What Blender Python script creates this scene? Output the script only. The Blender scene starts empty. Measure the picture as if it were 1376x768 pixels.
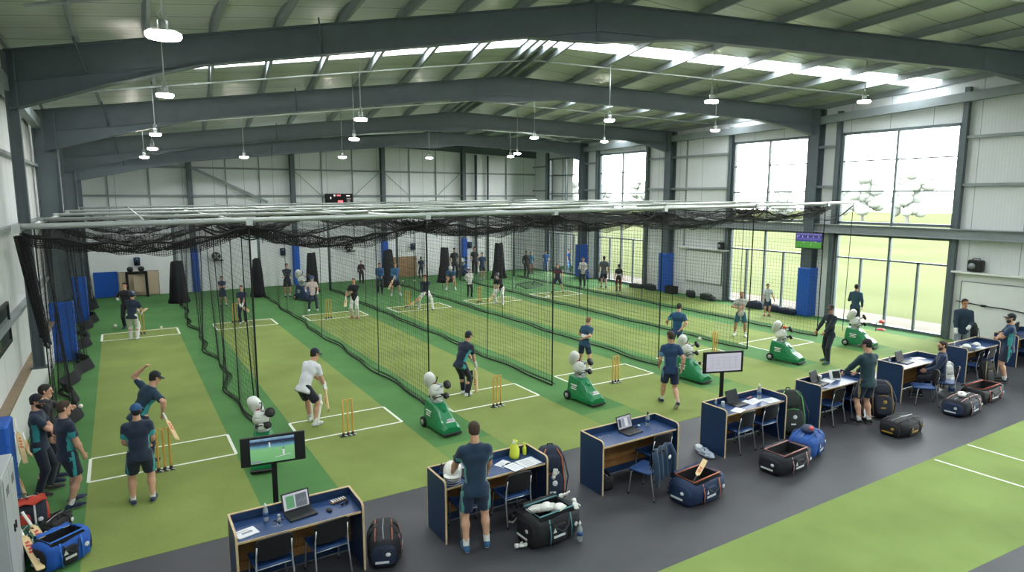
import bpy, bmesh, math, random
import numpy as np
from mathutils import Vector, Matrix, Euler

random.seed(7)
SC = bpy.context.scene
COL = SC.collection
PI = math.pi
R = math.radians

# ------------------------------------------------------------------ camera
F, CAMH, HZ, VPX = 860.0, 5.0, 264.0, 155.0
PITCH = math.atan((384 - HZ) / F)
YAW = math.atan((688 - VPX) / (F / math.cos(PITCH)))
cam_d = bpy.data.cameras.new('camera')
cam = bpy.data.objects.new('camera', cam_d)
COL.objects.link(cam)
cam.location = (0, 0, CAMH)
cam.rotation_euler = (PI / 2 - PITCH, 0, -YAW)
cam_d.sensor_width = 36.0
cam_d.lens = F / 1376.0 * 36.0
cam_d.clip_end = 500
SC.camera = cam
_fw = Vector((math.sin(YAW) * math.cos(PITCH), math.cos(YAW) * math.cos(PITCH), -math.sin(PITCH)))
_rt = Vector((math.cos(YAW), -math.sin(YAW), 0))
_up = _rt.cross(_fw)


def ray(px, py):
    return _fw * F + _rt * (px - 688) + _up * (384 - py)


def G(px, py, z=0.0):
    """the point of the level z that the photograph shows at px, py"""
    d = ray(px, py)
    return Vector((0, 0, CAMH)) + d * ((z - CAMH) / d.z)


def at_x(px, py, X):
    d = ray(px, py)
    return Vector((0, 0, CAMH)) + d * (X / d.x)


def at_y(px, py, Y):
    d = ray(px, py)
    return Vector((0, 0, CAMH)) + d * (Y / d.y)


# ------------------------------------------------------------------ materials
def lin(c):
    return tuple((x / 12.92 if x <= 0.04045 else ((x + 0.055) / 1.055) ** 2.4) for x in c)


def hexc(h):
    return lin(tuple(int(h[i:i + 2], 16) / 255 for i in (0, 2, 4)))


MATS = {}


def mat(name, col, rough=0.6, metal=0.0, var=0.0, scale=8.0, bump=0.0, bscale=60.0, spec=0.5, sheen=0.0, coat=0.0):
    """a principled material; var mixes a noise into the colour, bump a finer noise into the normal"""
    m = bpy.data.materials.new(name)
    m.use_nodes = True
    nt = m.node_tree
    b = nt.nodes['Principled BSDF']
    c = hexc(col) if isinstance(col, str) else col
    b.inputs['Base Color'].default_value = (*c, 1)
    b.inputs['Roughness'].default_value = rough
    b.inputs['Metallic'].default_value = metal
    b.inputs['Specular IOR Level'].default_value = spec
    if sheen:
        b.inputs['Sheen Weight'].default_value = sheen
    if coat:
        b.inputs['Coat Weight'].default_value = coat
    tc = nt.nodes.new('ShaderNodeTexCoord')
    if var:
        n = nt.nodes.new('ShaderNodeTexNoise')
        n.inputs['Scale'].default_value = scale
        n.inputs['Detail'].default_value = 4
        nt.links.new(tc.outputs['Object'], n.inputs['Vector'])
        r = nt.nodes.new('ShaderNodeMapRange')
        r.inputs['From Min'].default_value = 0.3
        r.inputs['From Max'].default_value = 0.7
        r.inputs['To Min'].default_value = 1 - var
        r.inputs['To Max'].default_value = 1 + var
        nt.links.new(n.outputs['Fac'], r.inputs['Value'])
        mx = nt.nodes.new('ShaderNodeVectorMath')
        mx.operation = 'SCALE'
        mx.inputs[0].default_value = c
        nt.links.new(r.outputs['Result'], mx.inputs['Scale'])
        nt.links.new(mx.outputs['Vector'], b.inputs['Base Color'])
    if bump:
        n2 = nt.nodes.new('ShaderNodeTexNoise')
        n2.inputs['Scale'].default_value = bscale
        n2.inputs['Detail'].default_value = 3
        nt.links.new(tc.outputs['Object'], n2.inputs['Vector'])
        bp = nt.nodes.new('ShaderNodeBump')
        bp.inputs['Strength'].default_value = bump
        bp.inputs['Distance'].default_value = 0.01
        nt.links.new(n2.outputs['Fac'], bp.inputs['Height'])
        nt.links.new(bp.outputs['Normal'], b.inputs['Normal'])
    MATS[name] = m
    return m


def emit(name, col, strength):
    m = bpy.data.materials.new(name)
    m.use_nodes = True
    nt = m.node_tree
    b = nt.nodes['Principled BSDF']
    c = hexc(col) if isinstance(col, str) else col
    b.inputs['Base Color'].default_value = (0.02, 0.02, 0.02, 1)
    b.inputs['Emission Color'].default_value = (*c, 1)
    b.inputs['Emission Strength'].default_value = strength
    b.inputs['Roughness'].default_value = 0.3
    MATS[name] = m
    return m


# ------------------------------------------------------------------ mesh builder
def basis(d, hint=(0, 0, 1)):
    d = Vector(d).normalized()
    h = Vector(hint)
    if abs(d.dot(h.normalized())) > 0.98:
        h = Vector((0, 1, 0)) if abs(d.y) < 0.9 else Vector((1, 0, 0))
    x = h.cross(d).normalized()
    y = d.cross(x).normalized()
    return x, y, d


class MB:
    """collects shapes; build() links them as ONE mesh object"""

    def __init__(s):
        s.v, s.f, s.m, s.sm = [], [], [], []
        s.mats = []

    def mi(s, m):
        if m is None:
            return 0
        if m not in s.mats:
            s.mats.append(m)
        return s.mats.index(m)

    def add(s, vs, fs, m=None, smooth=False):
        b = len(s.v)
        s.v.extend(tuple(v) for v in vs)
        k = s.mi(m)
        for f in fs:
            s.f.append(tuple(b + i for i in f))
            s.m.append(k)
            s.sm.append(smooth)
        return s

    def box(s, c, size, m=None, rot=None, bev=0.0):
        hx, hy, hz = size[0] / 2, size[1] / 2, size[2] / 2
        c = Vector(c)
        rm = rot if isinstance(rot, Matrix) else (Euler(rot).to_matrix() if rot else None)
        if bev <= 0:
            vs = [Vector((x * hx, y * hy, z * hz)) for z in (-1, 1) for y in (-1, 1) for x in (-1, 1)]
            fs = [(0, 2, 3, 1), (4, 5, 7, 6), (0, 1, 5, 4), (2, 6, 7, 3), (0, 4, 6, 2), (1, 3, 7, 5)]
        else:
            b = min(bev, hx * .95, hy * .95, hz * .95)
            vs, fs, idx = [], [], {}
            for x in (-1, 1):
                for y in (-1, 1):
                    for z in (-1, 1):
                        for a in range(3):
                            p = [x * (hx - b), y * (hy - b), z * (hz - b)]
                            p[a] = (x * hx, y * hy, z * hz)[a]
                            idx[(x, y, z, a)] = len(vs)
                            vs.append(Vector(p))
            I = idx
            for x in (-1, 1):
                fs.append([I[(x, y, z, 0)] for y, z in ((-1, -1), (1, -1), (1, 1), (-1, 1))][::x])
                fs.append([I[(y, x, z, 1)] for y, z in ((-1, -1), (1, -1), (1, 1), (-1, 1))][::-x])
                fs.append([I[(y, z, x, 2)] for y, z in ((-1, -1), (1, -1), (1, 1), (-1, 1))][::x])
            for u in (-1, 1):
                for w in (-1, 1):
                    fs.append([I[(u, w, -1, 0)], I[(u, w, -1, 1)], I[(u, w, 1, 1)], I[(u, w, 1, 0)]][::u * w])
                    fs.append([I[(u, -1, w, 0)], I[(u, 1, w, 0)], I[(u, 1, w, 2)], I[(u, -1, w, 2)]][::u * w])
                    fs.append([I[(-1, u, w, 1)], I[(-1, u, w, 2)], I[(1, u, w, 2)], I[(1, u, w, 1)]][::u * w])
                    for t in (-1, 1):
                        fs.append([I[(u, w, t, 0)], I[(u, w, t, 1)], I[(u, w, t, 2)]][::u * w * t])
        if rm:
            vs = [rm @ v for v in vs]
        return s.add([v + c for v in vs], fs, m)

    def beam(s, a, b, w, h, m=None, hint=(0, 0, 1)):
        """a bar from a to b, h along the hint direction and w across it"""
        a, b = Vector(a), Vector(b)
        x, y, d = basis(b - a, hint)
        vs = [p + x * (i * w / 2) + y * (j * h / 2) for p in (a, b) for i, j in ((-1, -1), (1, -1), (1, 1), (-1, 1))]
        return s.add(vs, [(3, 2, 1, 0), (4, 5, 6, 7), (0, 1, 5, 4), (1, 2, 6, 5), (2, 3, 7, 6), (3, 0, 4, 7)], m)

    def tube(s, pts, r, m=None, n=8, caps=True, smooth=True, closed=False, flat=1.0, hint=(0, 0, 1)):
        pts = [Vector(p) for p in pts]
        k = len(pts)
        rs = r if isinstance(r, (list, tuple)) else [r] * k
        vs, fs = [], []
        px = None
        for i in range(k):
            if closed:
                d = pts[(i + 1) % k] - pts[i - 1]
            else:
                d = pts[min(i + 1, k - 1)] - pts[max(i - 1, 0)]
            if d.length < 1e-9:
                d = Vector((0, 0, 1))
            d.normalize()
            if px is None:
                x, y, d = basis(d, hint)
            else:
                x = (px - d * px.dot(d))
                if x.length < 1e-6:
                    x, y, d = basis(d, hint)
                x.normalize()
                y = d.cross(x)
            px = x
            for j in range(n):
                t = 2 * PI * j / n
                vs.append(pts[i] + x * (math.cos(t) * rs[i]) + y * (math.sin(t) * rs[i] * flat))
        for i in range(k if closed else k - 1):
            a, b = i * n, ((i + 1) % k) * n
            for j in range(n):
                q = (j + 1) % n
                fs.append((a + j, a + q, b + q, b + j))
        if caps and not closed:
            fs.append(tuple(range(n))[::-1])
            fs.append(tuple((k - 1) * n + j for j in range(n)))
        return s.add(vs, fs, m, smooth)

    def lathe(s, prof, c=(0, 0, 0), m=None, n=16, axis=(0, 0, 1), smooth=True):
        """profile of (radius, height) turned about an axis through c"""
        x, y, d = basis(axis, (0, 1, 0) if abs(axis[2]) > .9 else (0, 0, 1))
        c = Vector(c)
        vs, fs = [], []
        for r, h in prof:
            for j in range(n):
                t = 2 * PI * j / n
                vs.append(c + d * h + x * (r * math.cos(t)) + y * (r * math.sin(t)))
        for i in range(len(prof) - 1):
            for j in range(n):
                q = (j + 1) % n
                fs.append((i * n + j, i * n + q, (i + 1) * n + q, (i + 1) * n + j))
        fs.append(tuple(range(n))[::-1])
        fs.append(tuple((len(prof) - 1) * n + j for j in range(n)))
        return s.add(vs, fs, m, smooth)

    def ell(s, c, r, m=None, n=14, k=9, rot=None, power=1.0):
        c = Vector(c)
        rm = rot if isinstance(rot, Matrix) else (Euler(rot).to_matrix() if rot else None)
        sg = lambda t: math.copysign(abs(t) ** power, t)
        vs, fs = [], []
        for i in range(k + 1):
            a = -PI / 2 + PI * i / k
            for j in range(n):
                t = 2 * PI * j / n
                p = Vector((sg(math.cos(a)) * sg(math.cos(t)) * r[0], sg(math.cos(a)) * sg(math.sin(t)) * r[1], sg(math.sin(a)) * r[2]))
                vs.append(c + (rm @ p if rm else p))
        for i in range(k):
            for j in range(n):
                q = (j + 1) % n
                fs.append((i * n + j, i * n + q, (i + 1) * n + q, (i + 1) * n + j))
        return s.add(vs, fs, m, True)

    def prism(s, poly, a, b, m=None, smooth=False):
        """the polygon poly (list of 3-D points) extruded by the vector b - a"""
        d = Vector(b) - Vector(a)
        p0 = [Vector(p) + Vector(a) for p in poly]
        n = len(p0)
        vs = p0 + [p + d for p in p0]
        fs = [tuple(range(n))[::-1], tuple(range(n, 2 * n))]
        for i in range(n):
            q = (i + 1) % n
            fs.append((i, q, n + q, n + i))
        return s.add(vs, fs, m, smooth)

    def grid(s, fn, nu, nv, m=None, smooth=True):
        vs = [fn(i / nu, j / nv) for j in range(nv + 1) for i in range(nu + 1)]
        fs = [(j * (nu + 1) + i, j * (nu + 1) + i + 1, (j + 1) * (nu + 1) + i + 1, (j + 1) * (nu + 1) + i) for j in range(nv) for i in range(nu)]
        return s.add(vs, fs, m, smooth)

    def build(s, name, mats=None, parent=None, loc=None, rot=None, fix=False):
        me = bpy.data.meshes.new(name)
        me.from_pydata([tuple(v) for v in s.v], [], s.f)
        ml = s.mats or (mats if isinstance(mats, (list, tuple)) else [mats])
        for q in ml:
            me.materials.append(q)
        me.polygons.foreach_set('material_index', s.m)
        me.polygons.foreach_set('use_smooth', s.sm)
        if fix:
            bm = bmesh.new()
            bm.from_mesh(me)
            bmesh.ops.recalc_face_normals(bm, faces=bm.faces)
            bm.to_mesh(me)
            bm.free()
        me.update()
        o = bpy.data.objects.new(name, me)
        COL.objects.link(o)
        if parent is not None:
            o.parent = parent
        if loc is not None:
            o.location = loc
        if rot is not None:
            o.rotation_euler = rot
        return o


def thing(name, label, cat, loc=(0, 0, 0), rz=0.0, group=None, scale=None):
    o = bpy.data.objects.new(name, None)
    o.empty_display_size = 0.2
    COL.objects.link(o)
    o.location = loc
    o.rotation_euler = (0, 0, rz)
    if scale:
        o.scale = (scale,) * 3
    return tag(o, label, cat, group)


def tag(o, label, cat, group=None, kind=None):
    o['label'] = label
    o['category'] = cat
    if group:
        o['group'] = group
    if kind:
        o['kind'] = kind
    return o


def struct(o, label=None):
    o['kind'] = 'structure'
    if label:
        o['label'] = label
    return o


def dup(root, loc, rz=0.0, label=None, group=None, scale=None):
    """a copy of a thing with copies of its parts and sub-parts"""
    r = root.copy()
    COL.objects.link(r)
    r.location = loc
    r.rotation_euler = (0, 0, rz)
    if scale:
        r.scale = (scale,) * 3
    if label:
        r['label'] = label
    if group:
        r['group'] = group
    for ch in list(KIDS(root)):
        c = ch.copy()
        COL.objects.link(c)
        c.parent = r
        for g in list(KIDS(ch)):
            d = g.copy()
            COL.objects.link(d)
            d.parent = c
    return r


def KIDS(o):
    return [c for c in COL.objects if c.parent == o]


# ------------------------------------------------------------------ shared materials
STEEL = mat('painted_steel', '566166', 0.45, 0.0, var=0.06, scale=3)
STEEL2 = mat('girt_steel', '8a9295', 0.5, 0.0, var=0.06, scale=3)
GALV = mat('galvanised_steel', 'b4bab8', 0.38, 0.55, var=0.08, scale=6)
CHROME = mat('chrome', 'd3d6d9', 0.30, 0.7)
BLACK = mat('black_plastic', '15161a', 0.5)
BLACKM = mat('black_matte', '101114', 0.8)
NETM = mat('net_cord', '14171a', 0.85)
ROPE = mat('net_border_rope', '0f1113', 0.85)
NAVYP = mat('navy_panel', '1a3358', 0.42, var=0.05, scale=3)
BLUETOP = mat('blue_worktop', '274474', 0.35, var=0.06, scale=4)
PLY = mat('plywood_edge', 'c9b08a', 0.55, var=0.1, scale=20)
WOOD = mat('oak_board', '8a6238', 0.5, var=0.22, scale=5)
WHITE = mat('white_paint', 'e6e8e6', 0.55, var=0.03, scale=2)
WHITEP = mat('white_plastic', 'e4e4df', 0.4)
GREENM = mat('green_moulded_plastic', '0d7a48', 0.32, var=0.05, scale=5, coat=0.2)
RUBBER = mat('tyre_rubber', '17181a', 0.75)
BLUEPAD = mat('blue_vinyl_padding', '1756b4', 0.42, bump=0.1, bscale=8)
WILLOW = mat('willow_blade', 'd8bd8c', 0.5, var=0.1, scale=14)
STUMPW = mat('stump_wood', 'd3a24c', 0.45, var=0.08, scale=20)
REDGRIP = mat('red_grip', 'b5322c', 0.6)
PAPER = mat('paper', 'e4e6ea', 0.7)
T_GREEN, T_PITCH, T_NEAR, T_RUB, T_ROOF, T_LIGHT_WASH = '55814d', '808f50', '849856', '434449', 'c4cabd', '6d894e'
SKY_STRENGTH = 6.0
LAMP_STRENGTH = 60
EXPOSURE = 1.45
# ================================================================== the hall
XL, XR, YB = -2.0, 24.9, 37.6
YFRONT = -7.0


def line_mat(name, col, joint, axis, width, dark, rough=0.5, rib=0.0, ribn=0.1, var=0.03):
    """sheet cladding: a joint line every width metres along an axis, fine ribs in the normal"""
    m = mat(name, col, rough, var=var, scale=0.6)
    nt = m.node_tree
    b = nt.nodes['Principled BSDF']
    tc = next(n for n in nt.nodes if n.type == 'TEX_COORD')
    sx = nt.nodes.new('ShaderNodeSeparateXYZ')
    nt.links.new(tc.outputs['Object'], sx.inputs[0])
    d = nt.nodes.new('ShaderNodeMath'); d.operation = 'DIVIDE'
    nt.links.new(sx.outputs[axis], d.inputs[0]); d.inputs[1].default_value = width
    fr = nt.nodes.new('ShaderNodeMath'); fr.operation = 'FRACT'
    nt.links.new(d.outputs[0], fr.inputs[0])
    lt = nt.nodes.new('ShaderNodeMath'); lt.operation = 'LESS_THAN'
    nt.links.new(fr.outputs[0], lt.inputs[0]); lt.inputs[1].default_value = joint / width
    src = b.inputs['Base Color'].links[0].from_socket
    mx = nt.nodes.new('ShaderNodeMix'); mx.data_type = 'RGBA'
    nt.links.new(lt.outputs[0], mx.inputs['Factor'])
    nt.links.new(src, mx.inputs['A'])
    mx.inputs['B'].default_value = (*hexc(dark), 1)
    nt.links.new(mx.outputs['Result'], b.inputs['Base Color'])
    if rib:
        d2 = nt.nodes.new('ShaderNodeMath'); d2.operation = 'MULTIPLY'
        nt.links.new(sx.outputs[axis], d2.inputs[0]); d2.inputs[1].default_value = 2 * PI / ribn
        sn = nt.nodes.new('ShaderNodeMath'); sn.operation = 'SINE'
        nt.links.new(d2.outputs[0], sn.inputs[0])
        bp = nt.nodes.new('ShaderNodeBump')
        bp.inputs['Strength'].default_value = rib
        bp.inputs['Distance'].default_value = 0.01
        nt.links.new(sn.outputs[0], bp.inputs['Height'])
        nt.links.new(bp.outputs['Normal'], b.inputs['Normal'])
    return m


def turf_mat(name, col, var=0.12):
    m = mat(name, col, 0.9, var=var, scale=0.7, bump=0.35, bscale=220, spec=0.15)
    nt = m.node_tree
    b = nt.nodes['Principled BSDF']
    tc = next(n for n in nt.nodes if n.type == 'TEX_COORD')
    n = nt.nodes.new('ShaderNodeTexNoise')
    n.inputs['Scale'].default_value = 90
    n.inputs['Detail'].default_value = 2
    nt.links.new(tc.outputs['Object'], n.inputs['Vector'])
    r = nt.nodes.new('ShaderNodeMapRange')
    r.inputs['To Min'].default_value = 0.72
    r.inputs['To Max'].default_value = 1.28
    nt.links.new(n.outputs['Fac'], r.inputs['Value'])
    src = b.inputs['Base Color'].links[0].from_socket
    v = nt.nodes.new('ShaderNodeVectorMath'); v.operation = 'SCALE'
    nt.links.new(src, v.inputs[0]); nt.links.new(r.outputs[0], v.inputs['Scale'])
    nt.links.new(v.outputs[0], b.inputs['Base Color'])
    return m


TURF = turf_mat('green_turf', T_GREEN)
PITCH_M = turf_mat('pitch_turf', T_PITCH)
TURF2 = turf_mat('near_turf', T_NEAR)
RUBF = mat('rubber_flooring', T_RUB, 0.52, var=0.14, scale=1.4, bump=0.25, bscale=160, spec=0.4)
CLAD_B = line_mat('white_sheet_cladding', 'e3e6e8', 0.02, 0, 1.5, '9a9fa2', rib=0.12)
CLAD_S = line_mat('grey_sheet_cladding', 'd9dcde', 0.02, 1, 1.5, '8e9497', rib=0.2)
ROOFM = line_mat('roof_sheet', T_ROOF, 0.03, 1, 1.0, '6d756c', rough=0.32, rib=0.25, ribn=0.25, var=0.1)
BRICKW = WHITE
DARKFR = mat('window_frame', '5f6d70', 0.42)

# floors --------------------------------------------------------------
MB().box(((XL + XR) / 2, (5.8 + YB) / 2 + 2.0, -0.06), (XR - XL + .2, YB - 9.8, 0.12), TURF).build('floor', TURF)
struct(bpy.data.objects['floor'], 'green artificial turf floor around the pitches')
struct(MB().box(((XL + XR) / 2, 7.8, -0.06), (XR - XL + .2, 4.0, 0.12), RUBF).build('floor', RUBF), 'dark grey rubber walkway floor under the desks')
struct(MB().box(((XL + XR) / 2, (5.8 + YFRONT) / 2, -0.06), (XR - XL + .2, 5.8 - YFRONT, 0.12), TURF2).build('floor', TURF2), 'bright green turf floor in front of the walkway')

LIGHT_WASH = turf_mat('light_washed_turf', T_LIGHT_WASH)
struct(MB().box(((2.93 + XR) / 2, (9.8 + 11.3) / 2, .0004), (XR - 2.93, 1.5, 0.003), LIGHT_WASH).build('turf_light_wash', LIGHT_WASH))  # light washing out the front turf's contrast, put into a paler strip
p0, p1 = G(1300, 768), G(1376, 732)
d = (p1 - p0).normalized()
nn = Vector((d.y, -d.x, 0))
q = MB()
a, b = p0 - d * 6, p1 + d * 10
q.prism([a, b, b + nn * 6, a + nn * 6], (0, 0, .001), (0, 0, .004), RUBF)
struct(q.build('floor', RUBF), 'dark rubber floor at the near right corner')
LANE_X = [-1.45, 2.2, 6.0, 9.55, 13.4, 17.4, 21.2]
STRIPS = [(-.77, 1.66), (2.93, 5.12), (6.4, 8.82), (10.15, 12.75), (14.05, 16.6), (17.9, 20.3), (21.8, 24.0)]
for i, (a, b) in enumerate(STRIPS):
    y0, y1 = (9.8, 27.6)
    struct(MB().box(((a + b) / 2, (y0 + y1) / 2, 0.001), (b - a, y1 - y0, 0.004), PITCH_M).build('pitch_strip', PITCH_M))
LINE = mat('white_line_paint', 'e6e8dd', 0.7, var=0.06, scale=30)


def crease(a, b, y0, y1, w=0.055):
    q = MB()
    z = 0.0045
    for y in (y0, y1):
        q.box(((a + b) / 2, y, z), (b - a, w, 0.004), LINE)
    for x in (a, b):
        q.box((x, (y0 + y1) / 2, z), (w, y1 - y0, 0.004), LINE)
    struct(q.build('crease_marking', LINE))


for i, (a, b) in enumerate(STRIPS[:6]):
    crease(a, b, 13.05, 14.25)
    crease(a, b, 26.1, 27.4, 0.07)
# near turf lines
q = MB()
p0, p1 = G(1256, 617), G(1376, 654)
d = (p1 - p0).normalized()
q.beam(p0, p0 + d * 9, 0.05, 0.006, LINE)
struct(q.build('pitch_marking', LINE))
q = MB()
p0, p1 = G(1300, 597), G(1376, 619)
d = (p1 - p0).normalized()
q.beam(p0, p0 + d * 9, 0.05, 0.006, LINE)
struct(q.build('pitch_marking', LINE))

# frames --------------------------------------------------------------
# left eaves, ridge and right eaves of each portal frame, top of steel
FRAMES = [((-1.7, 7.0, 7.95), (8.6, 3.6, 9.75), (24.9, -1.5, 9.4)),
          ((-1.7, 17.0, 7.95), (9.9, 12.2, 9.43), (24.9, 8.0, 9.05)),
          ((-1.65, 23.5, 7.5), (11.98, 19.8, 9.14), (24.9, 16.3, 8.5)),
          ((-1.6, 30.5, 7.1), (13.6, 27.0, 8.83), (24.9, 24.5, 8.3)),
          ((-1.6, 35.6, 6.85), (15.4, 33.4, 8.56), (24.9, 31.8, 8.2))]
GABLE = ((-2.1, 37.6, 6.62), (14.2, 37.6, 8.4), (25.0, 37.6, 8.02))
BACKF = ((-2.1, -7.0, 8.3), (7.0, -7.0, 10.0), (25.0, -7.0, 9.7))


def V(p):
    return Vector(p)


def lerp(a, b, t):
    return V(a) * (1 - t) + V(b) * t


def rafter(A, B, haunch_at_A, depth=0.62, hd=0.55, hl=0.30):
    """tapered I-section from column head A to ridge B: web plate and two flanges"""
    q = MB()
    A, B = V(A), V(B)
    d = (B - A)
    n = Vector((d.y, -d.x, 0)).normalized()
    top = [A, B]
    bot = []
    L = d.length
    pts_t = [0, hl * .5, hl, 0.86, 1.0]
    dep = [depth + hd, depth + hd * .42, depth, depth, depth + 0.26]
    tops = [A + d * t for t in pts_t]
    bots = [p - Vector((0, 0, k)) for p, k in zip(tops, dep)]
    poly = tops + bots[::-1]
    q.prism(poly, -n * .012, n * .012, STEEL)
    for i in range(len(tops) - 1):
        q.beam(tops[i], tops[i + 1], 0.22, 0.025, STEEL)
        q.beam(bots[i], bots[i + 1], 0.22, 0.025, STEEL)
    # continuous inner flange line of the haunch and apex, and stiffener plates
    for i0, i1 in ((0, 2), (3, 4)):
        a, b = tops[i0] - Vector((0, 0, depth)), tops[i1] - Vector((0, 0, depth))
        q.beam(a, b, 0.1, 0.02, STEEL)
    for t in (hl, 1.0):
        p = A + d * t
        k = depth if t < 1 else depth + .26
        q.beam(p, p - Vector((0, 0, k)), 0.2, 0.03, STEEL, hint=n)
    # fly braces
    for t in (0.12, 0.5):
        p = A + d * t - Vector((0, 0, depth * .95))
        q.tube([p + n * .03, p + Vector((0, 0, depth)) + n * .5], 0.02, STEEL, n=5)
    return q


for fi, (A, Rg, B) in enumerate(FRAMES):
    struct(rafter(A, Rg, True).build('roof_beam', STEEL))
    struct(rafter(B, Rg, True, hd=0.5, hl=.24).build('roof_beam', STEEL))
    for P_, sgn, dep in ((A, 1, (.5, .20, .56, .45, .4)[fi]), (B, -1, .42)):
        if P_[1] < 0:
            continue
        q = MB()
        x0 = XL + (0, .22, .07, .27, .3)[fi] if sgn > 0 else XR
        x1 = x0 + sgn * dep
        z = P_[2]
        zb = 1.3 if (fi == 1 and sgn > 0) else 0.0
        fl = (0.16 if fi == 1 else 0.26) if sgn > 0 else 0.42
        for x in (x0 + sgn * .012, x1):
            q.box((x, P_[1], (z + zb) / 2), (0.024, fl, z - zb), STEEL)
        q.box(((x0 + x1) / 2, P_[1], (z + zb) / 2), (dep, 0.02, z - zb), STEEL)
        q.box((x1 - sgn * .1, P_[1], z - 1.12), (.2, fl, .02), STEEL)
        q.box(((x0 + x1) / 2, P_[1], zb + .015), (dep + .1, fl + .1, .03), STEEL)
        struct(q.build('column', STEEL))

# roof sheets, skylights, purlins -------------------------------------
ALLF = [BACKF] + FRAMES + [GABLE]
SKYM = bpy.data.materials.new('skylight_polycarbonate')
SKYM.use_nodes = True
nt = SKYM.node_tree
for n in list(nt.nodes):
    if n.type != 'OUTPUT_MATERIAL':
        nt.nodes.remove(n)
out = nt.nodes[0]
t1 = nt.nodes.new('ShaderNodeBsdfTransparent'); t1.inputs[0].default_value = (.95, .97, .97, 1)
t2 = nt.nodes.new('ShaderNodeBsdfTranslucent'); t2.inputs[0].default_value = (.95, .97, .97, 1)
mx = nt.nodes.new('ShaderNodeMixShader'); mx.inputs[0].default_value = .25
nt.links.new(t1.outputs[0], mx.inputs[1]); nt.links.new(t2.outputs[0], mx.inputs[2]); nt.links.new(mx.outputs[0], out.inputs[0])

UPZ = Vector((0, 0, 0.24))
SKY_T = {0: (.60, .66), 1: None, 2: None}
PURL = {'L': 9, 'R': 7}


def slope_pt(k, side, s, t):
    i, j = (0, 1) if side == 'L' else (2, 1)
    return lerp(lerp(ALLF[k][i], ALLF[k][j], s), lerp(ALLF[k + 1][i], ALLF[k + 1][j], s), t)


for k in range(len(ALLF) - 1):
    for side in 'LR':
        sky = {0: (.3, .45), 1: (.42, .50), 2: (.465, .59), 3: (.39, .49), 4: (.42, .55), 5: None}[k]
        cuts = [0.0] + (list(sky) if sky else []) + [1.0]
        for a, b in zip(cuts[:-1], cuts[1:]):
            is_sky = sky and a == sky[0]
            q = MB()
            s0 = -0.03 if side == 'L' else -.01
            c = [slope_pt(k, side, s0, a), slope_pt(k, side, 1, a), slope_pt(k, side, 1, b), slope_pt(k, side, s0, b)]
            c = [p + UPZ for p in c]
            if is_sky:
                q.add(c, [(0, 1, 2, 3)], SKYM)
                struct(q.build('window_skylight', SKYM), 'translucent skylight strip in the roof')
            else:
                q.add(c + [p + Vector((0, 0, .06)) for p in c], [(0, 1, 2, 3), (4, 7, 6, 5), (0, 4, 5, 1), (1, 5, 6, 2), (2, 6, 7, 3), (3, 7, 4, 0)], ROOFM)
                struct(q.build('ceiling', ROOFM), 'ribbed metal roof lining between the steel frames')
        n = PURL[side]
        fr = [j / (n + .35) for j in range(n + 1)]
        if side == 'R':
            fr = [min(x, .985) for x in fr]
        for s in fr + [0.985]:
            if s in fr and s > .98:
                continue
            q = MB()
            a, b = slope_pt(k, side, s, 0.0), slope_pt(k, side, s, 1.0)
            ud = (slope_pt(k, side, 1, .5) - slope_pt(k, side, 0, .5)).normalized()
            a = a + Vector((0, 0, .12)); b = b + Vector((0, 0, .12))
            q.beam(a, b, 0.02, 0.2, STEEL2)
            q.beam(a + ud * .035 + Vector((0, 0, -.1)), b + ud * .035 + Vector((0, 0, -.1)), 0.07, 0.015, STEEL2)
            q.beam(a - ud * .035 + Vector((0, 0, .1)), b - ud * .035 + Vector((0, 0, .1)), 0.07, 0.015, STEEL2)
            struct(q.build('roof_purlin', STEEL2))
        # conduit strung across the purlins
        t = {1: .66, 2: .69, 3: .62, 4: .68}.get(k)
        if t:
            q = MB()
            q.tube([slope_pt(k, side, .06, t) + Vector((0, 0, -.0)), slope_pt(k, side, .99, t)], 0.028, GALV, n=6)
            struct(q.build('roof_tie_rod', GALV))
# wind bracing tubes in the last bays
for (k0, s0, t0, s1, t1_, sd) in ((4, .15, .2, .95, .8, 'L'), (4, .95, .2, .2, .85, 'R'), (5, .2, .1, .9, .9, 'L')):
    q = MB()
    q.tube([slope_pt(k0, sd, s0, t0) - Vector((0, 0, .1)), slope_pt(k0, sd, s1, t1_) - Vector((0, 0, .1))], 0.06, GALV, n=8)
    struct(q.build('roof_brace', GALV))

# back wall -------------------------------------------------------------
q = MB()
H0 = 2.4
zl, zr, zrg, xr = GABLE[0][2] + .3, GABLE[2][2] + .3, GABLE[1][2] + .3, GABLE[1][0]
poly = [(XL - .1, YB, H0), (XR + .1, YB, H0), (XR + .1, YB, zr), (xr, YB, zrg), (XL - .1, YB, zl)]
q.prism(poly, (0, 0, 0), (0, .15, 0), CLAD_B)
q.box(((XL + XR) / 2, YB + .03, H0 / 2), (XR - XL + .2, .2, H0), WHITE)
q.box(((XL + XR) / 2, YB - .09, H0), (XR - XL + .1, .05, .05), WHITE)
struct(q.build('wall_back', CLAD_B), 'white back wall with sheet cladding above painted blockwork')
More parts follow.
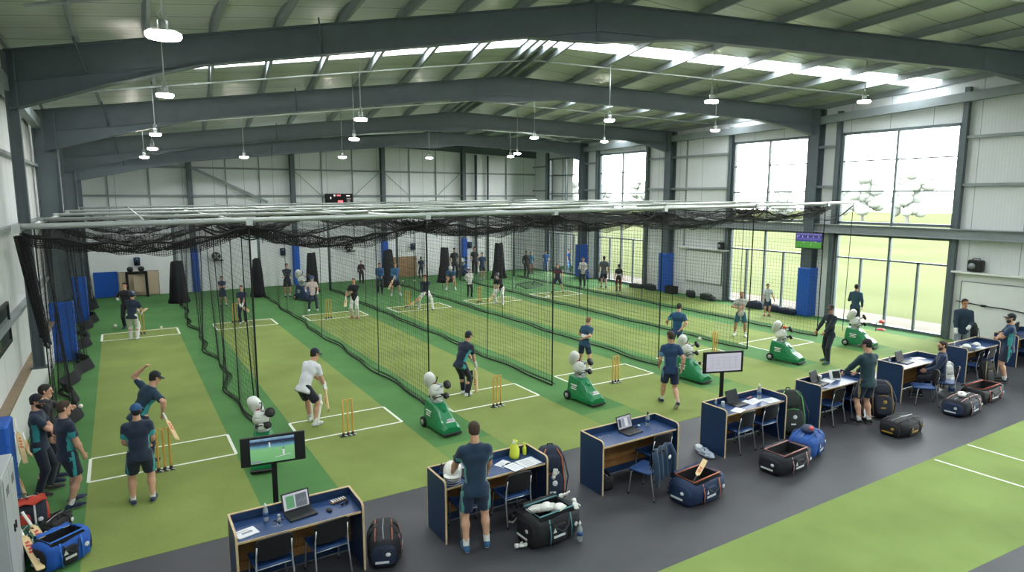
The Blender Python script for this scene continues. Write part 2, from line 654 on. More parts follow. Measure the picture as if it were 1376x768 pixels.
# rafter along the gable
q = MB()
for a, b in ((GABLE[0], GABLE[1]), (GABLE[1], GABLE[2])):
    a, b = V(a) + Vector((0, -.2, 0)), V(b) + Vector((0, -.2, 0))
    q.prism([a, b, b - Vector((0, 0, .42)), a - Vector((0, 0, .42))], (0, -.02, 0), (0, .02, 0), STEEL)
    q.beam(a - Vector((0, 0, .42)), b - Vector((0, 0, .42)), .2, .025, STEEL)
struct(q.build('roof_beam', STEEL))
def gable_z(x):
    if x < xr:
        return GABLE[0][2] + (GABLE[1][2] - GABLE[0][2]) * (x + 2.1) / (xr + 2.1)
    return GABLE[1][2] + (GABLE[2][2] - GABLE[1][2]) * (x - xr) / (25 - xr)
for x in (3.32, 8.52, 13.81, 19.25):
    q = MB()
    z = gable_z(x) - .1
    q.box((x, YB - .2, z / 2), (.02, .3, z), STEEL)
    for yy in (-.06, -.35):
        q.box((x, YB + yy, z / 2), (.24, .024, z), STEEL)
    struct(q.build('column', STEEL))
for z in (5.05, 6.5):
    q = MB()
    x1 = XR if z < 6.6 else XR
    q.box(((XL + XR) / 2, YB - .06, z), (XR - XL, .12, .09), STEEL2)
    q.box(((XL + XR) / 2, YB - .115, z - .03), (XR - XL, .012, .05), STEEL2)
    struct(q.build('wall_girt', STEEL2))
for x in (-.3, 1.5, 5.1, 6.8, 10.2, 12.0, 15.6, 17.4, 22.6):
    q = MB()
    z = gable_z(x) - .3
    q.box((x, YB - .03, (z + H0) / 2), (.05, .06, z - H0), STEEL2)
    struct(q.build('wall_rail', STEEL2))
for x, r in ((20.2, .09), (21.1, .07)):
    q = MB()
    q.tube([(x, YB - .16, 0.0), (x, YB - .16, gable_z(x) - .5)], r, STEEL, n=8)
    struct(q.build('wall_pipe', STEEL), 'dark vertical pipe on the back wall')
q = MB()
q.beam((3.4, YB - .35, 6.5), (7.1, YB - .35, 4.7), .1, .14, STEEL2)
struct(q.build('wall_brace', STEEL2))
for xa, xb in ((8.7, 10.1), (12.1, 13.6), (14.0, 15.5), (17.5, 19.0)):
    q = MB()
    up = xa in (12.1, 17.5)
    q.beam((xa, YB - .1, 5.1 if up else 6.4), (xb, YB - .1, 6.4 if up else 5.1), .03, .03, STEEL2)
    struct(q.build('wall_brace', STEEL2))

# left wall ---------------------------------------------------------------
q = MB()
def left_z(y):
    pts = sorted([(f[0][1], f[0][2]) for f in ALLF])
    for (a, za), (b, zb) in zip(pts[:-1], pts[1:]):
        if a <= y <= b:
            return za + (zb - za) * (y - a) / (b - a)
    return pts[-1][1]
ys = [YFRONT, 7, 17.0, 23.5, 30.5, 35.6, YB]
poly = [(XL, YFRONT, 1.25), (XL, YB, 1.25)] + [(XL, y, left_z(y) + .3) for y in ys[::-1]]
q.prism(poly, (0, 0, 0), (-.15, 0, 0), CLAD_S)
q.box((XL - .03, (YFRONT + YB) / 2, .62), (.24, YB - YFRONT, 1.25), WHITE)
LEDGE = mat('ledge_board', '8d7a62', 0.6, var=.15, scale=6)
q.box((XL + .02, (YFRONT + YB) / 2, 1.27), (.3, YB - YFRONT, .05), LEDGE)
struct(q.build('wall_left', CLAD_S), 'left wall of grey sheet cladding above low white wall')
for z in (2.6, 4.35, 5.9):
    q = MB()
    q.box((XL + .07, (YFRONT + YB) / 2, z), (.14, YB - YFRONT, .08), STEEL2)
    struct(q.build('wall_girt', STEEL2))
q = MB()
q.beam((XL + .2, 7, 7.6), (XL + .2, 23.5, 7.1), .2, .3, STEEL2)
struct(q.build('roof_beam', STEEL2), 'eaves beam along the left wall')

# right wall with its windows ---------------------------------------------
def right_z(y):
    pts = sorted([(f[2][1], f[2][2]) for f in ALLF])
    for (a, za), (b, zb) in zip(pts[:-1], pts[1:]):
        if a <= y <= b:
            return za + (zb - za) * (y - a) / (b - a)
    return pts[-1][1]
WINS = [(2.0, 6.0), (11.05, 15.3), (16.75, 20.6), (26.4, 30.45), (32.1, 35.75)]  # first bay is out of view, added to light the foreground
ZT = 7.5
q = MB()
ytop = [YFRONT, -1.5, 8, 16.3, 24.5, 31.8, YB]
poly = [(XR, YFRONT, ZT), (XR, YB, ZT)] + [(XR, y, right_z(y) + .3) for y in ytop[::-1]]
q.prism(poly, (0, 0, 0), (.15, 0, 0), CLAD_S)
edges = [YFRONT] + [e for w in WINS for e in w] + [YB]
for a, b in zip(edges[0::2], edges[1::2]):
    q.box((XR + .075, (a + b) / 2, (ZT + 2.45) / 2), (.15, b - a, ZT - 2.45), CLAD_S)
    q.box((XR + .075, (a + b) / 2, 1.225), (.17, b - a, 2.45), WHITE)
struct(q.build('wall_right', CLAD_S), 'right wall of grey sheet cladding between tall windows')

GLASS = bpy.data.materials.new('window_glass')
GLASS.use_nodes = True
nt = GLASS.node_tree
for n in list(nt.nodes):
    if n.type != 'OUTPUT_MATERIAL':
        nt.nodes.remove(n)
out = nt.nodes[0]
g1 = nt.nodes.new('ShaderNodeBsdfTransparent'); g1.inputs[0].default_value = (.93, .96, .95, 1)
g2 = nt.nodes.new('ShaderNodeBsdfGlossy'); g2.inputs['Roughness'].default_value = .02
fr = nt.nodes.new('ShaderNodeFresnel'); fr.inputs[0].default_value = 1.25
mx = nt.nodes.new('ShaderNodeMixShader')
nt.links.new(fr.outputs[0], mx.inputs[0]); nt.links.new(g1.outputs[0], mx.inputs[1]); nt.links.new(g2.outputs[0], mx.inputs[2]); nt.links.new(mx.outputs[0], out.inputs[0])

for wi, (a, b) in enumerate(WINS):
    t = bpy.data.objects.new('window_%d' % (wi + 1), None)
    COL.objects.link(t)
    t.location = (XR, (a + b) / 2, 0)
    struct(t, 'tall glazed window bay of the right wall')
    w = b - a
    q = MB()
    X0 = .03
    for y in (-w / 2 + .04, w / 2 - .04):
        q.box((X0, y, ZT / 2), (.16, .08, ZT), DARKFR)
    for z in (.05, 3.5, 3.97, ZT - .04):
        q.box((X0, 0, z), (.16, w, .1), DARKFR)
    q.box((X0, 0, ZT / 2), (.12, .075, ZT), DARKFR)
    for z in (5.2, 6.38):
        q.box((X0, 0, z), (.09, w, .05), DARKFR)
    q.box((X0, 0, 2.58), (.1, w, .06), DARKFR)
    for y in (-w / 4, w / 4):
        q.box((X0, y, 1.3), (.1, .07, 2.6), DARKFR)
    q.build('window_frame', DARKFR, t)
    q = MB()
    q.add([(.06, -w / 2, .05), (.06, w / 2, .05), (.06, w / 2, 3.5), (.06, -w / 2, 3.5), (.06, -w / 2, 4.0), (.06, w / 2, 4.0), (.06, w / 2, ZT - .05), (.06, -w / 2, ZT - .05)], [(0, 1, 2, 3), (4, 5, 6, 7)], GLASS)
    q.build('pane', GLASS, t)
    for y in (a - .12, b + .12):          # steel trimmers either side
        q = MB()
        q.box((XR - .1, y, (right_z(y) - .2) / 2), (.2, .16, right_z(y) - .2), STEEL)
        struct(q.build('column', STEEL))
# long rail beam, girts
q = MB()
q.box((XR - .14, (0 + YB) / 2, 3.72), (.26, YB, .3), STEEL2)
q.box((XR - .2, YB / 2, 3.88), (.36, YB, .03), STEEL2)
q.box((XR - .2, YB / 2, 3.56), (.36, YB, .03), STEEL2)
struct(q.build('wall_beam', STEEL2), 'long steel rail beam along the right wall')
for a, b in ((6.2, 10.85), (15.5, 16.5), (20.85, 26.2), (30.7, 31.9), (36.0, YB)):
    for z in (5.4, 7.0):
        q = MB()
        q.box((XR - .07, (a + b) / 2, z), (.14, b - a, .1), STEEL2)
        struct(q.build('wall_girt', STEEL2))
    if b - a > 2:
        q = MB()
        y = (a + b) / 2
        q.box((XR - .03, y, 5.2), (.06, .06, 5.4), STEEL2)
        struct(q.build('wall_rail', STEEL2))
q = MB()
q.beam((XR - .2, 0, 8.85), (XR - .2, 16.3, 8.05), .25, .3, STEEL2)
q.beam((XR - .2, 16.3, 8.05), (XR - .2, 31.8, 7.85), .25, .3, STEEL2)
struct(q.build('roof_beam', STEEL2), 'eaves beam along the right wall')

# wall behind the camera
q = MB()
poly = [(XL - .1, YFRONT, 0), (XR + .1, YFRONT, 0), (XR + .1, YFRONT, 10.0), (7, YFRONT, 10.3), (XL - .1, YFRONT, 8.6)]
q.prism(poly, (0, 0, 0), (0, -.15, 0), CLAD_B)
struct(q.build('wall_front', CLAD_B))

# outdoors ---------------------------------------------------------------
FIELD = mat('mown_field', '4a4d37', 1.0, var=.12, scale=.08, spec=0)
PAVE = mat('outside_paving', '5f5a54', 1.0, var=.06, scale=1, spec=0)
struct(MB().box((XR + .2 + 1.4, 18, -.1), (2.6, 90, .1), PAVE).build('outside_path', PAVE), 'pale paving outside the windows')
struct(MB().box((XR + 2.8 + 95, 30, -.12), (190, 320, .1), FIELD).build('outside_lawn', FIELD), 'open mown field outside the windows')
TREEM = mat('hazed_tree_leaves', '868b85', 1.0, var=.15, scale=.3, spec=0)  # haze of distance put into the pale leaf and trunk colours
TRUNKM = mat('hazed_tree_trunk', '858783', 1.0, spec=0)
rnd = random.Random(3)
for i in range(22):
    y = -24 + i * 9.4 + rnd.uniform(-.8, .8)
    x = 120 + rnd.uniform(-6, 10)
    h = rnd.uniform(6, 11)
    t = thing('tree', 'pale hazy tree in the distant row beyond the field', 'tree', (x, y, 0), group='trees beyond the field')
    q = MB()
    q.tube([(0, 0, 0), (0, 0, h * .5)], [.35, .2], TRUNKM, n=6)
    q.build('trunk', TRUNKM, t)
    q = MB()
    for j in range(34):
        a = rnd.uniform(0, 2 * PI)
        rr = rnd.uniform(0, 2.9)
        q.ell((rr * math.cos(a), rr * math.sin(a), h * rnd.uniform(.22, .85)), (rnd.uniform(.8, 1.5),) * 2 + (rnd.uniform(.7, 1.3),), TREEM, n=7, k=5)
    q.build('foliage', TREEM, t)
# ================================================================== nets
NETZ = lambda x: 4.44 + 0.012 * (x + 1.5)
YN0, YN1 = 13.52, 34.1


def wire(q, pts, r, m=NETM, n=3):
    q.tube(pts, r, m, n=n, caps=False, smooth=False)


def net_sheet(q, P, nu, nv, su, sv, r, m=NETM):
    """netting: nu + 1 cords along v and nv + 1 cords along u of the surface P(u, v)"""
    for i in range(nu + 1):
        u = i / nu
        wire(q, [P(u, k / sv) for k in range(sv + 1)], r, m)
    for j in range(nv + 1):
        v = j / nv
        wire(q, [P(k / su, v) for k in range(su + 1)], r, m)


def divider(x0, label, seed, amp=.10, y0=YN0, y1=YN1, first=False):
    rd = random.Random(seed)
    ph = [rd.uniform(0, 6.28) for _ in range(4)]
    zt = NETZ(x0) - .09

    def P(u, v):
        y = y0 + (y1 - y0) * u
        w = (1 - v) ** 2
        a = amp * (1.0 if u > .03 else u / .03)
        dx = a * w * (math.sin(y * 1.15 + ph[0]) + .6 * math.sin(y * 2.6 + ph[1])) + a * .35 * math.sin(y * .5 + ph[2]) * (1 - v)
        z = zt * v + .02
        top_sag = .10 * abs(math.sin(y * PI / 4.4)) * v ** 6
        return Vector((x0 + dx, y, z - top_sag))
    q = MB()
    L = y1 - y0
    net_sheet(q, P, int(L / .13), int(zt / .13), 90, 10, .0031)
    t = thing('practice_net', label, 'net', (0, 0, 0), group='dividing nets between the lanes')
    q.build('mesh', NETM, t)
    q = MB()
    q.tube([P(k / 90, 0) + Vector((0, 0, .012)) for k in range(91)], .020, ROPE, n=6)
    # skirt lying on the turf
    net_sheet(q, lambda u, v: P(u, 0) + Vector((.07 * v * math.sin(u * L * 1.3 + ph[3]) + .06 * v, 0, .10 * (1 - v) + .012)), int(L / .06), 3, 110, 3, .004, ROPE)
    q.build('bottom_hem', ROPE, t)
    q = MB()
    q.tube([P(0, v / 8) for v in range(9)], .018, ROPE, n=6)
    q.build('border_rope', ROPE, t)
    q = MB()
    q.tube([P(k / 60, 1) for k in range(61)], .022, ROPE, n=6)
    q.build('border_rope', ROPE, t)
    # heavier lacing cords hanging down the net
    for k in range(3 if not first else 9):
        u = (k + .6) / (3.6 if not first else 9.5) * (1 if not first else .75)
        q = MB()
        wire(q, [P(u, v / 10) for v in range(11)], .011, ROPE, n=5)
        q.build('lacing_cord', ROPE, t)
    return t


ORD = ['first', 'second', 'third', 'fourth', 'fifth', 'sixth', 'seventh']
for i, x in enumerate(LANE_X[1:]):
    divider(x, 'black divider net hanging to the turf, %s from the left wall' % ORD[i], 10 + i, amp=(.11 if i == 0 else .06), first=(i == 0))

# net along the left wall, bunched at its near end
def left_net():
    x0 = LANE_X[0] + .05
    zt = NETZ(x0) - .05
    y0, y1 = 15.0, 36.0

    def P(u, v):
        y = y0 + (y1 - y0) * u
        w = (1 - v) ** 1.5
        dx = w * (.16 * math.sin(y * 1.5) + .1 * math.sin(y * 3.7 + 1)) + .06 * math.sin(y * .9)
        return Vector((x0 + dx + .1 * w, y, zt * v + .02))
    t = thing('practice_net', 'black net hanging along the left wall with a wavy hem', 'net')
    q = MB()
    net_sheet(q, P, 160, 34, 90, 10, .0036)
    q.build('mesh', NETM, t)
    q = MB()
    q.tube([P(k / 90, 0) for k in range(91)], .035, ROPE, n=6)
    q.grid(lambda u, v: P(u, 0) + Vector((.12 * v, 0, .3 * (1 - v) + .01)), 100, 2, NETM)
    q.build('bottom_hem', ROPE, t)
    for u in (0, .1, .22, .36, .55, .8):
        q = MB()
        wire(q, [P(u, v / 10) for v in range(11)], .013, ROPE, n=5)
        q.build('lacing_cord', ROPE, t)
    # swag of netting tied up at the near end: layers of net in vertical folds
    for s, (cx, y0, y1, zb, lab) in enumerate(((-1.46, 13.55, 13.95, 2.45, 'dark fold of netting tied up at the near left corner of the gantry'),)):
        t2 = thing('gathered_net', lab, 'net')
        for lay in range(2):
            def Q(u, v, lay=lay):
                y = y0 + (y1 - y0) * u + .25 * (1 - v)
                fold = .07 * math.sin(u * 19 + lay * 2) * (.5 + v) * (1 - .4 * v)
                return Vector((cx + .05 * lay + fold + .18 * (1 - v), y - .10 * (1 - v) * math.sin(3 * u), zb + (4.33 - zb) * v + .16 * math.sin(PI * u) * (1 - v) - .12 * lay * (1 - v)))
            q = MB()
            net_sheet(q, Q, 22, 44, 40, 8, .0055)
            q.tube([Q(k / 20, 0) for k in range(21)], .02, ROPE, n=5)
            q.build('net_layer', NETM, t2)


left_net()

# roof nets sagging between the pipes
rd = random.Random(21)
for i in range(6):
    xa, xb = LANE_X[i] + .06, LANE_X[i + 1] - .06
    zt = (NETZ(xa) + NETZ(xb)) / 2 - .08
    bays = [13.5, 17.4, 22.0, 27.0, 34.2]
    sags = [rd.uniform(.36, .5) for _ in bays]

    def P(u, v, xa=xa, xb=xb, zt=zt, sags=sags):
        x = xa + (xb - xa) * u
        y = bays[0] + (bays[-1] - bays[0]) * v
        k = max(j for j in range(len(bays) - 1) if bays[j] <= y + 1e-6)
        w = (y - bays[k]) / (bays[k + 1] - bays[k])
        c = 4 * u * (1 - u)
        z = zt - sags[k] * c * (.62 + .38 * math.sin(PI * w)) - .14 * math.sin(PI * w)
        return Vector((x, y, z + .03 * math.sin(9 * x + 3 * y)))
    t = thing('roof_net', 'sagging black roof net over the %s lane from the left' % ORD[i], 'net', group='roof nets over the lanes')
    q = MB()
    net_sheet(q, P, int((xb - xa) / .10), int((bays[-1] - bays[0]) / .10), 14, 60, .0042)
    q.build('mesh', NETM, t)
    q = MB()
    q.tube([P(k / 20, 0) for k in range(21)], .026, ROPE, n=6)
    for s in (1, 2):
        net_sheet(q, lambda u, v, s=s: P(u, .03 * s - .03) + Vector((0, .05 * s * v, -.15 * v * (1 + .3 * math.sin(8 * u + s)) + .02)), 90, 5, 18, 2, .006, ROPE)
    q.build('border_rope', ROPE, t)
# gathered cords hanging on the front pipe beside the second and later dividers
for i, x in enumerate(LANE_X[1:]):
    t = thing('net_bundle', 'tangle of black netting bunched under the front pipe at the %s divider' % ORD[i], 'net', group='netting bunched under the front pipe')
    q = MB()
    rd = random.Random(60 + i)
    for k in range(16):
        p0 = Vector((x - rd.uniform(.1, 1.0), YN0 + .05, NETZ(x) - .05))
        p1 = Vector((x + rd.uniform(.05, .9), YN0 + .05, NETZ(x) - .05))
        sg = rd.uniform(.08, .3)
        yy = rd.uniform(0, .25)
        pts = [p0.lerp(p1, s / 8) + Vector((0, yy, -sg * 4 * (s / 8) * (1 - s / 8))) for s in range(9)]
        q.tube(pts, rd.uniform(.008, .02), ROPE, n=4)
    q.build('cord_tangle', ROPE, t)

# pipe frame --------------------------------------------------------------
t = thing('net_gantry', 'galvanised pipe gantry that carries all the nets', 'gantry')
XF0, XF1 = -1.50, 22.9
for y in (13.45, 17.4, 22.0, 27.0, 34.3):
    q = MB()
    q.tube([(XF0, y, NETZ(XF0) + .06), (XF1, y, NETZ(XF1) + .06)], .05 if y < 14 else .042, GALV, n=8)
    q.build('cross_pipe', GALV, t)
for x in LANE_X:
    q = MB()
    q.tube([(x, 13.45, NETZ(x)), (x, 34.3, NETZ(x))], .038, GALV, n=8)
    for y in (13.45, 17.4, 22.0, 27.0, 34.3):
        q.box((x, y, NETZ(x) + .03), (.12, .12, .14), GALV)
    q.build('long_pipe', GALV, t)
for x in (.4, 4.1, 7.8, 11.5, 15.4, 19.3):
    q = MB()
    q.tube([(x, 13.45, NETZ(x) + .12), (x, 34.3, NETZ(x) + .12)], .02, GALV, n=6)
    q.build('wire_cable', GALV, t)
# rear posts with the drawn-back curtains
DRAPE = mat('black_drape', '131418', 0.9, bump=.2, bscale=10)
for i, x in enumerate(LANE_X[1:]):
    q = MB()
    q.tube([(x, 34.3, 0), (x, 34.3, NETZ(x))], .07, STEEL, n=8)
    q.build('rear_post', STEEL, t)
    bx = at_y((237, 344, 418, 521, 597, 670)[i], 350, 34.0).x
    hh = (2.05, 1.95, 2.1, 2.1, 2.1, 2.2)[i]
    t2 = thing('net_curtain', 'dark net curtain drawn back at the rear, %s from the left' % ORD[i], 'curtain', (bx, 33.95, 0), group='net curtains drawn back at the rear posts')
    q = MB()
    rd = random.Random(i)
    for k in range(9):
        a = 2 * PI * k / 9 + rd.uniform(-.3, .3)
        w = (.30, .20, .24, .32, .32, .34)[i]
        bx0, by0 = w * math.cos(a), .22 * math.sin(a)
        f0 = rd.uniform(.55, .8)
        q.tube([(bx0 * 1.15, by0 * 1.15, 0.0), (bx0, by0, .25), (bx0 * f0, by0 * f0, 1.1), (bx0 * f0 * .8, by0 * f0 * .8, hh - rd.uniform(0, .15))], [.16, .13, .13, .09], DRAPE, n=8)
    q.ell((0, 0, hh * .5), (w * .8, .2, hh * .49), DRAPE, n=12, k=8)
    q.build('drape', DRAPE, t2)
    q = MB()
    q.tube([(math.cos(k * PI / 8) * (w * .72), math.sin(k * PI / 8) * .24, 1.35) for k in range(16)], .02, BLACK, n=5, closed=True)
    q.build('tie', BLACK, t2)
# light ropes hanging at the right-hand end of the frame
t = thing('hanging_rope', 'thin rope hanging from the right end of the net frame', 'rope')
q = MB()
q.tube([(22.85, 13.5, 4.75), (22.8, 13.5, 2.4), (22.82, 13.55, .02)], .012, ROPE, n=5)
q.build('rope', ROPE, t)
t = thing('roof_net', 'black net edge swooping from the sixth divider to the right end of the frame', 'net')
q = MB()
def P(u, v):
    x = 21.2 + (22.85 - 21.2) * u
    y = 13.5 + 12 * v
    return Vector((x, y, NETZ(x) - .05 - .5 * (1 - u) ** 1.5 - .2 * math.sin(PI * u)))
net_sheet(q, P, 10, 80, 8, 20, .004)
q.build('mesh', NETM, t)
q = MB()
q.tube([P(k / 12, 0) for k in range(13)], .022, ROPE, n=6)
q.build('border_rope', ROPE, t)
# ================================================================== furniture and kit: one builder per kind
SCREEN_OFF = mat('dark_screen', '2a2e33', 0.55, spec=.2)
KEYS = mat('key_caps', '1f2226', 0.5)
BLUESEAT = mat('blue_seat_vinyl', '20457c', 0.55, bump=.1, bscale=20)


def desk(label, x, w=1.8, y=7.9, d=.62, wood=True):
    H, T = .95, .83
    t = thing('desk', label, 'desk', (x, y, 0), group='navy desks along the walkway')
    th = .028
    for xx in (th / 2, w - th / 2):
        q = MB()
        r = .07
        prof = [(0, 0), (0, H - r)] + [(r - r * math.cos(a), H - r + r * math.sin(a)) for a in (PI / 8, PI / 4, 3 * PI / 8)] + [(r, H), (d, H), (d, 0)]
        q.prism([(0, p[0], p[1]) for p in prof], (xx - th / 2 + .003, 0, 0), (xx + th / 2 - .003, 0, 0), NAVYP)
        for a, b in zip(prof[:-2], prof[1:-1]):
            A_, B_ = Vector((xx, a[0], a[1])), Vector((xx, b[0], b[1]))
            m = ((B_ - A_).normalized())
            q.beam(A_ - m * .002, B_ + m * .002, th, .012, PLY, hint=(Vector((1, 0, 0)).cross(m)))
        q.beam((xx, d, 0), (xx, d, H), th, .012, PLY, hint=(0, 1, 0))
        q.build('side_panel', NAVYP, t)
    q = MB()
    q.box((w / 2, d - .012, (H + .012) / 2), (w - 2 * th, .024, H - .012), NAVYP)
    q.box((w / 2, d - .012, H), (w - 2 * th, .03, .012), PLY)
    q.build('back_panel', NAVYP, t)
    q = MB()
    q.box((w / 2, d / 2 + .02, T - .0125), (w - 2 * th, d - .06, .025), BLUETOP)
    q.box((w / 2, .045, T - .0125), (w - 2 * th, .012, .027), PLY)
    q.build('worktop', BLUETOP, t)
    q = MB()
    q.box((w / 2, d - .05, .48), (w - 2 * th - .002, .02, .64), WOOD)
    q.box((w / 2, d - .08, .30), (w - 2 * th - .002, .06, .02), WOOD)
    q.build('wooden_modesty_board', WOOD, t)
    return t


def _chair():
    t = thing('chair', 'chair', 'chair', group='black and blue stacking chairs')
    q = MB()
    q.grid(lambda u, v: Vector(((u - .5) * .44, -.2 + .42 * v, .455 - .02 * math.sin(PI * v) + (-.035 * max(0, (v - .8) / .2) ** 2) + .012 * (2 * u - 1) ** 2)), 8, 8, BLUESEAT)
    q.grid(lambda u, v: Vector(((.5 - u) * .43, -.2 + .42 * v, .425 - .02 * math.sin(PI * v) + (-.025 * max(0, (v - .8) / .2) ** 2))), 8, 8, BLACK)
    q.tube([(-.22, -.19, .442), (-.22, .2, .44), (-.18, .22, .42), (.18, .22, .42), (.22, .2, .44), (.22, -.19, .442)], .018, BLUESEAT, n=8)
    q.tube([(-.22, -.2, .44), (.22, -.2, .44)], .02, BLUESEAT, n=8)
    q.build('seat', BLUESEAT, t)
    q = MB()

    def bk(u, v, off):
        x = (u - .5) * .44 * (1 - .12 * max(0, v - .75) / .25 * 1.0)
        z = .545 + .30 * v - .025 * (2 * u - 1) ** 2 * (1 if v > .8 else 0)
        return Vector((x, -.235 - .05 * v - off + .035 * (2 * u - 1) ** 2, z))
    q.grid(lambda u, v: bk(u, v, 0), 10, 8, BLACK)
    q.grid(lambda u, v: bk(1 - u, v, .022), 10, 8, BLACK)
    rim = [bk(u / 10, 0, .011) for u in range(11)] + [bk(1, v / 8, .011) for v in range(1, 9)] + [bk(1 - u / 10, 1, .011) for u in range(1, 11)] + [bk(0, 1 - v / 8, .011) for v in range(1, 8)]
    q.tube(rim, .0125, BLACK, n=6, closed=True)
    q.build('backrest', BLACK, t)
    for s in (-1, 1):
        q = MB()
        q.tube([(s * .235, .2, .0), (s * .22, .16, .40), (s * .205, .12, .43), (s * .2, -.1, .43)], .011, CHROME, n=8)
        q.lathe([(.014, 0), (.014, .03), (.011, .035)], (s * .235, .2, 0), BLACK, n=8)
        q.build('leg', CHROME, t)
        q = MB()
        q.tube([(s * .235, -.30, 0), (s * .222, -.22, .42), (s * .215, -.225, .6), (s * .21, -.255, .74)], .011, CHROME, n=8)
        q.lathe([(.014, 0), (.014, .03), (.011, .035)], (s * .235, -.30, 0), BLACK, n=8)
        q.build('leg', CHROME, t)
    for a_, b_ in (((-.22, -.21, .42), (.22, -.21, .42)), ((-.2, .1, .43), (.2, .1, .43))):
        q = MB()
        q.tube([a_, b_], .009, CHROME, n=6)
        q.build('seat_bar', CHROME, t)
    return t


CH0 = []


def chair(label, x, y, rz=0):
    if not CH0:
        c = _chair()
        CH0.append(c)
        c.location = (x, y, 0)
        c.rotation_euler = (0, 0, R(rz))
        c['label'] = label
        return c
    return dup(CH0[0], (x, y, 0), R(rz), label)


PIC_M = {}


def picture_mat(name, kind):
    """what a screen shows: broad areas of colour, self lit"""
    m = bpy.data.materials.new(name)
    m.use_nodes = True
    nt = m.node_tree
    b = nt.nodes['Principled BSDF']
    tc = nt.nodes.new('ShaderNodeTexCoord')
    sp = nt.nodes.new('ShaderNodeSeparateXYZ')
    nt.links.new(tc.outputs['Object'], sp.inputs[0])
    cr = nt.nodes.new('ShaderNodeValToRGB')
    cr.color_ramp.interpolation = 'LINEAR'
    e = cr.color_ramp.elements
    stops = {'match': [(0, '6fae74'), (.55, '7fbf80'), (.68, '5d8fb0'), (.78, '27384a'), (.86, '4a6a8a'), (1, '8fb4cf')],
             'doc': [(0, 'b9bcc6'), (1, 'c2c4cf')],
             'stadium': [(0, '4c9a3a'), (.42, '5aa845'), (.47, '3b3a86'), (.6, '6b63b5'), (.75, '3d3f8f'), (1, '8a83c8')]}[kind]
    e[0].position, e[0].color = stops[0][0], (*hexc(stops[0][1]), 1)
    e[1].position, e[1].color = stops[-1][0], (*hexc(stops[-1][1]), 1)
    for p, c in stops[1:-1]:
        k = e.new(p)
        k.color = (*hexc(c), 1)
    mr = nt.nodes.new('ShaderNodeMapRange')
    nt.links.new(sp.outputs['Z'], mr.inputs['Value'])
    nz = nt.nodes.new('ShaderNodeTexNoise')
    nz.inputs['Scale'].default_value = 14
    nt.links.new(tc.outputs['Object'], nz.inputs['Vector'])
    ad = nt.nodes.new('ShaderNodeMath'); ad.operation = 'MULTIPLY_ADD'
    nt.links.new(nz.outputs['Fac'], ad.inputs[0]); ad.inputs[1].default_value = .12 if kind != 'doc' else 0.02
    nt.links.new(mr.outputs[0], ad.inputs[2])
    sb = nt.nodes.new('ShaderNodeMath'); sb.operation = 'SUBTRACT'
    nt.links.new(ad.outputs[0], sb.inputs[0]); sb.inputs[1].default_value = .06
    nt.links.new(sb.outputs[0], cr.inputs[0])
    nt.links.new(cr.outputs[0], b.inputs['Emission Color'])
    b.inputs['Emission Strength'].default_value = .33
    b.inputs['Base Color'].default_value = (.02, .02, .02, 1)
    b.inputs['Roughness'].default_value = .2
    MATS[name] = m
    PIC_M[name] = mr
    return m


def set_range(name, z0, z1):
    PIC_M[name].inputs['From Min'].default_value = z0
    PIC_M[name].inputs['From Max'].default_value = z1


MATCH = picture_mat('match_picture', 'match'); set_range('match_picture', 1.12, 1.5)
DOC = picture_mat('document_picture', 'doc')
STAD = picture_mat('stadium_picture', 'stadium'); set_range('stadium_picture', -.33, .33)
WHITEFIG = emit('picture_white', 'e8ecec', .26)
DARKFIG = emit('picture_dark', '20304a', .26)
GREYFIG = emit('picture_grey', '8d93a6', .26)
REDFIG = emit('picture_red', 'c86a6a', .26)


def monitor(label, x, y, pic, rz=0, w=.92, z0=1.07, z1=1.55):
    t = thing('monitor_stand', label, 'monitor', (x, y, 0), R(rz))
    q = MB()
    q.box((0, 0, .012), (.5, .4, .024), BLACKM, bev=.008)
    q.build('base', BLACKM, t)
    q = MB()
    q.box((0, .02, z0 / 2), (.075, .05, z0 + .1), BLACKM)
    q.box((0, .035, (z0 + z1) / 2), (.2, .03, .2), BLACKM)
    q.build('pole', BLACKM, t)
    q = MB()
    q.box((0, 0, (z0 + z1) / 2), (w, .045, z1 - z0), BLACK, bev=.008)
    b = q.build('bezel', BLACK, t)
    q = MB()
    if pic == 'match':
        sw = w * .68
        q.box((-.01, -.026, (z0 + z1) / 2), (sw, .004, z1 - z0 - .07), MATCH)
        zm = z0 + .1
        for fx, fz, s in ((.14, .02, 1.0), (-.05, .17, .8)):     # white-clad players on the pitch
            q.box((fx, -.0285, zm + fz + .055 * s), (.028 * s, .002, .07 * s), WHITEFIG)
            q.box((fx - .006, -.0285, zm + fz + .01), (.009, .002, .04 * s), WHITEFIG)
            q.box((fx + .01, -.0285, zm + fz + .01), (.009, .002, .04 * s), WHITEFIG)
            q.ell((fx, -.0285, zm + fz + .10 * s), (.012, .002, .013), DARKFIG, n=8, k=5)
        q.beam((.02, -.0285, zm), (.24, -.0285, zm + .03), .002, .006, WHITEFIG, hint=(0, 0, 1))
        q.box((-.24, -.0285, z0 + .06), (.14, .002, .03), GREYFIG)
        q.box((-.01, -.0285, z1 - .09), (sw, .002, .03), DARKFIG)
    else:
        sw = w * .86
        q.box((0.01, -.026, (z0 + z1) / 2), (sw, .004, z1 - z0 - .09), DOC)
        for r in range(4):
            q.box((.02, -.0285, z1 - .13 - r * .085), (sw * .86, .002, .004), GREYFIG)
        for c in range(5):
            q.box((-.28 + c * .145, -.0285, z1 - .25), (.004, .002, .26), GREYFIG)
        q.box((-sw / 2 + .04, -.0285, z0 + .1), (.02, .002, .04), REDFIG)
    q.build('display', None, t)
    return t


LAPPIC = picture_mat('laptop_picture', 'doc')


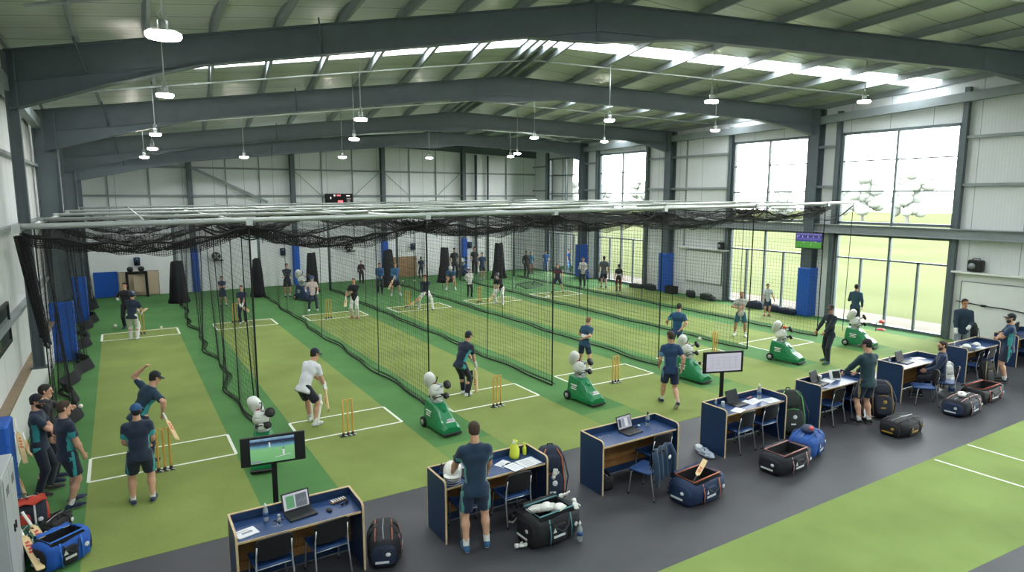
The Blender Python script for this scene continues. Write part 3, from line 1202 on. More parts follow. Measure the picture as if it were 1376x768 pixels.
def laptop(label, x, y, z, rz, pic=None, tilt=18):
    t = thing('laptop', label, 'laptop', (x, y, z), R(rz), group='laptops on the desks')
    q = MB()
    q.box((0, 0, .011), (.37, .25, .02), BLACK, bev=.005)
    q.build('base', BLACK, t)
    q = MB()
    for r in range(5):
        for c in range(12):
            q.box((-.15 + c * .0272, .085 - r * .026, .0225), (.022, .02, .004), KEYS)
    q.box((0, -.08, .0222), (.1, .06, .002), KEYS)
    q.build('keyboard', KEYS, t)
    rm = Euler((R(-tilt), 0, 0)).to_matrix()
    q = MB()
    q.box(Vector((0, .125, .02)) + rm @ Vector((0, 0, .125)), (.37, .012, .25), BLACK, rot=rm)
    lid = q.build('lid', BLACK, t)
    q = MB()
    c0 = Vector((0, .125, .02))
    q.box(c0 + rm @ Vector((0, -.0075, .13)), (.335, .003, .205), SCREEN_OFF if pic is None else LAPPIC, rot=rm)
    if pic == 'pitch':
        q.box(c0 + rm @ Vector((-.08, -.0095, .125)), (.11, .002, .16), emit('laptop_green', '5aa06a', .26), rot=rm)
        q.box(c0 + rm @ Vector((.07, -.0095, .12)), (.15, .002, .17), emit('laptop_slate', '5b6470', .26), rot=rm)
        for k in range(5):
            q.box(c0 + rm @ Vector((.03 + k * .022, -.011, .1 + .015 * (k % 3))), (.01, .002, .03), GREYFIG, rot=rm)
    elif pic == 'columns':
        for k, m in enumerate((DARKFIG, GREYFIG, WHITEFIG, GREYFIG)):
            q.box(c0 + rm @ Vector((-.12 + k * .08, -.0095, .125)), (.06, .002, .15), m, rot=rm)
    d = q.build('display', SCREEN_OFF, lid)
    return t


CLEAR = mat('clear_plastic', 'c8d4d8', 0.12)
_b = CLEAR.node_tree.nodes['Principled BSDF']
_b.inputs['Transmission Weight'].default_value = .55
WATERB = mat('bottle_label', '2a4f86', 0.5)


def bottle(label, x, y, z, s=1.0, cap=None, col=None):
    t = thing('water_bottle', label, 'bottle', (x, y, z), scale=s)
    q = MB()
    q.lathe([(.028, 0), (.033, .008), (.033, .05), (.030, .06), (.033, .07), (.033, .14), (.030, .165), (.014, .195), (.0135, .21)], (0, 0, 0), col or CLEAR, n=16)
    q.build('body', CLEAR, t)
    q = MB()
    q.lathe([(.0345, .075), (.0345, .125)], (0, 0, 0), WATERB, n=16)
    q.build('paper_label', WATERB, t)
    q = MB()
    q.lathe([(.016, .205), (.016, .225), (.013, .23), (.006, .235), (.006, .25)], (0, 0, 0), cap or WHITEP, n=12)
    q.build('cap', WHITEP, t)
    return t


def sheet(label, x, y, z, w, h, rz, marks=3, m=PAPER):
    q = MB()
    q.grid(lambda u, v: Vector(((u - .5) * w, (v - .5) * h, .003 + .006 * (u ** 4) * v)), 6, 6, m)
    q.grid(lambda u, v: Vector(((.5 - u) * w, (v - .5) * h, .0005)), 1, 1, m)
    for k in range(marks):
        q.box((-.1 * w, h * (.3 - .16 * k), .0046), (w * .5, h * .03, .001), MATS['print_grey'])
    o = q.build('paper_sheet', m)
    o.location = (x, y, z)
    o.rotation_euler = (0, 0, R(rz))
    return tag(o, label, 'paper')


mat('print_grey', '8b8f98', .8)


def booklet(label, x, y, z, w, h, rz, cover=PAPER):
    t = thing('booklet', label, 'book', (x, y, z), R(rz))
    q = MB()
    q.box((0, 0, .008), (w, h, .016), cover, bev=.003)
    q.build('cover', cover, t)
    q = MB()
    q.box((0.03 * w, -.05 * h, .0165), (w * .5, h * .22, .001), MATS['print_grey'])
    q.box((-.1 * w, .25 * h, .0165), (w * .6, h * .05, .001), MATS['print_grey'])
    q.build('printed_picture', MATS['print_grey'], t)
    return t


def small(name, label, cat, x, y, z, fn, rz=0, group=None):
    q = MB()
    fn(q)
    o = q.build(name, BLACK)
    o.location = (x, y, z)
    o.rotation_euler = (0, 0, R(rz))
    return tag(o, label, cat, group)


# ------------------------------------------------------------------ bowling machine
MACHW = mat('machine_white_shell', 'd9dad6', 0.4, var=.05, scale=5)
MACHG = mat('machine_grey_metal', 'a9adac', 0.4, .4)


def bowling_machine(label, x, y, rz, green=True, sc=1.0, ball=False):
    """long moulded base, nose towards -y; throwing head tilted on a grey yoke"""
    t = thing('bowling_machine', label, 'bowling machine', (x, y, 0), R(rz), group='green bowling machines behind the stumps' if green else None, scale=sc)
    body = GREENM if green else NAVYP
    q = MB()
    L, Wd = .98, .44
    # cross sections along -y: (y, half width at floor, half width at top, top height)
    st = [(.40, .20, .13, .56), (.36, .22, .16, .62), (.10, .225, .165, .60), (-.06, .225, .15, .55), (-.16, .225, .13, .47), (-.30, .225, .16, .33), (-.46, .22, .17, .26), (-.54, .20, .15, .20)]
    prof = []
    for yy, wb, wt, zt in st:
        prof.append([(-wb, yy, .07), (-wb, yy, .16), (-(wb * .5 + wt * .5) - .01, yy, .07 + (zt - .07) * .62), (-wt, yy, zt - .03), (-wt + .035, yy, zt),
                     (wt - .035, yy, zt), (wt, yy, zt - .03), ((wb * .5 + wt * .5) + .01, yy, .07 + (zt - .07) * .62), (wb, yy, .16), (wb, yy, .07)])
    n = 10
    vs = [p for r in prof for p in r]
    fs = [(i * n + j, i * n + (j + 1) % n, (i + 1) * n + (j + 1) % n, (i + 1) * n + j) for i in range(len(prof) - 1) for j in range(n)]
    fs += [tuple(range(n))[::-1], tuple((len(prof) - 1) * n + j for j in range(n))]
    q.add(vs, fs, body, smooth=False)
    o = q.build('moulded_base', body, t, fix=True)
    bv = o.modifiers.new('soft', 'BEVEL')
    bv.width = .02
    bv.segments = 2
    q = MB()       # raised spine between the two slopes of the nose
    q.prism([(-.03, 0, .54), (.03, 0, .54), (.05, -.02, .30), (-.05, -.02, .30)], (0, -.1, 0), (0, -.20, -.06), body)
    q.build('nose_ridge', body, o)
    q = MB()
    q.box((0, -.545, .06), (.44, .06, .05), BLACK, bev=.015)
    q.box((0, -.45, .045), (.42, .2, .03), BLACK, bev=.01)
    q.build('bumper', BLACK, t)
    q = MB()
    for k in range(2):
        q.box((.02 + k * .0, -.43 + k * .05, .2925 - .01 + k * .012), (.2 - k * .06, .03, .004), WHITEP, rot=(R(14), 0, 0))
    q.ell((.04, -.38, .305), (.10, .05, .006), MACHG, n=12, k=4, rot=(R(24), 0, 0))
    q.build('nose_plate', WHITEP, t)
    q = MB()
    for k, (w, zz) in enumerate(((.22, .42), (.17, .37), (.20, .325))):
        for s in (-1, 1):
            yc = .12
            xx = .2225 - (zz - .25) * .11 + .012
            q.box((s * xx, yc, zz), (.006, w, .022 if k else .03), WHITEP, rot=(0, R(-7) * s, 0))
    q.build('side_lettering', WHITEP, t)
    for s in (-1, 1):
        q = MB()
        c = Vector((s * .235, .34, .115))
        q.lathe([(.085, -.03), (.112, -.026), (.115, 0), (.112, .026), (.085, .03)], c, RUBBER, n=20, axis=(1, 0, 0))
        w = q.build('wheel', RUBBER, t)
        q = MB()
        q.lathe([(.02, -.036), (.06, -.034), (.065, 0), (.06, .034), (.02, .036)], c, MACHG, n=14, axis=(1, 0, 0))
        q.build('hub', MACHG, w)
    # yoke and head
    q = MB()
    q.lathe([(.13, .56), (.14, .60), (.10, .66), (.07, .68)], (0, .16, 0), MACHG, n=16)
    for s in (-1, 1):
        q.box((s * .13, .14, .76), (.03, .09, .26), MACHG, rot=(R(8), 0, 0), bev=.01)
    q.box((0, .16, .66), (.29, .12, .05), MACHG, bev=.012)
    q.box((.02, .04, .70), (.18, .14, .12), MACHW, bev=.02)
    q.build('yoke', MACHG, t)
    q = MB()
    rm = Euler((R(30), R(-22), 0)).to_matrix()
    q.ell((-.11, .25, 1.05), (.118, .118, .225), MACHW, n=18, k=12, rot=rm, power=.75)
    hd = q.build('head_shell', MACHW, t)
    q = MB()
    q.ell((-.02, .15, .83), (.15, .15, .13), MACHW, n=16, k=8, rot=Euler((R(-25), R(12), 0)).to_matrix(), power=.6)
    q.box((-.06, .06, .90), (.14, .12, .10), MACHW, rot=(R(-20), R(15), 0), bev=.02)
    q.box((.06, .10, .97), (.16, .05, .04), MACHG, rot=(0, R(20), R(15)), bev=.01)
    q.build('head_mechanism', MACHG, t)
    q = MB()
    q.box(Vector((-.11, .25, 1.03)) + rm @ Vector((.02, -.116, .0)), (.06, .008, .05), MATS['red_grip'], rot=rm)
    q.build('red_badge', MATS['red_grip'], hd)
    for c, rr_ in (((.15, -.06, .985), 1.0), ((.10, -.10, .755), .72)):
        q = MB()
        c = Vector(c)
        axd = Vector((.35, -.75, .45)).normalized()
        q.lathe([(.05 * rr_, -.035), (.088 * rr_, -.033), (.096 * rr_, 0), (.088 * rr_, .033), (.05 * rr_, .035)], c, RUBBER, n=18, axis=axd)
        w = q.build('throwing_wheel', RUBBER, t)
        q = MB()
        q.lathe([(.02 * rr_, -.042), (.045 * rr_, -.040), (.045 * rr_, .040), (.02 * rr_, .042)], c, BLACK, n=12, axis=axd)
        q.build('hub', BLACK, w)
    q = MB()
    q.tube([(.0, .1, .88), (.08, .02, .95), (.14, -.04, .98)], .026, MACHG, n=8)
    q.tube([(.0, .08, .78), (.06, -.02, .76), (.10, -.08, .755)], .026, BLACK, n=8)
    q.tube([(-.12, .05, .66), (-.11, -.05, .74), (.0, -.10, .76)], .012, BLACK, n=6)
    q.build('motor_arm', MACHG, t)
    q = MB()
    q.tube([(-.02, .18, .95), (.01, .14, 1.08), (.0, .10, 1.14), (-.03, .08, 1.145)], .011, BLACK, n=6)
    q.build('lever', BLACK, t)
    if ball:
        q = MB()
        q.ell((.05, .08, 1.04), (.06, .06, .05), mat('orange_cover', 'd2572a', .5), n=12, k=8)
        q.build('orange_knob', None, t)
    return t


# ------------------------------------------------------------------ stumps, bats, balls
BASEM = mat('stump_base', '3d3f42', 0.45, .3)


def stumps(label, x, y, h=.76, rz=0):
    t = thing('wicket', label, 'stumps', (x, y, 0), R(rz), group='sets of stumps')
    q = MB()
    q.box((0, 0, .012), (.34, .10, .024), BASEM, bev=.006)
    for xx in (-.1, 0, .1):
        q.lathe([(.032, .024), (.032, .05), (.026, .075), (.022, .08)], (xx, 0, 0), BASEM, n=10)
        q.tube([(xx, 0, .03), (xx + .07, -.07, .02)], .014, CHROME, n=6)
    q.build('base', BASEM, t)
    for xx in (-.1, 0, .1):
        q = MB()
        q.lathe([(.017, .05), (.019, .1), (.019, h - .03), (.014, h)], (xx, 0, 0), STUMPW, n=10)
        q.build('stump', STUMPW, t)
    for xx in (-.052, .052):
        q = MB()
        q.tube([(xx - .055, 0, h + .008), (xx - .03, 0, h + .008), (xx - .025, 0, h + .008), (xx + .025, 0, h + .008), (xx + .03, 0, h + .008), (xx + .055, 0, h + .008)], [.006, .008, .013, .013, .008, .006], STUMPW, n=8)
        q.build('bail', STUMPW, t)
    return t


BATRED = mat('bat_red_sticker', 'c23a3a', .45)
BATORG = mat('bat_orange_sticker', 'd0653a', .45)


def bat(label, top, toe, face, grip=WHITEP, sticker=BATRED, group=None, Lb=.86):
    """blade, handle and grip; top is the end of the handle, toe the end of the blade, face the way the blade looks"""
    top, toe, face = Vector(top), Vector(toe), Vector(face)
    z = (top - toe).normalized()
    y = (face - z * face.dot(z)).normalized()
    x = y.cross(z)
    s = (top - toe).length / .86
    t = thing('cricket_bat', label, 'bat', toe, group=group)
    t.rotation_euler = Matrix((x, y, z)).transposed().to_euler()
    t.scale = (s, s, s)
    q = MB()
    rows = []
    for zz, w, th in ((0, .044, .010), (.012, .052, .016), (.1, .054, .024), (.3, .054, .030), (.46, .053, .022), (.54, .050, .018), (.565, .03, .016), (.585, .016, .016)):
        rows.append([(-w, .012, zz), (w, .012, zz), (w, -.004, zz), (w * .55, -th * .8, zz), (0, -th - .006, zz), (-w * .55, -th * .8, zz), (-w, -.004, zz)])
    n = 7
    vs = [p for r in rows for p in r]
    fs = [(i * n + j, i * n + (j + 1) % n, (i + 1) * n + (j + 1) % n, (i + 1) * n + j) for i in range(len(rows) - 1) for j in range(n)]
    fs += [tuple(range(n))[::-1], tuple((len(rows) - 1) * n + j for j in range(n))]
    q.add(vs, fs, WILLOW)
    b = q.build('blade', WILLOW, t, fix=True)
    q = MB()
    for k in range(4):
        q.box((0, .0128, .30 + k * .055), (.07 - (k % 2) * .02, .0015, .034), sticker, rot=(0, R(18 if k % 2 else -12), 0))
    for k in range(3):
        q.box((0, -.036 + .0 * k, .2 + k * .06), (.05, .004, .03), sticker)
    q.build('sticker', sticker, b)
    q = MB()
    q.tube([(0, 0, .55), (0, 0, .60)], .016, WILLOW, n=10)
    q.tube([(0, 0, .595)] + [(0, 0, .60 + k * .02) for k in range(13)] + [(0, 0, .86)], [.016] + [.0185 if k % 2 else .0175 for k in range(13)] + [.021], grip, n=10)
    q.build('handle', grip, t)
    return t


BALLW = mat('white_ball', 'e6e3da', .45)
BALLR = mat('red_ball', '8c2420', .4)


def ball(label, x, y, z=.036, m=BALLW, r=.036, group='loose balls on the turf'):
    q = MB()
    q.ell((0, 0, 0), (r, r, r), m, n=14, k=9)
    q.tube([(r * math.cos(a) * 1.0, r * math.sin(a) * 1.0, 0) for a in [k * PI / 10 for k in range(20)]], r * .06, STUMPW, n=4, closed=True)
    o = q.build('cricket_ball', m)
    o.location = (x, y, z)
    return tag(o, label, 'ball', group)


# ------------------------------------------------------------------ bags
BAGM = {}


def bagm(h):
    if h not in BAGM:
        BAGM[h] = mat('bag_fabric_' + h, h, .7, var=.14, scale=7, bump=.7, bscale=11)
    return BAGM[h]


LINING = mat('bag_lining', '14161b', .9)
ZIP = mat('zip_silver', 'a8adb2', .4, .5)


def duffel(label, x, y, rz, L=.72, Wd=.36, H=.36, col='151c2c', pipe='b46a4c', patch='d8dadc', opened=False, pocket=None, wheels=False, handle=True, logo2=True):
    t = thing('kit_bag', label, 'bag', (x, y, 0), R(rz), group='kit bags')
    m = bagm(col)
    pm = bagm(pocket) if pocket else m
    pp = mat('piping_' + pipe, pipe, .6) if 'piping_' + pipe not in MATS else MATS['piping_' + pipe]
    rd = random.Random(len(label) * 7 + int(L * 100))
    hl, hw = L / 2, Wd / 2
    # body: rounded rectangle sections, slightly slumped
    secs = []
    ns = 9
    for i in range(ns):
        u = -1 + 2 * i / (ns - 1)
        e = (1 - abs(u) ** 5 * .22)
        hh = H * (1 - .05 * abs(u) + .03 * math.sin(3 * u + L * 9))
        ww = hw * (.92 + .08 * (1 - u * u)) * e
        sec = []
        for k in range(16):
            a = 2 * PI * k / 16
            ca, sa = math.cos(a), math.sin(a)
            px_ = math.copysign(abs(ca) ** .45, ca) * ww
            pz_ = hh / 2 + math.copysign(abs(sa) ** .5, sa) * hh / 2
            sec.append((u * hl, px_ + .012 * math.sin(5 * u + k), max(.004, pz_ * (1.0 if sa < 0 else .98))))
        secs.append(sec)
    n = 16
    q = MB()
    vs = [p for r in secs for p in r]
    top = range(2, 6) if opened else ()
    fs = [(i * n + j, i * n + (j + 1) % n, (i + 1) * n + (j + 1) % n, (i + 1) * n + j) for i in range(ns - 1) for j in range(n) if not (j in top and 1 <= i < ns - 2)]
    fs += [tuple(range(n))[::-1], tuple((ns - 1) * n + j for j in range(n))]
    q.add(vs, fs, m, smooth=True)
    body = q.build('bag_body', m, t)
    if opened:
        q = MB()
        q.box((0, 0, H * .42), (L * .72, Wd * .66, .01), LINING)
        for sy in (-1, 1):
            q.box((0, sy * Wd * .34, H * .68), (L * .74, .008, H * .5), LINING)
        for sx_ in (-1, 1):
            q.box((sx_ * L * .365, 0, H * .68), (.008, Wd * .68, H * .5), LINING)
        q.build('lining', LINING, t)
        q = MB()
        q.tube([(-hl * .74, -hw * .66, H * .985), (hl * .74, -hw * .66, H * .99), (hl * .76, hw * .66, H * .985), (-hl * .74, hw * .66, H * 1.0)], .012, pp, n=6, closed=True)
        q.build('piping', pp, t)
        q = MB()          # folded-back flap
        q.grid(lambda u, v: Vector(((u - .5) * L * .7, hw * .68 + .10 * v, H * (1.0 + .10 * math.sin(PI * v) - .12 * v) + .008 * math.sin(14 * u))), 12, 4, m)
        q.grid(lambda u, v: Vector(((.5 - u) * L * .7, hw * .68 + .10 * v, H * (.98 + .10 * math.sin(PI * v) - .12 * v))), 12, 4, m)
        q.build('flap', m, t)
    else:
        q = MB()
        for yy in (-hw * .5, hw * .5):
            q = MB()
            q.tube([(-hl * .9, yy, H * .93), (-hl * .5, yy, H * .985), (hl * .5, yy, H * .985), (hl * .9, yy, H * .93)], .009, pp, n=6)
            q.build('piping', pp, t)
        q = MB()
        q.tube([(-hl * .85, 0, H * .965), (0, 0.01, H * 1.0), (hl * .85, 0, H * .965)], .007, ZIP, n=6)
        q.build('zip', ZIP, t)
    for ux in (-.46, .46):
        q = MB()
        q.tube([(hl * ux, -hw * 1.02, H * .1), (hl * ux, -hw * 1.06, H * .5), (hl * ux, -hw * .9, H * .9)], .013, pp, n=6, flat=.5)
        q.build('trim_band', pp, t)
    # end pockets
    for s in (-1, 1):
        q = MB()
        q.ell((s * hl * .97, 0, H * .45), (.045, hw * .74, H * .36), pm, n=14, k=8, power=.6)
        q.build('end_pocket', pm, t)
    q = MB()
    q.ell((-hl * .1, -hw * .98, H * .42), (hl * .38, .03, H * .30), pm, n=14, k=8, power=.5)
    q.build('front_pocket', pm, t)
    if patch:
        pmx = mat('patch_' + patch, patch, .6) if 'patch_' + patch not in MATS else MATS['patch_' + patch]
        for k in range(5):
            q = MB()
            if k == 0:
                q.ell((hl * .68, -hw * 1.0, H * .5), (.035, .008, .035), pmx, n=12, k=6)
            elif k == 1:
                q.box((-hl * .1, -hw * .98 - .031, H * .36), (hl * .5, .005, .035), pmx)
            elif k == 2:
                q.prism([(-.03, 0, -.03), (.03, 0, -.03), (0, 0, .04)], (-hl * .30, -hw * .98 - .033, H * .56), (-hl * .30, -hw * .98 - .026, H * .56), pmx)
            elif k == 3:
                q.ell((-hl - .035, -hw * .25, H * .52), (.01, .035, .03), pmx, n=10, k=6)
            else:
                q.box((-hl - .038, hw * .1, H * .27), (.008, hw * .8, .03), pmx)
            q.build('logo_patch', pmx, t)
    if handle:
        for s in (-1, 1):
            q = MB()
            q.tube([(-hl * .35, s * hw * .85, H * .86), (-hl * .25, s * hw * .6, H * 1.06), (0, s * hw * .38, H * 1.13), (hl * .25, s * hw * .6, H * 1.06), (hl * .35, s * hw * .85, H * .86)] if not opened else
                   [(-hl * .35, s * hw * .98, H * .8), (-hl * .25, s * hw * 1.15, H * .62), (0, s * hw * 1.2, H * .5), (hl * .25, s * hw * 1.15, H * .62), (hl * .35, s * hw * .98, H * .8)], .012, BLACK, n=6, flat=.6)
            q.build('carry_handle', BLACK, t)
    if wheels:
        for s in (-1, 1):
            q = MB()
            q.lathe([(.03, -.018), (.05, -.016), (.05, .016), (.03, .018)], (hl * .92, s * hw * .8, .05), RUBBER, n=14, axis=(0, 1, 0))
            q.build('wheel', RUBBER, t)
    return t


def upright_bag(label, x, y, rz, H=.85, Wd=.36, D=.26, col='151c2c', trim='3f8f4a', lean=10, patch='d8dadc', straps=True):
    """tall backpack-style kit bag standing on end; its front faces -y and it leans back"""
    t = thing('kit_bag', label, 'bag', (x, y, 0), R(rz), group='kit bags')
    m = bagm(col)
    tm = mat('trim_' + trim, trim, .6) if 'trim_' + trim not in MATS else MATS['trim_' + trim]
    rm = Euler((R(-lean), 0, 0)).to_matrix()
    P_ = lambda a, b, c: rm @ Vector((a, b, c))
    q = MB()
    q.ell(P_(0, 0, H / 2) + Vector((0, 0, 0.02)), (Wd / 2, D / 2, H / 2), m, n=20, k=14, rot=rm, power=.5)
    q.build('bag_body', m, t)
    q = MB()
    q.ell(P_(0, -D * .5, H * .34), (Wd * .38, D * .2, H * .26), m, n=16, k=10, rot=rm, power=.55)
    q.build('front_pocket', m, t)
    q = MB()
    q.ell(P_(0, -D * .42, H * .76), (Wd * .34, D * .18, H * .14), m, n=16, k=10, rot=rm, power=.6)
    q.build('top_pocket', m, t)
    q = MB()
    for s in (-1, 1):
        q.tube([P_(s * Wd * .40, -D * .46, H * .08), P_(s * Wd * .43, -D * .5, H * .45), P_(s * Wd * .36, -D * .5, H * .85), P_(s * Wd * .2, -D * .35, H * .985)], .012, tm, n=6)
    q.tube([P_(-Wd * .2, -D * .66, H * .58), P_(0, -D * .70, H * .60), P_(Wd * .2, -D * .66, H * .58)], .009, tm, n=6)
    q.build('piping', tm, t)
    if straps:
        for s in (-1, 1):
            q = MB()
            q.tube([P_(s * Wd * .5, -D * .1, H * .85), P_(s * Wd * .62, -D * .35, H * .5), P_(s * Wd * .5, -D * .2, H * .12)], .014, BLACK, n=6, flat=.5)
            q.build('strap', BLACK, t)
        q = MB()
        q.tube([P_(-.05, 0, H * .985), P_(-.04, -.02, H * 1.05), P_(.04, -.02, H * 1.05), P_(.05, 0, H * .985)], .012, BLACK, n=6)
        q.build('grab_handle', BLACK, t)
    if patch:
        pmx = mat('patch_' + patch, patch, .6) if 'patch_' + patch not in MATS else MATS['patch_' + patch]
        q = MB()
        q.ell(P_(.02, -D * .70, H * .42), (.045, .012, .05), pmx, n=10, k=6)
        q.box(P_(-.02, -D * .71, H * .27), (.1, .008, .03), pmx, rot=rm)
        q.build('logo_patch', pmx, t)
    return t
# ================================================================== people
def _ax(v):
    v = np.asarray(v, float)
    return v / (np.linalg.norm(v) + 1e-9)


class Blob:
    """a smooth union of tapered capsules; mesh() gives one continuous surface"""

    def __init__(s, k=0.03):
        s.p, s.k = [], k

    def cap(s, a, b, ra, rb, flat=None, fac=1.0, cuts=(), k=None):
        s.p.append((np.asarray(a, float), np.asarray(b, float), ra, rb, None if flat is None else _ax(flat), fac, cuts, k))
        return s

    def bounds(s, pad=0.03):
        lo = np.min([np.minimum(p[0] - max(p[2], p[3]) * 1.05, p[1] - max(p[2], p[3]) * 1.05) for p in s.p], axis=0) - pad
        hi = np.max([np.maximum(p[0] + max(p[2], p[3]) * 1.05, p[1] + max(p[2], p[3]) * 1.05) for p in s.p], axis=0) + pad
        return lo, hi

    def field(s, X):
        d = None
        for a, b, ra, rb, fl, fac, cuts, k in s.p:
            Q = X - a
            ba = b - a
            if fl is not None:
                Q = Q + np.multiply.outer(Q @ fl, fl) * (fac - 1)
                ba = ba + fl * ((ba @ fl) * (fac - 1))
            L2 = ba @ ba + 1e-12
            h = np.clip((Q @ ba) / L2, 0, 1)
            e = Q - np.multiply.outer(h, ba)
            di = np.sqrt(np.einsum('...i,...i', e, e)) - (ra + (rb - ra) * h)
            if fl is not None:
                di = di / math.sqrt(fac)
            for (pt, n) in cuts:
                di = np.maximum(di, (X - np.asarray(pt)) @ _ax(n))
            if d is None:
                d = di
            else:
                kk = k or s.k
                hh = np.clip(.5 + .5 * (d - di) / kk, 0, 1)
                d = d * (1 - hh) + di * hh - kk * hh * (1 - hh)
        return d

    def mesh(s, vox, cuts=(), inner=None):
        lo, hi = s.bounds()
        n = np.maximum(4, np.ceil((hi - lo) / vox).astype(int) + 1)
        ax = [lo[i] + vox * np.arange(n[i]) for i in range(3)]
        X = np.stack(np.meshgrid(*ax, indexing='ij'), -1)
        f = s.field(X)
        for (pt, nn) in cuts:
            f = np.maximum(f, (X - np.asarray(pt)) @ _ax(nn))
        f = np.where(np.abs(f) < 1e-6, 1e-6, f)
        return surface_nets(f, lo, vox)


def surface_nets(f, lo, vox):
    ins = f < 0
    c = np.stack([ins[i:f.shape[0] - 1 + i, j:f.shape[1] - 1 + j, k:f.shape[2] - 1 + k] for i in (0, 1) for j in (0, 1) for k in (0, 1)], -1)
    cnt = c.sum(-1)
    act = (cnt > 0) & (cnt < 8)
    idx = -np.ones(act.shape, int)
    ijk = np.argwhere(act)
    if len(ijk) == 0:
        return np.zeros((0, 3)), []
    idx[act] = np.arange(len(ijk))
    pos = np.zeros((len(ijk), 3))
    num = np.zeros(len(ijk))
    cv = {}
    for i in (0, 1):
        for j in (0, 1):
            for k in (0, 1):
                cv[(i, j, k)] = f[ijk[:, 0] + i, ijk[:, 1] + j, ijk[:, 2] + k]
    for a in range(3):
        for u in (0, 1):
            for v in (0, 1):
                p0, p1 = [u, v], [u, v]
                p0.insert(a, 0); p1.insert(a, 1)
                f0, f1 = cv[tuple(p0)], cv[tuple(p1)]
                m = (f0 < 0) != (f1 < 0)
                t = np.where(m, f0 / np.where(m, f0 - f1, 1), 0)
                q = np.zeros((len(ijk), 3))
                for z in range(3):
                    q[:, z] = p0[z]
                q[:, a] = t
                pos += q * m[:, None]
                num += m
    pos = lo + vox * (ijk + pos / num[:, None])
    faces = []
    for a in range(3):
        b, cc = (a + 1) % 3, (a + 2) % 3
        sl0 = [slice(None)] * 3
        sl1 = [slice(None)] * 3
        sl0[a] = slice(0, f.shape[a] - 1); sl1[a] = slice(1, f.shape[a])
        s0, s1 = ins[tuple(sl0)], ins[tuple(sl1)]
        e = np.argwhere(s0 != s1)
        e = e[(e[:, b] > 0) & (e[:, cc] > 0) & (e[:, b] < f.shape[b] - 1) & (e[:, cc] < f.shape[cc] - 1)]
        if not len(e):
            continue
        sg = s0[tuple(e.T)]
        q = []
        for db, dc in ((-1, -1), (0, -1), (0, 0), (-1, 0)):
            g = e.copy()
            g[:, b] += db; g[:, cc] += dc
            q.append(idx[tuple(g.T)])
        q = np.stack(q, 1)
        q[~sg] = q[~sg][:, ::-1]
        faces.append(q)
    return pos, np.concatenate(faces)


def np_obj(name, verts, faces, mats, parent, midx=None, extra=None):
    """link arrays (and an extra MB) as one smooth mesh object"""
    q = MB()
    if len(verts):
        q.v = [tuple(v) for v in verts.tolist()]
        q.f = [tuple(x) for x in faces.tolist()]
        q.sm = [True] * len(q.f)
        q.m = list(midx) if midx is not None else [0] * len(q.f)
    q.mats = list(mats)
    if extra is not None:
        b = len(q.v)
        q.v += extra.v
        q.f += [tuple(b + i for i in f) for f in extra.f]
        q.sm += extra.sm
        for k in extra.m:
            q.m.append(q.mi(extra.mats[k]) if extra.mats else 0)
    o = q.build(name, None, parent)
    return o


SKIN = [mat('skin_light', 'c99a80', 0.55), mat('skin_tan', 'b07f62', 0.55), mat('skin_dark', '6f4a36', 0.55)]
EYEM = mat('eye_dark', '20160f', 0.3)
LIPM = mat('lips', '9a5a4c', 0.5)
HAIRM = {'brown': mat('hair_brown', '3b2a1e', 0.7, var=.2, scale=40, bump=.4, bscale=120), 'dark': mat('hair_dark', '1c1714', 0.7, bump=.4, bscale=120),
         'sandy': mat('hair_sandy', '7a5a3c', 0.7, bump=.4, bscale=120)}
CL = {}


def cloth(h):
    if h not in CL:
        CL[h] = mat('cloth_' + h, h, 0.85, var=.10, scale=5, bump=.5, bscale=16, sheen=.15)
    return CL[h]


NAVY, NAVY2, TEAL, WHT, TRK, BLUEJ = '172a42', '131d30', '2f8f92', 'dfe0e2', '17242b', '2a6a9c'
SOCK = cloth('d9dadb')
SOLE = mat('shoe_sole', 'd8d8d6', 0.6)
GLOVEM = mat('batting_glove', 'e0e0dc', 0.6)
PADM = mat('batting_pad', 'e3e2dd', 0.6, bump=.3, bscale=30)


def ik(a, t, l1, l2, pole):
    a, t = np.asarray(a, float), np.asarray(t, float)
    d = t - a
    L = np.linalg.norm(d)
    m = (l1 + l2) * .998
    if L > m:
        d = d / L * m
        L = m
        t = a + d
    L = max(L, abs(l1 - l2) + .02)
    u = _ax(d)
    x = (l1 * l1 - l2 * l2 + L * L) / (2 * L)
    h = math.sqrt(max(0, l1 * l1 - x * x))
    p = np.asarray(pole, float)
    p = p - u * (p @ u)
    if np.linalg.norm(p) < 1e-4:
        p = np.array([0, 1, 0]) - u * u[1]
    return a + u * x + _ax(p) * h, t


def rotz(a):
    c, s = math.cos(a), math.sin(a)
    return np.array([[c, -s, 0], [s, c, 0], [0, 0, 1.0]])


def axis_rot(ax, a):
    ax = _ax(ax)
    K = np.array([[0, -ax[2], ax[1]], [ax[2], 0, -ax[0]], [-ax[1], ax[0], 0]])
    return np.eye(3) + math.sin(a) * K + (1 - math.cos(a)) * K @ K


PEOPLE = []


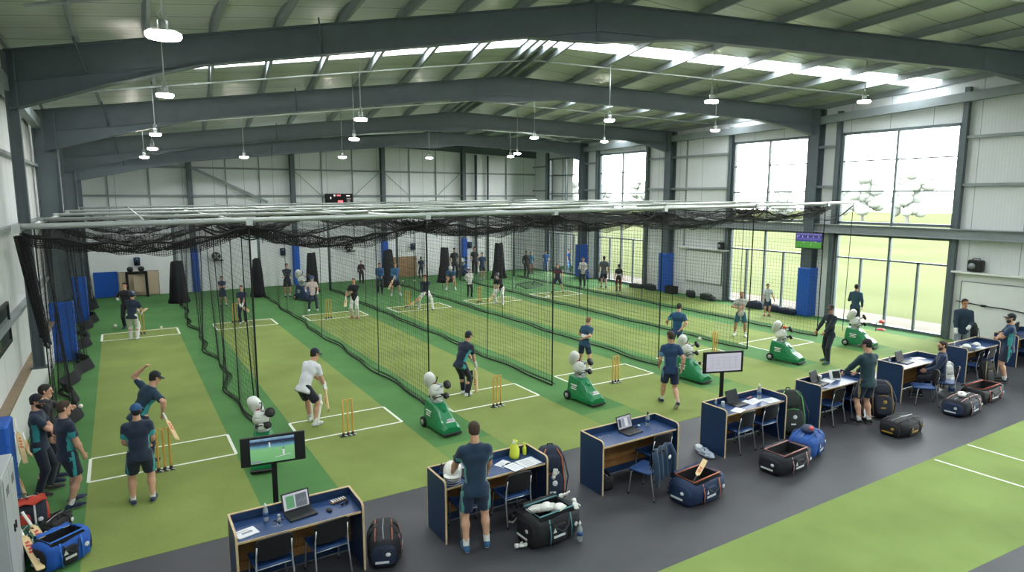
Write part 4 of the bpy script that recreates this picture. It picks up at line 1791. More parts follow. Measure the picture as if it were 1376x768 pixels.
def person(label, loc, face, H=1.78, hip=(0, 0, .93), lean=(0, 0, 1), twist=0, pyaw=0,
           feet=((-.11, .02, 0, -8), (.11, -.02, 0, 8)), lift=(0, 0), hands=None, poles=None, knees=None, head=(0, 0, 0),
           top=NAVY, side=None, sleeve='short', bottom=('shorts', NAVY2), shoes='1b2a40', socks=True, hair='brown', cap=None, skin=0,
           pads=None, gloves=False, grip=(False, False), vox=.014, build=1.0, stripe=None, keep=True, beard=False, logo=None, trim=None):
    """one figure. Local frame: x to its right, y forwards, z up; face is the compass angle of y (0 = +Y of the hall, anticlockwise).
    feet / hands are (left, right) targets in the local frame; lean is the direction of the spine."""
    root = thing('person', label, 'person', loc, R(face), group=None)
    S = H / 1.80
    A = lambda *v: np.array(v, float)
    fat = build
    hip = A(*hip)
    pv = rotz(R(pyaw))
    sx = pv @ A(1, 0, 0)
    fwd = pv @ A(0, 1, 0)
    up = _ax(lean)
    # torso frame
    ty = _ax(fwd - up * (fwd @ up)) if abs(fwd @ up) < .97 else A(0, 0, 1)
    tx = np.cross(ty, up)
    tw = axis_rot(up, R(twist))
    cx, cyv = tw @ tx, tw @ ty
    spine = hip + _ax(up * .7 + A(0, 0, .3)) * .20
    chest = spine + up * .21
    shc = chest + up * .12
    neck = shc + up * .06
    hy, hp, hr = head
    hd_up = _ax(up * .45 + A(0, 0, .55))
    hf = _ax(axis_rot(A(0, 0, 1), R(hy)) @ (A(0, 1, 0)))
    hx = _ax(np.cross(hf, A(0, 0, 1)))
    M = axis_rot(hx, R(hp))
    hf, hz = M @ hf, M @ A(0, 0, 1)
    if hr:
        M = axis_rot(hf, R(hr))
        hx, hz = M @ hx, M @ hz
    hc = neck + hd_up * .085 + hz * .085 + hf * .02
    shL, shR = shc - cx * .172 - up * .028, shc + cx * .172 - up * .028
    hjL, hjR = hip - sx * .09 + A(0, 0, -.02), hip + sx * .09 + A(0, 0, -.02)
    if hands is None:
        hands = (shL + A(-.07, .06, -.52), shR + A(.07, .06, -.52))
    hands = [h if h is not None else (shL, shR)[i] + A((-.07, .07)[i], .05, -.53) for i, h in enumerate(hands)]
    poles = poles or (None, None)
    knees = knees or (None, None)
    J = {}
    body = Blob(.035)
    ft = []
    for sgn, nm, hj, f, lf, kn in ((-1, 'L', hjL, feet[0], lift[0], knees[0]), (1, 'R', hjR, feet[1], lift[1], knees[1])):
        fy = R(f[3] if len(f) > 3 else 0)
        fd = rotz(-fy) @ A(0, 1, 0)
        heel_up = lf
        ank = A(f[0], f[1], f[2] + .085 + heel_up * .55)
        pole = A(*(kn if kn is not None else (fd[0] * .8 + sgn * .06, fd[1], .15)))
        knee, ank2 = ik(hj, ank, .44, .42, pole)
        ank = ank2
        ball = A(f[0], f[1], f[2] + .035) + fd * .13
        heel = ank - fd * .045 - A(0, 0, .045)
        if heel_up > 0:
            heel = ank - fd * .03 + A(0, 0, .02 - .05)
        toe = ball + fd * .06
        J['hj' + nm], J['kn' + nm], J['an' + nm] = hj, knee, ank
        ft.append((ank, heel, ball, toe, fd))
        body.cap(hj, knee, .083 * fat, .054 * fat)
        mid = knee + (ank - knee) * .32 - fd * .012
        body.cap(knee, mid, .052, .056 * fat)
        body.cap(mid, ank, .056 * fat, .036)
        body.cap(heel + A(0, 0, .005), ball, .034, .032)
        body.cap(ball, toe, .032, .024)
    # torso
    body.cap(hip - sx * .055, hip + sx * .055, .108 * fat, .108 * fat, fwd, 1.15)
    body.cap(hip + up * .03, spine, .118 * fat, .122 * fat, fwd, 1.25)
    body.cap(spine, chest, .122 * fat, .150, cyv, 1.45, k=.06)
    body.cap(chest - cx * .07, chest + cx * .07, .118, .118, cyv, 1.2)
    body.cap(shL + cx * .05, shR - cx * .05, .072, .072)
    body.cap(shc, neck + hd_up * .03, .062, .054)
    body.cap(neck, hc - hf * .02 - hz * .03, .054, .052)
    hnd = []
    for sgn, nm, sh, hpos, pl in ((-1, 'L', shL, hands[0], poles[0]), (1, 'R', shR, hands[1], poles[1])):
        hpos = A(*hpos)
        pole = A(*pl) if pl is not None else (-cyv * .8 + cx * sgn * .55 - up * .3)
        el, wr = ik(sh, hpos, .29, .255, pole)
        J['sh' + nm], J['el' + nm], J['wr' + nm] = sh, el, wr
        body.cap(sh, el, .055 * fat, .041 * fat)
        m2 = el + (wr - el) * .3
        body.cap(el, m2, .040, .043 * fat)
        body.cap(m2, wr, .043 * fat, .027)
        dr = _ax(wr - el)
        hnd.append((nm, sgn, wr, dr))
    # palms
    for nm, sgn, wr, dr in hnd:
        inward = -cx * sgn * .9 + cyv * .25
        pn = _ax(inward - dr * (inward @ dr))
        body.cap(wr, wr + dr * .075, .030, .040, pn, 2.0, k=.015)
    # head
    hb = Blob(.02)
    fat_h = 1.0
    hb.cap(hc - hf * .022 + hz * .035, hc - hf * .012 + hz * .012, .085, .083, hx, 1.12)
    hb.cap(hc + hf * .03 + hz * .03, hc + hf * .028 - hz * .06, .066, .050, hx, 1.05)
    hb.cap(hc + hf * .05 - hz * .095, hc + hf * .055 - hz * .085, .034, .032)          # chin
    hb.cap(hc - hf * .01 - hz * .07, hc + hf * .035 - hz * .09, .052, .04, hx, .95)     # jaw
    hb.cap(hc + hf * .088 + hz * .012, hc + hf * .108 - hz * .028, .010, .015, k=.012)  # nose
    hb.cap(hc + hf * .088 + hz * .028 - hx * .035, hc + hf * .088 + hz * .028 + hx * .035, .010, .010, k=.015)  # brow
    hb.cap(hc - hz * .12 - hf * .03, hc - hz * .04 - hf * .03, .052, .05)
    for sg in (-1, 1):
        hb.cap(hc + hx * .078 * sg + hz * .02 - hf * .012, hc + hx * .078 * sg - hz * .02 - hf * .004, .018, .012, hx, 1.9, k=.008)
    # meshes ----------------------------------------------------------
    bv, bf = body.mesh(vox)
    hv, hfc = hb.mesh(min(vox * .62, .012))
    skm = SKIN[skin]
    ex = MB()
    ex.mats = [skm, EYEM, LIPM]
    ex.v = [tuple(v) for v in hv.tolist()]
    ex.f = [tuple(x) for x in hfc.tolist()]
    ex.sm = [True] * len(ex.f)
    fc = hv[hfc].mean(1) - hc
    lx, ly, lz = fc @ hx, fc @ hf, fc @ hz
    mi = np.zeros(len(hfc), int)
    mi[(np.abs(np.abs(lx) - .031) < .013) & (np.abs(lz - .010) < .008) & (ly > .05)] = 1
    mi[(np.abs(lx) < .024) & (np.abs(lz + .060) < .007) & (ly > .05)] = 2
    if beard:
        ex.mats.append(HAIRM[hair if hair in HAIRM else 'dark'])
        mi[(lz < -.035) & (ly > .0) & (lz > -.125) & ~((np.abs(lx) < .026) & (np.abs(lz + .060) < .009))] = 3
    ex.m = mi.tolist()
    # fingers: four of unequal length and a thumb from the side of the palm
    for nm, sgn, wr, dr in hnd:
        inward = -cx * sgn * .9 + cyv * .25
        pn = _ax(inward - dr * (inward @ dr))
        sd = np.cross(pn, dr) * (1 if sgn < 0 else -1)
        if sd @ (cyv + A(0, .2, 0)) < 0:
            sd = -sd
        g = grip[0 if sgn < 0 else 1]
        c1, c2, c3 = (R(62), R(125), R(190)) if g else (R(14), R(32), R(52))
        gm = GLOVEM if gloves else skm
        rr = .0125 if gloves else .0088
        for off, ln in ((.029, .068), (.010, .076), (-.009, .071), (-.027, .056)):
            b0 = wr + dr * .072 + sd * off
            pts, p = [wr + dr * .045 + sd * off * .85], b0
            pts.append(b0)
            for a, l in ((c1, .42), (c2, .32), (c3, .26)):
                p = p + (dr * math.cos(a) + pn * math.sin(a)) * ln * l
                pts.append(p)
            ex.tube(pts, [rr * 1.05, rr * 1.05, rr, rr * .92, rr * .72], gm, n=5)
        t0 = wr + dr * .022 + sd * .026
        d1 = _ax(dr * .6 + sd * .75 + pn * .35)
        d2 = _ax(dr * .75 + sd * .1 + pn * (.9 if g else .4))
        ex.tube([wr + dr * .012 + sd * .012, t0, t0 + d1 * .032, t0 + d1 * .032 + d2 * .028], [rr * 1.2, rr * 1.3, rr * 1.1, rr * .8], gm, n=5)
    root.scale = (S, S, S)
    np_obj('body', bv, bf, [skm], root, extra=ex)
    # clothes -----------------------------------------------------------
    def cut_at(a, b, t):
        p = a + (b - a) * t
        return ((p, b - a),)
    e = .014
    sh = Blob(.04)
    hem = hip - up * .115
    sh.cap(hip - sx * .06 + up * -.06, hip + sx * .06 + up * -.06, .134 * fat, .134 * fat, fwd, 1.1)
    sh.cap(hip + up * -.10, hip + up * .03, .142 * fat, .134 * fat, fwd, 1.15)
    sh.cap(hip + up * .03, spine, .130 * fat, .136 * fat, fwd, 1.25)
    sh.cap(spine, chest, .136 * fat, .163, cyv, 1.42, k=.06)
    sh.cap(chest - cx * .07, chest + cx * .07, .132, .132, cyv, 1.2)
    sh.cap(shL + cx * .045, shc, .074, .088)
    sh.cap(shc, shR - cx * .045, .088, .074)
    sh.cap(shc, shc + up * .055, .078, .066)
    for nm in 'LR':
        a, b, w = J['sh' + nm], J['el' + nm], J['wr' + nm]
        if sleeve == 'short':
            sh.cap(a, b, .070 * fat, .066 * fat, cuts=cut_at(a, b, .72), k=.03)
        else:
            sh.cap(a, b, .070 * fat, .058 * fat, k=.03)
            sh.cap(b, w, .057 * fat, .042, cuts=cut_at(b, w, .96), k=.03)
    sv, sf = sh.mesh(vox, cuts=((hem, -up), (shc + up * .075, up)))
    mats = [cloth(top)]
    midx = np.zeros(len(sf), int)
    c = sv[sf].mean(1)
    rel = c - spine
    lat, fr_, al = rel @ cx, rel @ cyv, rel @ up
    arm_d = np.minimum(np.linalg.norm(np.cross(c - J['shL'], _ax(J['elL'] - J['shL'])), axis=1), np.linalg.norm(np.cross(c - J['shR'], _ax(J['elR'] - J['shR'])), axis=1))
    if side:
        mats.append(cloth(side))
        midx[(np.abs(lat) > .098 * fat) & (al < .20) & (np.abs(fr_) < .05)] = 1
    if stripe:
        mats.append(cloth(stripe[0]))
        k = len(mats) - 1
        midx[(al > stripe[1]) & (al < stripe[2])] = k
    if logo:
        mats.append(cloth(logo))
        k = len(mats) - 1
        midx[(np.abs(lat - .07) < .03) & (np.abs(al - .16) < .025) & (fr_ > 0)] = k
    np_obj('shirt' if sleeve == 'short' else 'jacket', sv, sf, mats, root, midx)
    kind, bc = bottom
    bt = Blob(.03)
    bt.cap(hip - sx * .055, hip + sx * .055, .120 * fat, .120 * fat, fwd, 1.15)
    bt.cap(hip, hip + up * .05, .120 * fat, .116 * fat, fwd, 1.25)
    for nm in 'LR':
        a, b, w = J['hj' + nm], J['kn' + nm], J['an' + nm]
        if kind == 'shorts':
            bt.cap(a, b, .102 * fat, .098 * fat, cuts=cut_at(a, b, .80), k=.02)
        else:
            bt.cap(a, b, .100 * fat, .074 * fat, k=.02)
            bt.cap(b, w, .073 * fat, .058, cuts=cut_at(b, w, .97), k=.02)
    tv, tf = bt.mesh(vox, cuts=((hip + up * .075, up),))
    mats = [cloth(bc)]
    midx = None
    if (side or trim) and kind == 'shorts':
        mats.append(cloth(trim or side))
        c = tv[tf].mean(1) - hip
        midx = (((np.abs(c @ sx) > .162 * fat) & (np.abs(c @ fwd) < .022))).astype(int)
    np_obj(kind, tv, tf, mats, root, midx)
    for (ank, heel, ball, toe, fd), nm in zip(ft, 'LR'):
        s1 = Blob(.02)
        upz = A(0, 0, 1)
        s1.cap(heel + A(0, 0, .01), ball + A(0, 0, .004), .043, .044)
        s1.cap(ball + A(0, 0, .004), toe + fd * .012, .044, .032)
        s1.cap(ank - A(0, 0, .012), ball + A(0, 0, .015), .044, .036)
        zmin = min(ball[2] - .035, heel[2] - .045) if heel[2] < .1 else None
        v, f2 = s1.mesh(min(vox, .014))
        # flatten the sole along the heel-ball line
        sl = (heel - A(0, 0, .028), ball - A(0, 0, .034))
        t = np.clip(((v - sl[0]) @ (sl[1] - sl[0])) / max(1e-6, (sl[1] - sl[0]) @ (sl[1] - sl[0])), 0, 1.3)
        zf = sl[0][2] + (sl[1][2] - sl[0][2]) * np.clip(t, 0, 1)
        v[:, 2] = np.maximum(v[:, 2], np.maximum(zf, .002))
        c = v[f2].mean(1)
        zc = zf[f2].mean(1)
        np_obj('shoe', v, f2, [cloth(shoes), SOLE], root, (c[:, 2] < zc + .020).astype(int))
        if socks:
            s2 = Blob(.02)
            kn = J['kn' + nm]
            d = kn - ank
            s2.cap(ank - A(0, 0, .02), ank + d * .42, .042, .052, cuts=((ank + d * .26, d),))
            v, f2 = s2.mesh(min(vox, .014))
            np_obj('sock', v, f2, [SOCK], root)
        if pads:
            kn = J['kn' + nm]
            pm = pads
            d = _ax(kn - ank)
            ff = _ax(fd - d * (fd @ d))
            p = Blob(.02)
            side_v = np.cross(d, ff)
            for off in (-.042, 0, .042):
                p.cap(ank + ff * .038 + side_v * off * .8 - d * .02, kn + ff * .048 + side_v * off, .030, .036)
            p.cap(kn + ff * .052 - side_v * .04, kn + ff * .052 + side_v * .04, .050, .050)
            p.cap(kn + ff * .05 + d * .05, kn + ff * .05 + d * .15 - ff * .01, .055, .05, ff, 1.6)
            p.cap(ank + ff * .09 - d * .05, ank + ff * .04 - d * .02, .036, .036)
            v, f2 = p.mesh(vox)
            np_obj('leg_pad', v, f2, [pm], root)
    if gloves:
        for nm, sgn, wr, dr in hnd:
            g = Blob(.02)
            g.cap(wr - dr * .05, wr, .046, .042)
            g.cap(wr, wr + dr * .075, .044, .050)
            v, f2 = g.mesh(vox)
            np_obj('batting_glove', v, f2, [GLOVEM], root)
    # hair and headgear
    vh = min(vox, .012)
    if hair:
        h = Blob(.02)
        h.cap(hc - hf * .026 + hz * .042, hc - hf * .018 + hz * .012, .089, .088, hx, 1.10)
        h.cap(hc + hf * .02 + hz * .062, hc - hf * .02 + hz * .06, .068, .07)
        h.cap(hc - hf * .05 - hz * .03, hc - hf * .05, .055, .06)
        v, f2 = h.mesh(vh, cuts=((hc + hf * .062 + hz * .055, hf * .80 - hz * .62), (hc - hz * .045 - hf * .04, -hz - hf * -.35)))
        np_obj('hair', v, f2, [HAIRM[hair]], root)
    if cap:
        cc_, helmet = cap
        h = Blob(.015)
        r = .101 if not helmet else .118
        h.cap(hc - hf * .020 + hz * .045, hc - hf * .014 + hz * .025, r, r, hx, 1.08)
        bm_ = [cloth(cc_)] if not helmet else [mat_helmet(cc_)]
        v, f2 = h.mesh(vh, cuts=((hc + hz * (.030 if not helmet else -.01), -hz - hf * .0),))
        ex2 = MB()
        b0 = hc + hz * .045 + hf * .055

        def brim(u, w):
            a = (u - .5) * 2.4
            rr_ = .066 + w * (.085 if not helmet else .06) * (math.cos(a) ** .6 if abs(a) < 1.5 else 0)
            return Vector(hc + hz * (.052 - .025 * w - .012 * abs(a) * w) + hf * (.02 + rr_ * math.cos(a)) + hx * (rr_ * 1.08 * math.sin(a)))
        ex2.grid(lambda u, w: brim(u, w), 10, 3, bm_[0])
        ex2.grid(lambda u, w: brim(1 - u, w) - Vector(hz * .006), 10, 3, bm_[0])
        if helmet:
            for zz in (-.02, -.045, -.07, -.095):
                ex2.tube([Vector(hc + hz * zz + hf * (.02 + .125 * math.cos(a)) + hx * (.098 * math.sin(a))) for a in [k * .3 - 1.5 for k in range(11)]], .0045, CHROME, n=5)
            for a in (-.5, .5):
                ex2.tube([Vector(hc + hz * zz + hf * (.02 + .125 * math.cos(a)) + hx * (.098 * math.sin(a))) for zz in (.03, -.1)], .0045, CHROME, n=5)
        np_obj('helmet' if helmet else 'cap', v, f2, bm_, root, extra=ex2)
    W = Matrix.Translation(Vector(loc)) @ Matrix.Rotation(R(face), 4, 'Z') @ Matrix.Scale(S, 4)
    info = {'root': root, 'W': W, 'J': J, 'hand': {nm: W @ Vector(wr + dr * .075) for nm, sgn, wr, dr in hnd}, 'S': S,
            'to': lambda p: W @ Vector(p)}
    PEOPLE.append(info)
    return info


HELM = {}


def mat_helmet(c):
    if c not in HELM:
        HELM[c] = mat('helmet_' + c, c, 0.3, coat=.4)
    return HELM[c]
# ================================================================== everything in its place
def height_at(P, py):
    """height of the point above P that the photograph shows at row py"""
    lo, hi = 0.0, 6.0
    for _ in range(40):
        m = (lo + hi) / 2
        v = Vector((P[0], P[1], m)) - Vector((0, 0, CAMH))
        y = 384 - F * v.dot(_up) / v.dot(_fw)
        if y > py:
            lo = m
        else:
            hi = m
    return lo


def away(P):
    return -math.degrees(math.atan2(P[0], P[1]))


def loc_of(P, face, H, w):
    """a point of the hall in a figure's own frame"""
    M = Matrix.Translation(Vector((P[0], P[1], 0))) @ Matrix.Rotation(R(face), 4, 'Z') @ Matrix.Scale(H / 1.8, 4)
    return tuple(M.inverted() @ Vector(w))


def bat_px(label, top, toe_px, face, far=True, **k):
    """a bat .86 m long from the hands towards a pixel of the photograph"""
    top = Vector(top)
    d = ray(*toe_px).normalized()
    C = Vector((0, 0, CAMH))
    b = d.dot(C - top)
    c = (C - top).length_squared - k.pop('L', .86) ** 2
    disc = b * b - c
    if disc < 0:
        t = -b
    else:
        t = -b + (math.sqrt(disc) if far else -math.sqrt(disc))
    toe = C + d * t
    toe = top + (toe - top).normalized() * .86
    if toe.z < .03:
        toe.z = .03
    return bat(label, top, toe, face, **k)


def RA(px, py, far=1):
    return G(px, py)


# desks ------------------------------------------------------------------
DX = [.93, 3.72, 6.63, 9.66, 12.68, 15.98, 19.2, 22.3]
DW = [1.6, 1.8, 1.77, 1.85, 1.72, 1.85, 1.95, 1.8]
desk('navy desk with open laptop and booklet, nearest the camera', DX[0], DW[0])
desk('navy desk where the man in shorts stands, with white helmet on it', DX[1], DW[1])
desk('navy desk with jacket-draped chair pulled out in front', DX[2], DW[2])
desk('navy desk with plastic wrapping at its left foot and green backpack at its right', DX[3], DW[3])
desk('navy desk where the capped man in dark jacket stands', DX[4], DW[4])
desk('navy desk beside the seated man with headset', DX[5], DW[5])
desk('navy desk with white caps on it, in front of the white board', DX[6], DW[6])
desk('last navy desk, cut off by the right edge of the view', DX[7], DW[7])
TZ = .8305

# chairs -----------------------------------------------------------------
chair('black and blue chair at the left half of the nearest desk', 1.36, 8.14, 3)
chair('black and blue chair at the right half of the nearest desk', 2.08, 8.16, 4)
chair('chair pushed under the helmet desk, right of the standing man', 4.95, 8.10, 0)
chair('chair mostly hidden behind the man at the helmet desk', 4.22, 8.16, -4)
chair('blue-seated chair with a navy jacket hung over its back', 7.36, 7.62, 16)
chair('dark chair pushed under the right end of the desk behind the draped chair', 7.98, 8.12, 0)
chair('left one of two chairs at the desk with the green backpack', 10.25, 8.12, 2)
chair('right one of two chairs at the desk with the green backpack', 11.02, 8.14, -2)
chair('left chair under the desk of the capped man in dark jacket', 13.25, 8.08, 2)
chair('right chair under the desk of the capped man, beside his legs', 14.10, 8.16, 2)
chair('chair turned aside with bright blue seat, left of the seated man', 16.42, 7.62, 40)
chair('chair the man with headset sits on', 17.28, 7.55, 25)
chair('chair with a black bag hung on it at the white caps desk', 19.75, 8.05, 8)
chair('chair in the shade behind the man with folded arms', 20.6, 8.12, 0)
chair('chair at the last desk by the right edge', 22.9, 8.05, 0)

# screens ----------------------------------------------------------------
mp = at_y(367, 650, 9.45)
monitor('large screen on a black pole showing a cricket match on green field', 1.72, 9.55, 'match', -8, w=.90, z0=1.09, z1=1.53)
set_range('document_picture', 0, 2)
monitor('screen on a black pole showing a pale document table', 11.60, 9.65, 'doc', -20, w=1.0, z0=1.0, z1=1.50)
laptop('open laptop with green match picture on the nearest desk', 1.79, 8.26, TZ, 8, 'pitch')
laptop('laptop behind the man standing at the helmet desk', 4.30, 8.22, TZ, 2, 'columns')
laptop('open laptop on the desk with the draped chair', 7.55, 8.24, TZ, 6, 'columns')
laptop('laptop between papers on the desk with the green backpack', 10.45, 8.26, TZ, 4)
laptop('laptop with greyish screen on the capped man\'s desk', 13.22, 8.26, TZ, 10)
laptop('laptop on the desk beside the seated man', 16.80, 8.26, TZ, 4)

# TV on the column
tvP = at_x(1089, 323, 24.32)
t = thing('television', 'wall television showing a stadium, mounted on the padded right column', 'television', tvP + Vector((-.1, 0, 0)), R(-90 + 8))
q = MB(); q.box((0, 0, 0), (1.12, .05, .66), BLACK, bev=.01); q.build('bezel', BLACK, t)
q = MB(); q.box((0, -.027, 0), (1.06, .004, .60), STAD)
for k in range(14):
    q.box((-.48 + k * .074, -.0295, .16 + .02 * (k % 3)), (.03, .002, .06), WHITEFIG if k % 3 == 0 else emit('crowd_violet', '7c74cf', .7) if k == 1 else DARKFIG)
for fx, fz in ((-.2, -.08), (.1, -.15), (.3, -.05)):
    q.box((fx, -.0295, fz), (.02, .002, .06), WHITEFIG)
q.build('display', STAD, t)
q = MB(); q.tube([(0, .02, 0), (0, .12, 0), (-.42, .2, 0), (-.42, .27, 0)], .03, BLACK, n=8); q.box((-.0, .03, 0), (.3, .02, .3), BLACK); q.build('wall_mount', BLACK, t)

# scoreboard on the back wall
t = thing('scoreboard', 'dark electronic scoreboard with red and white figures on the back wall', 'scoreboard', (11.12, YB - .19, 4.87))
q = MB(); q.box((-.5, .10, .1), (.1, .16, .1), STEEL); q.box((.5, .10, .1), (.1, .16, .1), STEEL); q.box((0, .075, .1), (1.1, .03, .06), STEEL); q.build('wall_mount', STEEL, t)
q = MB(); q.box((0, 0, 0), (1.6, .12, .6), BLACKM, bev=.01); q.build('case', BLACKM, t)
q = MB()
LEDR, LEDW = emit('led_red', 'c2565e', 1.0), emit('led_white', 'd0c8c4', .9)
q.ell((-.28, -.062, .2), (.05, .004, .05), LEDW, n=10, k=5)
q.box((-.03, -.062, .2), (.22, .004, .08), LEDR)
q.box((-.5, -.062, .06), (.05, .004, .12), LEDW)
q.box((.06, -.062, -.15), (.30, .004, .13), LEDR)
q.box((.52, -.062, .18), (.22, .004, .04), LEDW)
for k in range(3):
    q.box((.55, -.062, .02 - k * .09), (.26 - .05 * k, .004, .035), emit('led_grey%d' % k, '8d8288', .6))
q.build('led_figures', LEDR, t)

# things on the desks ----------------------------------------------------
def dz(i, u, v):
    return DX[i] + u * DW[i], 7.95 + v * .52


x, y = dz(0, .10, .35); booklet('white booklet with printed picture at the left end of the nearest desk', x, y, TZ, .26, .2, 14)
x, y = dz(0, .27, .72); bottle('clear water bottle left of the laptop on the nearest desk', x, y, TZ)
x, y = dz(0, .755, .42)
small('computer_mouse', 'black computer mouse right of the laptop on the nearest desk', 'mouse', x, y, TZ, lambda q: q.ell((0, 0, .014), (.035, .055, .018), BLACK, n=14, k=8, power=.8), 10)
x, y = dz(0, .90, .55)
t = thing('glasses_case', 'black sunglasses lying at the right end of the nearest desk', 'sunglasses', (x, y, TZ), R(20))
q = MB()
for s in (-1, 1):
    q.ell((s * .034, 0, .02), (.03, .008, .018), BLACK, n=12, k=6, power=.8)
q.tube([(-.07, 0, .025), (0, -.004, .028), (.07, 0, .025)], .004, BLACK, n=5)
q.build('lens', BLACK, t)
for s in (-1, 1):
    q = MB(); q.tube([(s * .068, 0, .025), (s * .066, .07, .015), (s * .05, .12, .006)], .004, BLACK, n=5); q.build('temple', BLACK, t)
t.name = 'sunglasses'
x, y = dz(0, .87, .82)
t = thing('wallet', 'brown leather pouch with a ribbed flap on the nearest desk', 'pouch', (x, y, TZ), R(12))
LEA = mat('brown_leather', '7a6552', .6, bump=.3, bscale=40)
q = MB(); q.box((0, 0, .015), (.24, .09, .03), LEA, bev=.012); q.build('pouch_body', LEA, t)
q = MB()
for k in range(6):
    q.box((-.09 + k * .036, 0, .032), (.012, .08, .006), PAPER)
q.build('flap', PAPER, t)
t.name = 'pouch'
# little training figures and earphones left of the laptop
x, y = dz(0, .36, .55)
t = thing('camera_clamp', 'small silver and black camera clamp left of the laptop on the nearest desk', 'clamp', (x, y, TZ), R(25))
q = MB(); q.lathe([(.025, 0), (.03, .01), (.02, .03), (.022, .05)], (0, 0, 0), ZIP, n=12); q.ell((0, 0, .075), (.026, .02, .026), ZIP, n=10, k=7); q.build('clamp_head', ZIP, t)
q = MB()
for a in (0, 2.1, 4.2):
    q.tube([(0, 0, .03), (.05 * math.cos(a), .05 * math.sin(a), .005), (.075 * math.cos(a), .075 * math.sin(a), .006)], .007, BLACK, n=6)
q.build('tripod_legs', BLACK, t)
x, y = dz(0, .33, .30)
t = thing('keys', 'bunch of keys left of the laptop on the nearest desk', 'keys', (x, y, TZ))
q = MB(); q.tube([(.02 * math.cos(k * .6), .02 * math.sin(k * .6), .004) for k in range(10)], .002, ZIP, n=4, closed=True); q.build('ring', ZIP, t)
for k, a in enumerate((.2, 1.3, 2.6)):
    q = MB(); d = Vector((math.cos(a), math.sin(a), 0)); q.beam(d * .02, d * .075, .009, .003, ZIP); q.lathe([(.012, 0), (.012, .003)], d * .03, ZIP, n=8); q.build('key', ZIP, t)

# helmet desk
HELW = mat('white_helmet_shell', 'e6e6e2', .35, coat=.3)
x, y = dz(1, .125, .30)
t = thing('cricket_helmet', 'white cricket helmet resting on the desk left of the standing man', 'helmet', (x, y, TZ), R(150), scale=1.12)
q = MB(); q.ell((0, 0, .14), (.125, .15, .14), HELW, n=22, k=14, power=.9); q.build('shell', HELW, t)
q = MB(); q.grid(lambda u, v: Vector(((u - .5) * .2, .12 + .08 * v * (1 - (2 * u - 1) ** 2 * .6), .16 - .03 * v)), 8, 3, HELW); q.build('peak', HELW, t)
q = MB()
for zz in (.03, .06, .09, .12):
    q.tube([(.12 * math.sin(a), .03 + .15 * math.cos(a), zz) for a in [k * .25 - 1.25 for k in range(11)]], .004, CHROME, n=5)
q.build('grille', CHROME, t)
q = MB(); q.ell((-.123, .0, .15), (.006, .04, .035), MATS['print_grey'], n=10, k=6); q.build('sticker', MATS['print_grey'], t)
x, y = dz(1, .07, .62); bottle('dark drinks bottle at the left end of the helmet desk', x, y, TZ, 1.0, BLACK, mat('dark_bottle', '20242c', .3))
x, y = dz(1, .66, .58); sheet('crumpled white sheet in the middle of the helmet desk', x, y, TZ, .24, .2, 24)
x, y = dz(1, .70, .22)
t = thing('clipboard', 'clipboard with white form on the helmet desk', 'clipboard', (x, y, TZ), R(12))
q = MB(); q.box((0, 0, .004), (.24, .31, .007), NAVYP, bev=.002); q.build('board', NAVYP, t)
q = MB(); q.box((0, -.01, .009), (.21, .27, .002), PAPER)
for k in range(5):
    q.box((0, .07 - k * .04, .0105), (.15, .006, .001), MATS['print_grey'])
q.build('form', PAPER, t)
q = MB(); q.box((0, .14, .014), (.08, .025, .014), BLACK, bev=.004); q.build('clip', BLACK, t)
x, y = dz(1, .865, .30); sheet('white printed sheet at the right end of the helmet desk', x, y, TZ, .34, .28, 6, 5)
YEL = mat('yellow_fluorescent_bag', 'cbd43c', .5, bump=.5, bscale=30)
x, y = dz(1, .81, .80)
t = thing('sweets_bag', 'yellow-green plastic bag standing at the back of the helmet desk', 'bag', (x, y, TZ), R(10))
q = MB(); q.tube([(0, 0, 0), (0, 0, .04), (.01, 0, .14), (0, .01, .21), (.01, 0, .26), (.03, .01, .29)], [.07, .085, .08, .055, .03, .045], YEL, n=12); q.build('bag_body', YEL, t)
q = MB(); q.ell((0, 0, .25), (.035, .03, .05), PAPER, n=10, k=7); q.build('white_cap', PAPER, t)
t.name = 'plastic_bag'
x, y = dz(1, .93, .86)
t = thing('spray_bottle', 'small yellow spray bottle in the back right corner of the helmet desk', 'bottle', (x, y, TZ))
q = MB(); q.lathe([(.03, 0), (.032, .01), (.032, .12), (.012, .15), (.012, .17)], (0, 0, 0), YEL, n=12); q.build('body', YEL, t)
q = MB(); q.box((0, .01, .185), (.03, .07, .03), YEL, bev=.008); q.build('spray_head', YEL, t)

# draped-chair desk
x, y = dz(2, .78, .68); bottle('clear bottle with black cap on the desk with the draped chair', x, y, TZ, 1.15, BLACK)
x, y = dz(2, .66, .80)
t = thing('hand_brush', 'small dark hand tool with pale end on the desk with the draped chair', 'brush', (x, y, TZ), R(-70))
q = MB(); q.tube([(0, -.07, .012), (0, .02, .014), (0, .07, .012)], [.008, .011, .008], BLACK, n=8); q.build('handle', BLACK, t)
q = MB(); q.ell((0, .09, .016), (.03, .035, .016), PAPER, n=10, k=6); q.build('pale_end', PAPER, t)
x, y = dz(2, .2, .72)
t = thing('earphones', 'thin pale earphone cable lying left of the laptop on the draped-chair desk', 'earphones', (x, y, TZ))
q = MB(); q.tube([(.12 * math.cos(k * .5) * (1 - k * .03), .05 * math.sin(k * .7), .004) for k in range(16)], .0022, ZIP, n=4); q.build('cable', ZIP, t)
for s in (0, 1):
    q = MB(); q.ell((.12 - s * .2, .02 * s, .008), (.009, .009, .008), WHITEP, n=8, k=6); q.build('earbud', WHITEP, t)
